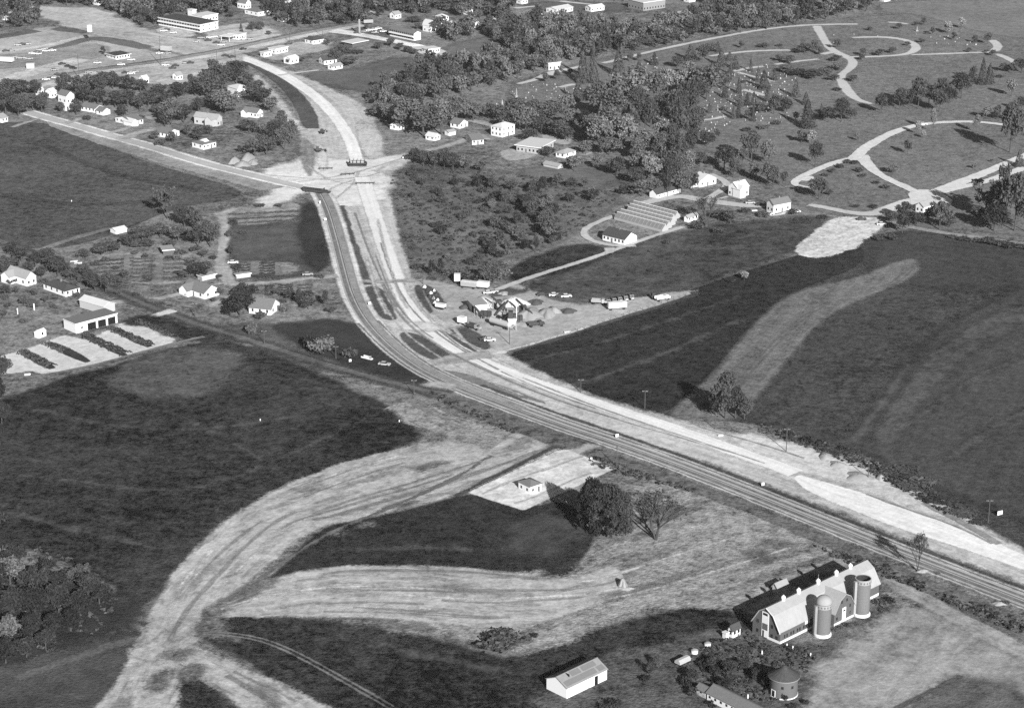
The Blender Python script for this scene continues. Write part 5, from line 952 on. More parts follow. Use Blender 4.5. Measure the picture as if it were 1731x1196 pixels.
building('grey brick cemetery workshop with light yard', 'workshop', (927, 119.5), (922, 117), (947, 117), 4.5, 'flat', 0, 'a', 'g', 'm', (3, 1), (2, 1), 'a', name='workshop')
# western houses
WH = 'houses along the western road'
building('white two storey house among trees left of the white bungalow', 'house', (401.8, 164.5), (394, 158), (416.4, 159.5), 4.8, 'hip', 1.6, 'a', 'w', 'w', (2, 2), (2, 2), None, group=WH)
o, n, th, A, B = building('white bungalow with two front gables near the curved median', 'house', (434.5, 200), (410.9, 196), (444, 196.6), 3.0, 'gable', 1.9, 'b', 'w', 'm', (3, 1), (4, 1), 'a', group=WH)
wing(o, -1.6, A * .5, B * .6, B, 2.8, 1.6, 'x', 'w', 'm')
o, n, th, A, B = building('large grey house with pale roof at the garden centre', 'house', (367, 214), (329, 209), (375.5, 210.5), 4.2, 'gable', 2.0, 'b', 'g', 'l', (2, 1), (4, 1), 'a', True, group=WH)
wing(o, -3, A * .5, B * .1, B * .4, 4.0, 1.8, 'x', 'g', 'l')
o, n, th, A, B = building('white house with dark roof alone beside the western road', 'house', (343.5, 253.3), (326.2, 248), (364.4, 248), 2.8, 'hip', 1.4, 'a', 'w', 'm', (4, 1), (2, 1), 'a', group=WH)
link('dormer', MB().prism([(B*.2, 2.8), (B*.7, 2.8), (B*.7, 3.6), (B*.45, 4.6), (B*.2, 3.6)], A * .3, A * .65, 'x').mesh('dormer', W_white), o)
building('dark roofed cottage with white porch behind garden trees', 'house', (285.2, 234.1), (267.9, 229.2), (300, 228.5), 2.6, 'gable', 1.8, 'b', 'w', 'm', (2, 1), (3, 1), 'a', group=WH)
building('white two storey gable house at the western end', 'house', (113, 176), (106, 171), (120, 172.5), 4.8, 'gable', 2.2, 'b', 'w', 'm', (2, 2), (2, 2), None, group=WH)
building('small white house left of the western gable house', 'house', (87.4, 166.5), (81, 164), (92, 164), 3.8, 'gable', 1.5, 'a', 'w', 'w', (2, 1), (1, 1), None, group=WH)
building('narrow white cottage in front of the western gable house', 'house', (111, 187.5), (107, 185), (123, 184), 2.6, 'gable', 1.2, 'a', 'w', 'w', (2, 1), (1, 1), None, group=WH)
building('white cottage far back at the western end', 'house', (101, 162), (97, 160), (108, 160), 2.8, 'gable', 1.2, 'a', 'w', 'l', (2, 1), (1, 1), None, group=WH)
building('grey roofed ranch house with long white front', 'house', (161, 191), (141, 186), (171, 186.5), 2.5, 'gable', 1.5, 'b', 'w', 'm', (2, 1), (4, 1), 'a', group=WH)
building('white gable garage right of the grey roofed ranch house', 'garage', (174, 195.5), (168, 192), (182, 192), 2.4, 'gable', 1.6, 'b', 'w', 'm', (0, 0), (1, 1), None, name='garage', group=WH)
o, n, th, A, B = building('bright white ranch house at the forked driveway', 'house', (222, 213), (194, 206), (243, 209), 2.5, 'gable', 1.7, 'a', 'w', 'm', (4, 1), (4, 1), 'a', group=WH)
wing(o, -1, A * .4, -2.2, B * .4, 2.4, 1.5, 'y', 'w', 'w')
building('white house cut by the picture edge beside dark trees', 'house', (3, 208), (-10, 204), (11, 205), 2.6, 'gable', 1.6, 'a', 'w', 'l', (2, 1), (1, 1), None, group=WH)
# far town
FT = 'buildings of the far town'
building('long two storey white motel with dark window bands', 'motel', (338.7, 55.5), (273.4, 41.6), (364, 48.5), 5.2, 'flat', 0, 'b', 'w', 'd', (3, 2), (16, 2), None, name='motel', group=FT, band=True)
building('white building with flat roof behind the long motel', 'building', (343, 38), (327, 34), (367, 33), 4.0, 'flat', 0, 'a', 'w', 'w', (5, 1), (3, 1), None, name='building', group=FT)
building('white cube shaped water tank house behind the motel', 'tank house', (325.5, 28.5), (320, 26.5), (330, 27), 4.5, 'flat', 0, 'a', 'w', 'w', (0, 0), (0, 0), None, name='tank_house', group=FT)
building('white gabled church like house near the upper edge', 'house', (415.7, 16), (404, 13), (422, 14), 4.2, 'gable', 2.8, 'b', 'w', 'm', (2, 1), (3, 1), None, group=FT)
building('white house with large dark hipped roof near the upper edge', 'house', (436.5, 28), (423.3, 22), (456, 22), 3.0, 'hip', 2.0, 'a', 'w', 'm', (4, 1), (3, 1), None, group=FT)
o, n, th, A, B = building('white filling station at the far crossroads', 'filling station', (404, 68), (388, 65), (414, 64.5), 3.4, 'flat', 0, 'a', 'w', 'w', (3, 1), (4, 1), None, name='filling_station', group=FT)
link('canopy', MB().box(-9, -2.5, .5, B, 3.3, 3.6).box(-8.6, -8.3, 1, 1.3, 0, 3.3).box(-8.6, -8.3, B - 1.3, B - 1, 0, 3.3).mesh('canopy', TRIM), o)
building('long grey roofed white motel block with two window bands', 'motel', (699.7, 69.4), (658, 61), (712.2, 67.3), 4.8, 'gable', 1.3, 'b', 'w', 'm', (0, 0), (12, 2), None, name='motel', group=FT, band=True)
building('tall white barn shaped house beside the grey motel', 'house', (729, 56), (714.3, 53.2), (740, 54), 4.6, 'gambrel', 3.2, 'b', 'w', 'w', (3, 1), (2, 1), None, group=FT)
building('white two storey house behind the barn shaped house', 'house', (746, 42), (738, 39), (757.3, 40), 5.0, 'hip', 1.8, 'a', 'w', 'w', (3, 2), (2, 2), None, group=FT)
building('low white cottage right of the barn shaped house', 'house', (770.5, 49.8), (762, 46), (777.4, 47.5), 2.6, 'gable', 1.5, 'b', 'w', 'w', (2, 1), (2, 1), None, group=FT)
building('pale house with cupola at the far wood edge', 'house', (833, 48.5), (821, 45), (845.4, 44), 3.4, 'hip', 2.6, 'a', 'g', 'l', (3, 1), (2, 1), None, True, group=FT)
building('white pavilion at the end of the bright far drive', 'pavilion', (723.3, 91.5), (718, 87.5), (740, 88), 2.8, 'flat', 0, 'a', 'w', 'w', (5, 1), (2, 1), None, name='pavilion', group=FT)
building('dark walled building under a long white flat roof', 'building', (596, 80), (581, 77), (620, 75.5), 2.6, 'flat', 0, 'a', 'r', 'w', (0, 0), (0, 0), None, name='building', group=FT, ov=1.2)
building('white bungalow with black hipped roof on the far highway', 'house', (528.6, 76), (520.2, 72), (547.3, 71.5), 2.8, 'hip', 1.8, 'a', 'w', 'd', (3, 1), (2, 1), None, group=FT)
building('white block with flat roof at the far crossroads', 'shop', (466, 92.5), (458, 89.5), (483.4, 87.5), 3.4, 'flat', 0, 'a', 'w', 'w', (4, 1), (2, 1), None, name='shop', group=FT)
building('small white kiosk in front of the flat roofed block', 'kiosk', (447, 97.5), (443.5, 95.5), (456.4, 94.8), 3.0, 'flat', 0, 'a', 'w', 'w', (2, 1), (1, 1), None, name='kiosk', group=FT)
building('little white gable house above the new concrete road', 'house', (491, 109), (486, 106), (499, 105), 3.4, 'gable', 1.2, 'a', 'w', 'w', (2, 1), (1, 1), None, group=FT)
building('white cottage with black roof in the middle of the far meadow', 'house', (548, 110), (544, 106), (566.7, 106.5), 2.8, 'gable', 2.2, 'a', 'w', 'd', (3, 1), (2, 1), None, group=FT)
building('small white garage in front of the far meadow cottage', 'garage', (563, 119), (558, 116.5), (576, 115), 2.2, 'gable', 1.2, 'a', 'w', 'l', (2, 1), (1, 1), None, name='garage', group=FT)
building('white building at the upper edge above the graded road', 'building', (166, 9.5), (160, 7), (178, 6.5), 5.0, 'gable', 1.4, 'a', 'w', 'l', (3, 1), (1, 1), None, name='building', group=FT)
building('low drive in restaurant with dark roof and white fascia', 'restaurant', (196.4, 102), (184.6, 96.8), (216.5, 97.5), 2.6, 'flat', 0, 'a', 'w', 'd', (5, 1), (3, 1), None, name='restaurant', group=FT, ov=.8)
building('pale house half hidden in the dark far trees at the left edge', 'house', (12, 35), (6, 33), (20, 32), 3.0, 'gable', 1.6, 'a', 'w', 'l', (2, 1), (1, 1), None, group=FT)
building('wide brick school with white flat roof on the upper edge', 'school', (1087.4, 19), (1060.6, 13), (1125.3, 14), 5.8, 'flat', 0, 'a', 'b', 'w', (8, 1), (5, 1), None, name='school', group=FT, ov=.3)
building('long white roofed building left of the school', 'building', (941, 24), (924, 20.5), (968, 18.8), 2.8, 'gable', 1.2, 'a', 'w', 'w', (6, 1), (3, 1), None, name='building', group=FT)
building('white roofed hall nearest the school', 'building', (999, 20.5), (988, 18.3), (1022.7, 17.6), 2.8, 'gable', 1.2, 'a', 'w', 'w', (5, 1), (2, 1), None, name='building', group=FT)
building('low white shed at the left end of the far halls', 'shed', (913.6, 31), (901, 28.5), (921, 28.7), 2.6, 'gable', 1.0, 'b', 'w', 'w', (2, 1), (3, 1), None, name='shed', group=FT)
for x, y, w_, lb, rm_ in ((482, 10, 12, 'white house beside the far wood at the upper edge', 'w'), (508, 6, 11, 'pale roofed house in the far wood at the upper edge', 'l'), (524, 4, 12, 'second pale house in the far wood', 'w'), (224, 14, 9, 'small white house right of the graded far road', 'w'), (247, 16, 10, 'small pale roofed house in the upper left wood', 'l'), (212, 22, 8, 'tiny white shed on the graded far road bank', 'w'), (478, 36, 14, 'pale roofed barn below the church like house', 'l'), (668, 31, 13, 'low pale house on the far side road', 'l'), (882, 6, 12, 'white far house left of the halls', 'w'), (790, 24, 8, 'white far chimney house in the wood', 'w'), (1165, 3, 12, 'white far house right of the school', 'w'), (1495, 2, 8, 'tiny white farm building at the upper edge', 'w'), (300, 135, 12, 'small pale store among the trees below the far highway', 'l'), (243, 141, 12, 'small white store among the trees below the far highway', 'w'), (392, 125, 7, 'tiny white hut on the bank above the trees', 'w'), (66, 160, 8, 'white outbuilding behind the western end trees', 'w'), (800, 46, 9, 'small white shed at the far wood edge', 'w')):
    building(lb, 'house', (x, y + 1.5), (x - w_ * .45, y - .8), (x + w_ * .55, y - .8), 3.0, 'gable', 1.6, 'a', 'w', rm_, (2, 1), (1, 1), None, group=FT)

# ------------------------------------------------------------------ poles, signs, yard equipment, vehicles, graves
WOODP = solid('pole_timber', .07, .4, 2, stretch=(6, 6, .4)); TYRE = solid('tyre', .02, .2, 2); PAINT_W = solid('white_paint', .55, .05, 1, .4, .4); PAINT_D = solid('dark_paint', .04, .2, 1, .35, .4); PAINT_M = solid('grey_paint', .25, .15, 1, .35, .4); PAINT_L = solid('pale_paint', .32, .1, 1, .35, .4); RUST = solid('rusty_steel', .05, .4, 1.5); AGG = solid('aggregate', .25, .2, 1.2); AGGW = solid('white_limestone', .5, .12, .8); SOIL = solid('dug_soil', .24, .35, .7)
def pole(x, y, hpx, label, cross=True, stay=False):
    g = G(x, y); h = hpx / ppm(y)[1]; o = link('utility_pole', None, loc=(g[0], g[1], 0)); PXY[o.name] = (x, y)
    link('shaft', MB().tube((0, 0, -.3), (0, 0, h), .17, .11, 8).mesh('shaft', WOODP), o)
    if cross:
        a = link('crossarm', boxmesh('crossarm', -1.1, 1.1, .12, .26, h - .7, h - .5, WOODP), o)
        for k in (-.95, -.5, .5, .95): link('insulator', MB().tube((k, .19, h - .5), (k, .19, h - .3), .05).mesh('insulator', TRIM), a)
    tag(o, label, 'utility pole', 'utility poles'); return o
for x, y, h, lb in ((1042.5, 790, 37, 'dark utility pole at the corner of the sandy plot'), (1090, 690, 31, 'faint utility pole in front of the dark crop field'), (1208.5, 725, 26, 'utility pole at the foot of the sparse tree'), (1329, 763, 40, 'utility pole beside the pale spoil bank'), (1467.5, 808, 28, 'utility pole in the hedge above the new slab'), (1670.5, 883, 40, 'utility pole left of the white notice board'), (861.4, 582, 29, 'utility pole at the works yard entrance'), (700, 667, 26, 'utility pole where the track meets the highway'), (568, 606, 22, 'utility pole beside the bushes at the bend'), (834, 707, 18, 'utility pole on the dark bank above the graded earth'), (981.8, 664, 24, 'utility pole at the near edge of the dark field'), (447, 582, 24, 'utility pole along the cinder track'), (330, 536, 24, 'utility pole by the track near the twin gabled cottage'), (134, 134, 40, 'tall pole in front of the drive in forecourt'), (272, 111, 48, 'tall pole on the far highway below the motel'), (398, 108, 26, 'pole above the trees at the far crossroads'), (367, 113, 26, 'pole at the far crossroads forecourt'), (490, 72, 16, 'pole behind the white shop on the far highway'), (545, 62, 22, 'pole with lamp on the far highway verge'), (715, 480, 10, 'short pole at the fence of the works yard')):
    pole(x, y, h, lb)
def board(x, y, wpx, hpx, leg, label, name='road_sign', cat='sign', rz=0.3, mat=None, group=None):
    g = G(x, y); s, sv = ppm(y); wpx *= .85; hpx *= .85; w_ = wpx / s; hh = hpx / sv; l = leg / sv; o = link(name, None, loc=(g[0], g[1], 0), rz=rz); PXY[o.name] = (x, y)
    link('panel', boxmesh('panel', -w_ / 2, w_ / 2, -.06, .06, l, l + hh, mat or TRIM), o)
    for k in (-.35, .35): link('post', boxmesh('post', k * w_ - .06, k * w_ + .06, .062, .18, 0, l + hh * .8, WOODP), o)
    tag(o, label, cat, group); return o
RS = 'white road work signs'
board(1043, 741, 6.5, 6, 3, 'square white sign on the verge behind the plot corner pole', group=RS); board(1289.5, 823, 6, 6, 3, 'square white sign beside the old highway above the barn', group=RS); board(550, 375, 5, 4.5, 2.5, 'white sign left of the old highway below the crossing', group=RS); board(625, 517, 5.5, 5, 2.5, 'white sign on the median at the works yard', group=RS); board(541, 346, 3.5, 5, 2, 'small white sign right after the crossing', group=RS); board(999.5, 778, 4, 4, 2, 'tiny white sign at the sandy plot drive', group=RS)
board(592, 612, 5, 5, 1, 'white square marker by the bushes at the bend', group=RS); board(1690, 871, 13, 8, 1.5, 'bright white notice board in the field corner at the right edge', 'notice_board', 'board', .5)
board(153, 72, 9, 13, 17, 'tall white roadside billboard on two legs at the far forecourt', 'billboard', 'billboard', .1); board(608, 58, 3.5, 26, 2, 'tall slim pylon sign beside the bright far drive', 'pylon_sign', 'sign', .1, R_slate); board(623, 42, 19, 6, 3, 'grey hoarding behind the far highway', 'hoarding', 'billboard', .25, R_light)
board(30, 511 + 20, 2, 12, 0, 'slim white post beside the garden path at the left edge', 'marker_post', 'post', 0); board(58, 524, 2.2, 13, 0, 'slim white standpipe in the garden left of the shed', 'marker_post', 'post', 0)

# vehicles
def car_mesh(paint, kind='car'):
    mb = MB()
    if kind == 'car':
        mb.prism([(-2.3, .35), (2.3, .35), (2.35, .75), (2.2, .95), (-2.2, 1.0), (-2.4, .8)], -.85, .85, 'y', 0) if False else None
        P = [(-2.35, .35), (2.35, .35), (2.4, .75), (2.25, .92), (1.0, .98), (-1.7, .98), (-2.3, .95), (-2.42, .75)]
        mb.add([(x, -.86, z) for x, z in P] + [(x, .86, z) for x, z in P], [tuple(range(7, -1, -1)), tuple(range(8, 16))] + [(i, (i + 1) % 8, (i + 1) % 8 + 8, i + 8) for i in range(8)], 0)
        Q = [(-1.65, .985), (1.0, .985), (.45, 1.45), (-1.1, 1.47)]
        mb.add([(x, -.78 + (.1 if z > 1.1 else 0), z) for x, z in Q] + [(x, .78 - (.1 if z > 1.1 else 0), z) for x, z in Q], [(3, 2, 1, 0), (4, 5, 6, 7), (0, 1, 5, 4), (1, 2, 6, 5), (3, 0, 4, 7)], 1)
        mb.box(-1.15, .5, -.7, .7, 1.455, 1.53, 0)
        for x in (-1.45, 1.45):
            for y in (-.8, .8): mb.tube((x, y - .11, .34), (x, y + .11, .34), .34, n=10, mi=2)
    return mb.mesh('car', [paint, GLASS, TYRE])
CARM = {'w': car_mesh(PAINT_W), 'd': car_mesh(PAINT_D), 'm': car_mesh(PAINT_M), 'l': car_mesh(PAINT_L)}
CW = {'w': 'white', 'd': 'black', 'm': 'grey', 'l': 'pale'}
def car(x, y, tn, rz, where, group):
    g = G(x, y); o = link('car', CARM[tn], loc=(g[0], g[1], .25), rz=rz); tag(o, '%s saloon car %s' % (CW[tn], where), 'car', group, px=(x, y)); return o
FC = 'cars on the far forecourts'
for x, y, t_, a in ((30,78,'l',.2),(38,77,'d',.2),(46,76,'l',.2),(10,88,'d',.3),(20,87,'m',.3),(62,91,'d',.2),(55,92,'w',.1),(64,93,'w',.1),(78,88,'w',.1),(89,87,'w',.1),(68,86,'l',.2),(75,84,'l',.2),(34,100,'l',.2),(42,100,'l',.2),(50,101,'l',.1),(28,98,'m',.2),(165,108,'w',.1),(222,103,'w',.2),(205,111,'w',.2),(105,110,'d',.5),(115,114,'d',-.4),(124,117,'d',-.4),(92,120,'m',.4),(98,128,'d',.2),(108,127,'m',.2),(78,136,'w',.1),(94,133,'w',.1),(150,124,'m',.3)): car(x, y, t_, a, 'parked on the far left forecourt', FC)
for x, y, t_, a in ((292,117,'d',.1),(297,113,'d',.1),(280,112,'w',.1),(270,92,'w',.1),(283,92,'m',.3),(313,108,'m',.1),(322,108,'d',.1),(222,126,'w',.1),(228,123,'l',.1),(193,129,'w',.1),(212,125,'d',.1),(381,96,'d',.1),(393,98,'d',.1),(411,85,'d',.6),(282,52,'d',.2),(277,54,'w',.2),(293,57,'w',.2)): car(x, y, t_, a, 'beside the far highway', FC)
for x, y, t_, a in ((352,70,'d',.1),(366,74,'d',.1),(374,78,'w',.1),(340,66,'m',.1),(355,65,'w',.1),(362,64,'w',.2),(412,68,'w',.1),(422,68,'l',.1),(332,72,'l',.1),(378,73,'m',.1)): car(x, y, t_, a, 'at the far filling station', FC)
for x, y, t_, a in ((617,55,'m',.1),(624,53,'w',.1),(632,52,'w',.1),(640,50,'w',.1),(634,57,'m',.1),(648,55,'w',.1),(604,57,'d',.1),(488,76,'d',.2)): car(x, y, t_, a, 'outside the grey far motel', FC)
for x, y, t_, a, w_ in ((687,268,'w',.3,'at the mouth of the eastern lane'),(551,327,'d',-.2,'next to the bus on the crossing'),(949,503,'d',.1,'at the back fence of the works yard'),(957,503,'w',.2,'second in line at the back of the works yard'),(937,501,'w',.1,'behind the gravel heaps'),(917,500,'d',.1,'far left along the back fence of the works yard'),(828,577,'w',.1,'on the grass strip in front of the silver tanker'),(833,495,'l',.2,'beside the dark spoil behind the works hut'),(826,497,'w',.2,'behind the works hut roof'),(820,575,'d',.3,'just left of the white car near the tanker'),(394,446,'w',.1,'beside the planting rows'),(520,466,'m',.2,'on the nursery lane near the highway'),(650,618,'l',-.3,'on the grass below the bend'),(1300,364,'w',.2,'in front of the white house with curved walk'),(1345,360,'w',.2,'beside the drive near the gravel lot'),(1560,212,'w',.1,'far off on the cemetery drive'),(1490,381,'w',.1,'at the edge of the crushed stone lot'),(1456,373,'d',.1,'on the crushed stone lot'),(1268,345,'l',.1,'parked by the farmhouse lawn'),(1285,348,'d',.2,'dark beside the farmhouse drive')):
    car(x, y, t_, a, w_, None)
def truck(x, y, rz, label, paint, bed, group=None, L=6.2):
    g = G(x, y); o = link('truck', None, loc=(g[0], g[1], .2), rz=rz); PXY[o.name] = (x, y)
    c = link('cab', MB().box(L * .5 - 1.7, L * .5 - .5, -1.05, 1.05, .7, 2.3).box(L * .5 - .5, L * .5 + .7, -.8, .8, .7, 1.5).mesh('cab', paint), o); link('windscreen', boxmesh('windscreen', L * .5 - .52, L * .5 - .46, -.95, .95, 1.55, 2.2, GLASS), c)
    link('bed', MB().box(-L * .5, L * .5 - 1.9, -1.15, 1.15, .95, 1.1).box(-L * .5, L * .5 - 1.9, -1.15, -1.02, 1.1, 2.1).box(-L * .5, L * .5 - 1.9, 1.02, 1.15, 1.1, 2.1).box(L * .5 - 2.05, L * .5 - 1.9, -1.02, 1.02, 1.1, 2.2).mesh('bed', bed), o)
    wm_ = MB().tube((0, -.15, 0), (0, .15, 0), .48, n=10).mesh('wheel', TYRE)
    for wx in (-L * .32, L * .42):
        for wy in (-.95, .95): link('wheel', wm_, o, loc=(wx, wy, .48))
    tag(o, label, 'truck', group); return o
ORD = ['first', 'second', 'third', 'fourth', 'fifth', 'sixth', 'seventh', 'eighth']
for k in range(5): truck(1027 + 9.8 * k, 513 - 1.9 * k, -1.3, '%s from the left in the row of parked dump trucks' % ORD[k], PAINT_L, RUST, 'row of dump trucks in the works yard', 5.0).scale = (.85, .8, .85)
truck(1012, 514, -.2, 'lone pale truck left of the dump truck row', PAINT_L, PAINT_M); truck(1119, 508, .5, 'small white truck beside the loader at the yard end', PAINT_W, PAINT_W); truck(620, 608, -.6, 'white flat truck parked below the highway bend', PAINT_W, PAINT_W).scale = (.7, .8, .6)
def trailer(x, y, L, W, H, rz, label, mat, cat='trailer', name='trailer', z0=.9):
    g = G(x, y); o = link(name, None, loc=(g[0], g[1], .2), rz=rz); PXY[o.name] = (x, y)
    b = link('body', MB().box(-L / 2, L / 2, -W / 2, W / 2, z0, z0 + H).mesh('body', mat), o); link('roof', MB().box(-L / 2 - .05, L / 2 + .05, -W / 2 - .05, W / 2 + .05, z0 + H + .004, z0 + H + .12).mesh('roof', PAINT_W), b)
    wm_ = MB().tube((0, -.15, 0), (0, .15, 0), .45, n=10).mesh('wheel', TYRE)
    for wx in (-L * .36, L * .36):
        for wy in (-W * .42, W * .42): link('wheel', wm_, o, loc=(wx, wy, .45))
    tag(o, label, cat); return o
trailer(1043, 523, 8, 2.4, 2.2, .25, 'white box trailer below the row of dump trucks', PAINT_W); trailer(793, 487, 7.0, 2.4, 2.0, -.35, 'grey site trailer with pale roof on the yard edge', PAINT_M); trailer(817, 488, 5, 2.4, 2.2, -.35, 'shorter white site trailer on the yard edge', PAINT_W); trailer(773, 478, 2.6, 2.2, 3.0, 0, 'narrow upright white cabin behind the site trailers', PAINT_W); trailer(781, 548, 3.2, 2.4, 2.2, -.6, 'white cabin with dark window between the grass strips', PAINT_W); trailer(745, 522, 4.2, 2.2, 1.2, -.5, 'white flat trailer at the tip of the scrap row', PAINT_W)
bus = trailer(531, 326, 11, 2.5, 2.3, -.42, 'dark long bus waiting on the dusty crossing', PAINT_D, 'bus', 'bus', .7)
for k in range(8): link('window', boxmesh('window', -4.9 + 1.2 * k, -3.9 + 1.2 * k, -1.29, -1.252, 1.75, 2.5, GLASS), bus)
trailer(8, 106, 12, 3, 2.4, -.25, 'long white trailer at the left edge of the far forecourt', PAINT_W); trailer(281, 88, 7, 3, 2.4, -.4, 'pale van on the far roadside', PAINT_L)
trailer(52, 117, 5, 3, 3, .1, 'pale square booth on the far forecourt', PAINT_L, 'booth', 'booth', .3)
# paving train on the end of the new slab
def paver():
    g = G(604, 281); o = link('paving_machine', None, loc=(g[0], g[1], .2)); PXY[o.name] = (604, 281); tag(o, 'dark paving machine standing on the end of the new concrete', 'paving machine')
    link('frame', MB().box(-4.6, 4.6, -.3, .3, .9, 1.5).box(-4.6, 4.6, 3.4, 4.0, .9, 1.5).box(-4.6, -4.1, .3, 3.4, .9, 1.4).box(4.1, 4.6, .3, 3.4, .9, 1.4).mesh('frame', PAINT_D), o)
    link('hopper', MB().box(-3.6, 3.6, .8, 2.6, 1.0, 2.4).mesh('hopper', PAINT_M), o)
    for k in range(5): link('strut', boxmesh('strut', -4.3 + 2 * k, -4.1 + 2 * k, -.2, 3.9, 1.5, 2.9, PAINT_D), o)
    for x in (-4.4, 4.4): link('track', MB().box(x - .4, x + .4, -.8, 4.6, 0, .9).mesh('track', TYRE), o)
    link('screed', MB().box(-4.3, 4.3, -1.9, -1.2, .2, .7).mesh('screed', PAINT_D), o)
paver()
def barricade(x, y, n, rz, label):
    g = G(x, y); o = link('barricade', None, loc=(g[0], g[1], .2), rz=rz); PXY[o.name] = (x, y)
    for k in range(n):
        link('leg', boxmesh('leg', k * 2.2 - .08, k * 2.2 + .08, -.4, .4, 0, 1.2, PAINT_D), o)
    link('rail', boxmesh('rail', -.4, (n - 1) * 2.2 + .4, -.46, -.402, .7, 1.1, PAINT_D), o); tag(o, label, 'barricade')
barricade(577, 297, 4, .2, 'dark barricade with rail in the middle of the crossing'); barricade(540, 287, 4, .05, 'barricade across the pale unfinished lane'); barricade(603, 312, 5, .05, 'barricade across the start of the graded bed')
for x, y, rz, lb in ((546, 226, 1.2, 'dark grader parked on the unfinished lane'), (541, 257, .2, 'flat dark roller on the unfinished lane'), (1109, 505, .3, 'dark loader at the far end of the works yard')):
    g = G(x, y); o = link('grader', None, loc=(g[0], g[1], .2), rz=rz); PXY[o.name] = (x, y)
    link('body', MB().box(-2.2, 1.0, -.8, .8, .8, 1.7).box(-2, -.6, -.7, .7, 1.7, 2.7).box(1.0, 3.4, -.2, .2, 1.0, 1.4).mesh('body', PAINT_D), o); link('blade', MB().box(.6, .85, -1.7, 1.7, .1, .8).mesh('blade', PAINT_M), o)
    for wx in (-1.7, -.6, 3.0):
        for wy in (-.9, .9): link('wheel', MB().tube((wx, wy - .2, .5), (wx, wy + .2, .5), .5, n=10).mesh('wheel', TYRE), o)
    tag(o, lb, 'grader')

# heaps
def heap(x, y, wpx, dpx, hpx, mat, label, name='gravel_heap', seed=0, cat='heap'):
    g = G(x, y); s, sv = ppm(y); a = wpx / s / 2; b = dpx / s / 2 / math.sin(PITCH); h = hpx / sv; rng = np.random.default_rng(seed + int(x)); n = 28
    V = []; F = []; th = np.linspace(0, 2 * np.pi, n, endpoint=False); rad = 1 + .16 * np.sin(3 * th + rng.uniform(0, 6)) + .1 * np.sin(5 * th + rng.uniform(0, 6)) + rng.normal(0, .015, n)
    for k, f in enumerate((1.08, .82, .58, .36, .16, .0)):
        zz = h * (1 - (f / 1.08) ** 1.7)
        for i in range(n): V.append((a * rad[i] * f * math.cos(th[i]) + rng.normal(0, .06), b * rad[i] * f * math.sin(th[i]) + rng.normal(0, .06), zz + (rng.normal(0, .035 * h) if 0 < k < 5 else 0) - (.05 if k == 0 else 0)))
    for k in range(5):
        for i in range(n): F.append((k * n + i, k * n + (i + 1) % n, (k + 1) * n + (i + 1) % n, (k + 1) * n + i))
    o = link(name, mesh_np(name, V, F, mat, True), loc=(g[0], g[1], .1)); tag(o, label, cat, px=(x, y)); return o
heap(868, 512, 46, 16, 9, AGGW, 'broad white limestone heap at the works'); heap(815, 512, 44, 18, 9, AGGW, 'white limestone heap left of the batching tower'); heap(832, 531, 34, 10, 7, AGG, 'grey gravel heap in front of the works hut'); heap(895, 532, 44, 20, 9, AGG, 'large grey gravel heap right of the batching tower'); heap(925, 530, 30, 16, 8, SOIL, 'brownish soil ridge beside the grey gravel heap', 'soil_heap'); heap(936, 526, 22, 12, 7, SOIL, 'second soil ridge beside the gravel heap', 'soil_heap'); heap(960, 527, 26, 7, 6, solid('dark_soil', .06, .3, 1), 'dark soil heap at the right end of the gravel', 'soil_heap'); heap(885, 548, 34, 8, 3, AGG, 'flat gravel spread beside the silver tanker'); heap(851, 497, 18, 7, 4, AGG, 'small gravel heap behind the works'); heap(912, 541, 22, 7, 2, AGG, 'thin gravel spread beside the soil ridges')
heap(1396, 772, 26, 12, 5, AGG, 'pale rubble mound above the new slab', 'spoil_heap'); heap(1415, 785, 26, 10, 4, AGG, 'pale rubble mound next to the slab end', 'spoil_heap'); heap(1488, 808, 16, 8, 6, AGG, 'rounded pale spoil mound under the hedge pole', 'spoil_heap'); heap(1450, 805, 40, 14, 4, AGG, 'long pale spoil bank beside the new slab', 'spoil_heap'); heap(1053, 990, 16, 8, 13, AGG, 'sharp white earth cone on the scraped ground', 'earth_cone'); heap(1058, 995, 26, 4, 3, AGG, 'thin pale spill of earth below the white cone', 'earth_spill'); heap(1560, 965, 22, 5, 3, AGG, 'white gravel pile at the foot of the slender tree'); heap(1690, 1020, 26, 5, 3, AGG, 'pale culvert mouth on the right verge', 'culvert_mound')
heap(396, 273, 17, 14, 7, AGG, 'rounded pale spoil heap left of the crossing lot', 'spoil_heap'); heap(418, 268, 22, 20, 8, AGG, 'larger pale spoil heap left of the crossing', 'spoil_heap'); heap(410, 278, 26, 12, 5, AGG, 'low pale spoil heap in front of the larger one', 'spoil_heap'); heap(428, 275, 16, 12, 5, AGG, 'small pale spoil heap at the right end of the row', 'spoil_heap')
for i, (x, y, tn) in enumerate(((718,486,'w'),(722,492,'d'),(728,496,'w'),(734,492,'w'),(726,502,'d'),(733,505,'m'),(738,499,'d'),(740,508,'w'),(742,514,'d'),(735,512,'w'))):
    heap(x, y, random.uniform(4, 8), random.uniform(3, 5), random.uniform(3, 5), {'w': PAINT_W, 'd': PAINT_D, 'm': PAINT_M}[tn], '%s scrap pile in the row on the grass strip of the works' % {'w': 'white', 'd': 'dark', 'm': 'grey'}[tn], 'scrap_pile', i, 'scrap pile')

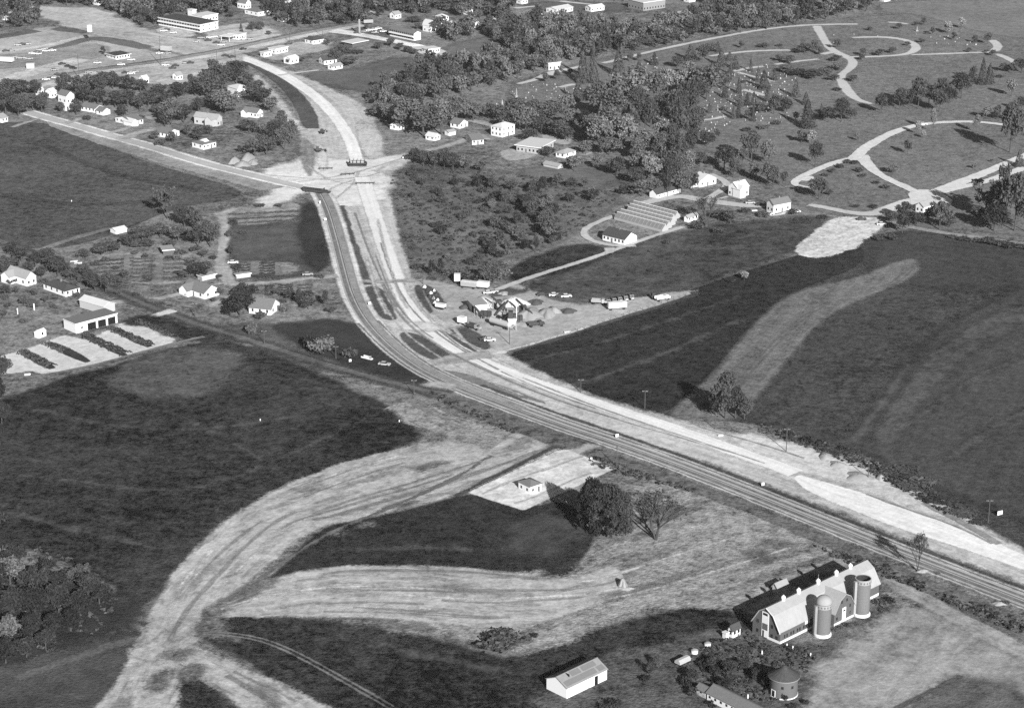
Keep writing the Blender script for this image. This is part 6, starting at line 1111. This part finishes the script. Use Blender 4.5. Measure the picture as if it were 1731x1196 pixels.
# batching plant
def plant():
    g = G(866, 556); o = link('batching_tower', None, loc=(g[0], g[1], .1)); PXY[o.name] = (866, 556); tag(o, 'lattice batching tower with a white hopper in the works yard', 'tower')
    for x in (-1.5, 1.5):
        for y in (-1.5, 1.5): link('leg', boxmesh('leg', x - .14, x + .14, y - .14, y + .14, 0, 5.0, STEEL), o)
    link('hopper', MB().add([(-1.1, -1.1, 2.2), (1.1, -1.1, 2.2), (1.1, 1.1, 2.2), (-1.1, 1.1, 2.2), (-1.9, -1.9, 4.8), (1.9, -1.9, 4.8), (1.9, 1.9, 4.8), (-1.9, 1.9, 4.8)], [(0, 3, 2, 1), (4, 5, 6, 7), (0, 1, 5, 4), (1, 2, 6, 5), (2, 3, 7, 6), (3, 0, 4, 7)]).mesh('hopper', PAINT_W), o)
    link('upper_house', MB().box(-1.6, .3, -1.2, 1.4, 4.804, 7.6).box(.5, 1.6, -.6, 1.2, 4.804, 6.4).mesh('upper_house', RUST), o); link('mast', MB().tube((1.7, 1.5, 4.8), (1.7, 1.5, 10.2), .22, n=6).mesh('mast', PAINT_W), o)
    for k in range(3): link('brace', MB().tube((-1.5, -1.5, .3 + k * .2), (1.5, -1.5, 2.1 + k * .2), .07, n=5).mesh('brace', STEEL), o)
    link('conveyor', MB().box(-.45, .45, 0, .3, 0, 1).mesh('conveyor', STEEL), o) if False else link('conveyor', MB().add([(-6, 9, 1.0), (-5.2, 9.4, 1.0), (-.3, 1.4, 6.2), (-1.1, 1.0, 6.2), (-6, 9, 1.5), (-5.2, 9.4, 1.5), (-.3, 1.4, 6.7), (-1.1, 1.0, 6.7)], [(0, 3, 2, 1), (4, 5, 6, 7), (0, 1, 5, 4), (1, 2, 6, 5), (2, 3, 7, 6), (3, 0, 4, 7)]).mesh('conveyor', RUST), o)
    g = G(846, 553); t = link('tank_trailer', None, loc=(g[0], g[1], .1), rz=-.75); PXY[t.name] = (846, 553); tag(t, 'long pale cement tanker lying in front of the gravel heap', 'tank trailer')
    tk = MB(); n = 16
    tk.tube((-5.2, 0, 2.1), (5.2, 0, 2.1), 1.25, n=n).tube((5.2, 0, 2.1), (5.7, 0, 2.1), 1.25, .7, n=n).tube((-5.7, 0, 2.1), (-5.2, 0, 2.1), .7, 1.25, n=n)
    link('tank', tk.mesh('tank', PAINT_L), t); link('chassis', MB().box(-5.2, 5.2, -.5, .5, .55, .86).mesh('chassis', PAINT_D), t); link('hatch', MB().tube((0, 0, 3.3), (0, 0, 3.6), .45, n=10).mesh('hatch', STEEL), t)
    for wx in (-4.2, -3.0, 3.0, 4.2):
        for wy in (-.9, .9): link('wheel', MB().tube((wx, wy - .15, .45), (wx, wy + .15, .45), .45, n=10).mesh('wheel', TYRE), t)
    g = G(845, 523); c = link('crusher', None, loc=(g[0], g[1], .1), rz=.4); PXY[c.name] = (845, 523); tag(c, 'rusty crusher with feed wheel between the white heaps', 'crusher')
    link('body', MB().box(-2, 2, -1.2, 1.2, .4, 2.6).box(-1.2, .6, -1, 1, 2.6, 4.2).mesh('body', RUST), c)
    for x in (-.9, 1.2): link('flywheel', MB().tube((x, -1.5, 2.6), (x, -1.22, 2.6), 1.1, n=16).mesh('flywheel', PAINT_M), c)
plant()
def conveyor(x, y, L, z1, rz, label):
    g = G(x, y); o = link('conveyor', None, loc=(g[0], g[1], .1), rz=rz); PXY[o.name] = (x, y); tag(o, label, 'conveyor')
    link('belt', MB().add([(0, -.4, .5), (L, -.4, z1), (L, .4, z1), (0, .4, .5), (0, -.4, 1.1), (L, -.4, z1 + .6), (L, .4, z1 + .6), (0, .4, 1.1)], [(0, 1, 2, 3), (7, 6, 5, 4), (0, 4, 5, 1), (1, 5, 6, 2), (2, 6, 7, 3), (3, 7, 4, 0)]).mesh('belt', RUST), o)
    for f in (.15, .55, .9): link('leg', MB().box(L * f - .1, L * f + .1, -.5, -.38, 0, .5 + (z1 - .5) * f).box(L * f - .1, L * f + .1, .38, .5, 0, .5 + (z1 - .5) * f).mesh('leg', STEEL), o)
conveyor(905, 538, 12, 5, 2.3, 'dark inclined conveyor rising over the grey gravel heap'); conveyor(836, 536, 9, 4.5, .9, 'dark conveyor between the works hut and the tower'); conveyor(858, 528, 8, 5.5, 2.6, 'steep dark conveyor behind the batching tower')
def bins(x, y, n, rz, label):
    g = G(x, y); o = link('storage_bins', None, loc=(g[0], g[1], .1), rz=rz); PXY[o.name] = (x, y); tag(o, label, 'bins'); o.scale = (.6, .6, .7)
    for k in range(n): link('bin', MB().box(k * 2.6, k * 2.6 + 2.3, 0, 2.4, .9, 3.8).box(k * 2.6 + .1, k * 2.6 + .3, .1, .3, 0, .9).box(k * 2.6 + 2, k * 2.6 + 2.2, .1, .3, 0, .9).mesh('bin', RUST if k % 2 else PAINT_D), o)
heap(905, 512, 26, 8, 6, solid('dark_soil', .06, .3, 1), 'dark material heap behind the grey gravel', 'soil_heap'); heap(785, 520, 18, 6, 5, solid('dark_soil', .06, .3, 1), 'dark material heap left of the works hut', 'soil_heap'); conveyor(818, 540, 7, 3.5, 2.2, 'short dark conveyor in front of the works hut'); bins(880, 528, 2, .5, 'dark boxes behind the grey gravel heap'); truck(905, 552, .3, 'dark tipper truck on the gravel spread', PAINT_D, RUST); truck(800, 556, -.7, 'grey tipper truck left of the tanker', PAINT_M, RUST)
bins(812, 536, 3, -.3, 'row of dark steel bins in front of the works hut'); bins(872, 545, 2, .2, 'pair of dark bins under the tower'); bins(855, 540, 2, -.4, 'dark machine boxes left of the tower')
building('open timber works hut dug into the white heaps', 'hut', (802, 531), (790, 520), (824, 529), 3.6, 'flat', 0, 'a', 'g', 'l', (0, 0), (0, 0), None, name='works_hut', ov=.4)
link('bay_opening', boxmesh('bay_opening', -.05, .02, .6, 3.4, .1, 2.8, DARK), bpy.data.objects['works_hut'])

# hedges and planting rows
def hedge(p, q, w_, h, label, tn='d', name='hedge', group=None, cat='hedge', den=14):
    a, b = G(*p), G(*q); L = np.hypot(*(b - a)); n = int(L * w_ * den * .5 + L * h * den * .5); n = int(n * 1.5); rng = np.random.default_rng(int(p[0] * 7 + p[1])); sz = .5 if h > .9 else .3
    u = rng.uniform(-L / 2, L / 2, n); lump = 1 + .22 * np.sin(u * .9 + p[0]) + .16 * np.sin(u * 2.3)
    t = rng.uniform(0, np.pi, n); P = np.stack([u, np.cos(t) * w_ / 2 * lump, np.sin(t) * h * lump * rng.uniform(.75, 1.05, n)], 1); Nn = np.stack([rng.normal(0, .4, n), np.cos(t), np.sin(t)], 1) + rng.normal(size=(n, 3)) * .4
    V, F = quads_at(P, Nn / np.linalg.norm(Nn, axis=1)[:, None], sz, rng); V[:, 2] = np.maximum(V[:, 2], 0); c = (a + b) / 2
    o = link(name, mesh_np(name, V, F, leafmat('leaves_' + tn, TONES[tn])), loc=(c[0], c[1], .05), rz=math.atan2(*(b - a)[::-1])); tag(o, label, cat, group, px=((p[0] + q[0]) / 2, (p[1] + q[1]) / 2)); return o
HG = 'clipped hedges dividing the parking lot'
hedge((186, 556), (256, 586), 4.2, 1.4, 'long dark hedge between the two right parking aisles', group=HG); hedge((146, 570), (214, 601), 4.6, 1.5, 'dark hedge starting at the round tree by the garage', group=HG); hedge((78, 582), (112, 596), 4.2, 1.3, 'short dark hedge with bare lawn beyond it', group=HG); hedge((36, 596), (88, 622), 4.4, 1.5, 'dark hedge nearest the parking lot entrance', group=HG); hedge((234, 545), (296, 571), 3.0, 1.3, 'hedge along the outer lawn of the parking lot', group=HG)
hedge((160, 560), (182, 553), 1.5, .8, 'low planting in front of the garage bays', group=HG)
PR = 'planting rows of the nursery'
def rows(x0, x1, ys, where, tn='k', slope=0.):
    for k, y in enumerate(ys): hedge((x0, y + slope), (x1, y), 1.5, .85, '%s planting row from the back %s' % (ORD[k] if k < 8 else 'last', where), tn, 'planting_row', PR, 'planting row', 22)
rows(393, 424, (449, 453.5, 458, 462.5), 'left of the white path', 'k', 1); rows(438, 465, (446, 450, 454.5, 459, 463.5), 'right of the white path', 'k', 1); rows(448, 465, (485, 489.5, 494, 498.5), 'in the small bed by the lane', 'k', .5); rows(470, 496, (483, 487, 491, 495.5, 500), 'in the square bed by the lane', 'k', .5); rows(502, 530, (483, 488, 493, 498), 'in the right hand bed by the lane', 'd', .5); rows(450, 478, (468.5, 473), 'just above the lane', 'd', .5)
rows(220, 262, (438, 443, 449, 456, 462, 469), 'in the left garden plot', 'd', 1); rows(276, 310, (440, 447, 454, 461, 470), 'in the middle garden plot', 'd', 1); rows(160, 210, (440, 446, 452, 459, 466), 'in the far left garden plot', 'd', 3); rows(385, 505, (358, 366, 373), 'in the long field below the crossing', 'd', 6)

# graves
M_stone = solid('headstone_marble', .28, .15, 2, objrand=.25)
def stone_mesh(w_, d, h, top):
    mb = MB(); mb.box(-w_ * .65, w_ * .65, -d * .9, d * .9, 0, .25)
    if top == 'arch': mb.prism([(-w_ / 2, .25), (w_ / 2, .25), (w_ / 2, h * .8), (w_ * .3, h * .95), (0, h), (-w_ * .3, h * .95), (-w_ / 2, h * .8)], -d / 2, d / 2, 'y')
    elif top == 'obelisk': mb.add([(-w_ / 2, -w_ / 2, .25), (w_ / 2, -w_ / 2, .25), (w_ / 2, w_ / 2, .25), (-w_ / 2, w_ / 2, .25), (-w_ * .3, -w_ * .3, h * .9), (w_ * .3, -w_ * .3, h * .9), (w_ * .3, w_ * .3, h * .9), (-w_ * .3, w_ * .3, h * .9), (0, 0, h)], [(0, 1, 5, 4), (1, 2, 6, 5), (2, 3, 7, 6), (3, 0, 4, 7), (4, 5, 8), (5, 6, 8), (6, 7, 8), (7, 4, 8)])
    else: mb.box(-w_ / 2, w_ / 2, -d / 2, d / 2, .25, h)
    return mb.mesh('headstone', M_stone)
STN = [stone_mesh(.8, .3, 1.1, 'arch'), stone_mesh(1.1, .4, .9, 'slab'), stone_mesh(.6, .6, 2.1, 'obelisk'), stone_mesh(.7, .3, 1.4, 'arch')]
def graves(pg, n, gap, label, group, seed):
    for i, q in enumerate(inside_px(pg, n, gap, seed)):
        o = link('headstone', STN[RNG.choice(4, p=[.4, .25, .15, .2])], loc=(q[0], q[1], .03), rz=random.uniform(-.2, .2)); f = random.uniform(.4, .85); o.scale = (f, f, f); tag(o, label, 'headstone', group)
graves([(1178,180),(1230,120),(1300,108),(1345,120),(1345,165),(1335,200),(1310,218),(1250,205),(1200,225),(1172,235)], 190, 3.2, 'small white headstone in the crowded old graveyard among the cedars', 'headstones of the old graveyard', 5)
graves([(1060,108),(1110,96),(1115,118),(1070,128)], 14, 3, 'small white headstone in the plot left of the pale trees', 'headstones left of the pale trees', 6)
graves([(862,152),(900,142),(960,140),(985,150),(950,165),(880,172)], 24, 4, 'small white headstone near the cemetery workshop', 'headstones near the workshop', 7)
graves([(1110,190),(1125,186),(1132,205),(1112,208)], 10, 2.5, 'small white headstone under the tall dark poplars', 'headstones under the poplars', 8)
graves([(1535,58),(1620,60),(1660,78),(1580,76)], 14, 5, 'small white headstone on the far lawn', 'headstones on the far lawn', 9)
graves([(1180,222),(1215,215),(1212,232),(1180,245)], 12, 3, 'small white headstone at the lower edge of the graveyard', 'headstones at the graveyard edge', 10)
graves([(1345,85),(1390,84),(1500,60),(1400,58)], 6, 8, 'lone white headstone beside the winding drive', 'headstones beside the winding drive', 12)
for x, y, h, lb in ((873, 166, 16, 'tall white obelisk near the cemetery workshop'), (821, 183, 8, 'white obelisk left of the grave wall'), (834, 196, 9, 'white obelisk above the two storey house'), (849, 178, 9, 'white obelisk right of the grave wall'), (955, 155, 9, 'white monument beside the small cedar'), (1049, 203, 15, 'white spire monument in front of the big willow'), (1550, 53, 8, 'far white monument on the upper lawn'), (1373, 79, 6, 'small obelisk among the round shrubs'), (1119, 231, 8, 'white obelisk in the grove below the poplars'), (1115, 217, 7, 'second white obelisk in the grove')):
    g = G(x, y); hm = h / ppm(y)[1]; o = link('monument', None, loc=(g[0], g[1], 0)); PXY[o.name] = (x, y)
    link('pedestal', boxmesh('pedestal', -.8, .8, -.8, .8, 0, hm * .25, M_stone), o); link('shaft', MB().tube((0, 0, hm * .25), (0, 0, hm), .5, .18, 4).mesh('shaft', M_stone), o); tag(o, lb, 'monument')
wa_, wb_ = G(823, 180), G(840, 177); o = link('low_wall', MB().box(0, np.hypot(*(wb_ - wa_)), -.2, .2, 0, .8).mesh('low_wall', M_stone), loc=(wa_[0], wa_[1], 0), rz=math.atan2(*(wb_ - wa_)[::-1])); tag(o, 'short white grave wall between two obelisks', 'wall')
# farmyard things
def feeder(x, y, r, h, label):
    g = G(x, y); o = link('feed_tank', None, loc=(g[0], g[1], 0)); PXY[o.name] = (x, y); link('drum', MB().lathe([(r, 0), (r, h * .7), (r * .95, h * .72)], 20).mesh('drum', PAINT_W, True), o); link('lid', MB().lathe([(r * 1.05, h * .721), (r * .5, h * .95), (.001, h)], 20).mesh('lid', R_light), o); tag(o, label, 'feed tank')
feeder(1196, 1091, .95, 1.3, 'upper of two round white feed tanks in the farmyard'); feeder(1174, 1103, 1.0, 1.4, 'lower of two round white feed tanks in the farmyard')
def wagon():
    g = G(1154, 1122); o = link('wagon', None, loc=(g[0], g[1], 0), rz=.75); PXY[o.name] = (1154, 1122); tag(o, 'white covered wagon left of the feed tanks', 'wagon')
    link('cover', MB().prism([(-1.1, .9), (1.1, .9), (1.0, 1.6), (.5, 2.1), (-.5, 2.1), (-1.0, 1.6)], -2.3, 2.2, 'x').mesh('cover', PAINT_L), o); link('drawbar', MB().tube((2.2, 0, .6), (4.0, .2, .4), .08).mesh('drawbar', STEEL), o)
    for wx in (-1.5, 1.4):
        for wy in (-1, 1): link('wheel', MB().tube((wx, wy - .1, .45), (wx, wy + .1, .45), .45, n=10).mesh('wheel', TYRE), o)
wagon()
for i, (x, y, lb) in enumerate(((1216, 1158, 'white post at the end of the poultry house roof'), (1264, 1180, 'white post along the poultry house'), (1248, 1127, 'white salt lick in the dark farmyard weeds'), (1288, 1106, 'white post below the near barn gable'), (1330, 1094, 'first white fence post below the barn wall'), (1340, 1098, 'second white fence post below the barn wall'), (1370, 1110, 'third white fence post below the barn wall'), (1427, 1056, 'white hydrant beside the cross wing'), (440, 711, 'white boulder in the dark left field'), (675, 713, 'small white stone near the graded arm'), (121, 341, 'white marker stone in the grey left field'))):
    g = G(x, y); o = link('white_post' if 'post' in lb else 'white_stone', MB().lathe([(.22, 0), (.24, .4), (.2, .7 if 'post' not in lb else 1.2), (.001, .8 if 'post' not in lb else 1.3)], 10).mesh('post', PAINT_W), loc=(g[0], g[1], .1)); tag(o, lb, 'post' if 'post' in lb or 'hydrant' in lb else 'stone', px=(x, y))
for i, (x, y, wd_, lb) in enumerate(((125, 443, 12, 'upper white plank stack beside the lane'), (132, 446, 12, 'white plank stack behind the garden hedge'), (1218, 737, 9, 'white plank heap at the foot of the sparse tree'), (960, 562, 12, 'white timber stack at the yard edge by the field'), (47, 634, 10, 'white plank below the parking lot corner'), (1275, 357, 10, 'white timber stack beside the farmhouse drive'))):
    g = G(x, y); s = ppm(y)[0]; L = wd_ / s; mb = link('timber_stack', None, loc=(g[0], g[1], .1), rz=.35); PXY[mb.name] = (x, y); pl = boxmesh('plank', -L / 2, L / 2, -.28, .28, 0, .22, PAINT_W)
    for k in range(4): link('plank', pl, mb, loc=(random.uniform(-.2, .2), (k % 2) * .6, (k // 2) * .24))
    tag(mb, lb, 'timber stack')
def posts(pts, n, label, h=1.3):
    C = GP(pts); Q, L = resample(C, n); o = link('fence', None, loc=(Q[0][0], Q[0][1], 0)); pm = boxmesh('post', -.09, .09, -.09, .09, 0, h, WOODP)
    for k, q in enumerate(Q): link('post', pm, o, loc=(q[0] - Q[0][0], q[1] - Q[0][1], 0))
    for z in (.55, 1.05):
        w_ = MB()
        for a, b in zip(Q[:-1], Q[1:]): w_.tube((a[0] - Q[0][0], a[1] - Q[0][1], z), (b[0] - Q[0][0], b[1] - Q[0][1], z), .025, n=4, caps=False)
        link('wire', w_.mesh('wire', STEEL), o)
    PXY[o.name] = pts[0]; tag(o, label, 'fence')
posts([(795, 832), (945, 762)], 16, 'thin post and wire fence along the sandy plot'); posts([(860, 598), (1000, 552), (1180, 493)], 30, 'post and wire fence between works yard and dark field'); posts([(560, 505), (700, 475)], 3, 'short fence at the works yard gate') if False else None

# ------------------------------------------------------------------ the air
hz, nt = newmat('haze_air'); pv = nt.nodes.new('ShaderNodeVolumePrincipled'); pv.inputs['Color'].default_value = (.9, .9, .9, 1); pv.inputs['Density'].default_value = HAZE; pv.inputs['Anisotropy'].default_value = 0.0
nt.links.new(pv.outputs[0], nt.nodes.new('ShaderNodeOutputMaterial').inputs['Volume'])
o = link('haze', MB().box(-6200, 6200, -3200, 9200, -1.5, 300).mesh('haze', hz)); o['kind'] = 'stuff'; o['label'] = 'thin pale haze filling the air'; o['category'] = 'haze'

# ------------------------------------------------------------------ the smallest trees past the first 300 are joined
bpy.context.view_layer.update()
dt = [o for o in bpy.data.objects if o.parent is None and o.name.split('.')[0] == 'deciduous_tree']
dt.sort(key=lambda o: -o.scale.z * o.scale.x / o.location.y ** 2)
V = []; F4 = []; M = []; mats = []; b = 0
for o in [q for q in dt[296:] if q.type == 'MESH']:
    me = o.data; v = np.empty(len(me.vertices) * 3, dtype=np.float32); me.vertices.foreach_get('co', v); v = v.reshape(-1, 3); mw = np.array(o.matrix_world)
    V.append(v @ mw[:3, :3].T + mw[:3, 3]); ms = list(me.materials)
    for m_ in ms:
        if m_ not in mats: mats.append(m_)
    for p_ in me.polygons: F4.append(tuple(b + i for i in p_.vertices)); M.append(mats.index(ms[p_.material_index]))
    b += len(v); bpy.data.objects.remove(o)
if V:
    o = link('garden_trees', mesh_np('garden_trees', np.vstack(V), F4, mats=mats, midx=M)); tag(o, 'scattered small far trees and seedlings among gardens and graves', 'trees', kind='stuff')
# ------------------------------------------------------------------ tell look-alikes apart
bpy.context.view_layer.update()
LM = [(o, PXY[o.name]) for o in bpy.data.objects if o.parent is None and o.get('category') in ('house', 'motel', 'shed', 'barn', 'garage', 'school', 'gatehouse', 'workshop', 'church', 'greenhouse', 'pump house', 'tower', 'pavilion', 'restaurant', 'filling station') and o.name in PXY]
def groups():
    d = {}
    for o in bpy.data.objects:
        if o.parent is None and o.get('label') and o.get('category') not in ('headstone',) and o.get('kind') is None: d.setdefault(o['label'], []).append(o)
    return {k: v for k, v in d.items() if len(v) > 1}
def nth(i): return ['first', 'second', 'third', 'fourth', 'fifth', 'sixth', 'seventh', 'eighth', 'ninth', 'tenth', '11th', '12th', '13th', '14th', '15th', '16th', '17th', '18th', '19th', '20th'][i] if i < 20 else '%d%s' % (i + 1, {1: 'st', 2: 'nd', 3: 'rd'}.get((i + 1) % 10, 'th'))
for k, v in groups().items():                     # first: tall or small ones named by size
    big = sorted(v, key=lambda o: -o.scale.z)
    if len(v) > 2 and v[0]['category'] in ('tree', 'shrub'):
        big[0]['label'] = 'tallest ' + k; big[-1]['label'] = 'smallest ' + k
for k, v in groups().items():
    v.sort(key=lambda o: PXY[o.name][0] if o.name in PXY else o.location.x)
    for i, o in enumerate(v):
        o['label'] = k + (', leftmost' if i == 0 else ', rightmost' if i == len(v) - 1 else ', %s from left' % nth(i))
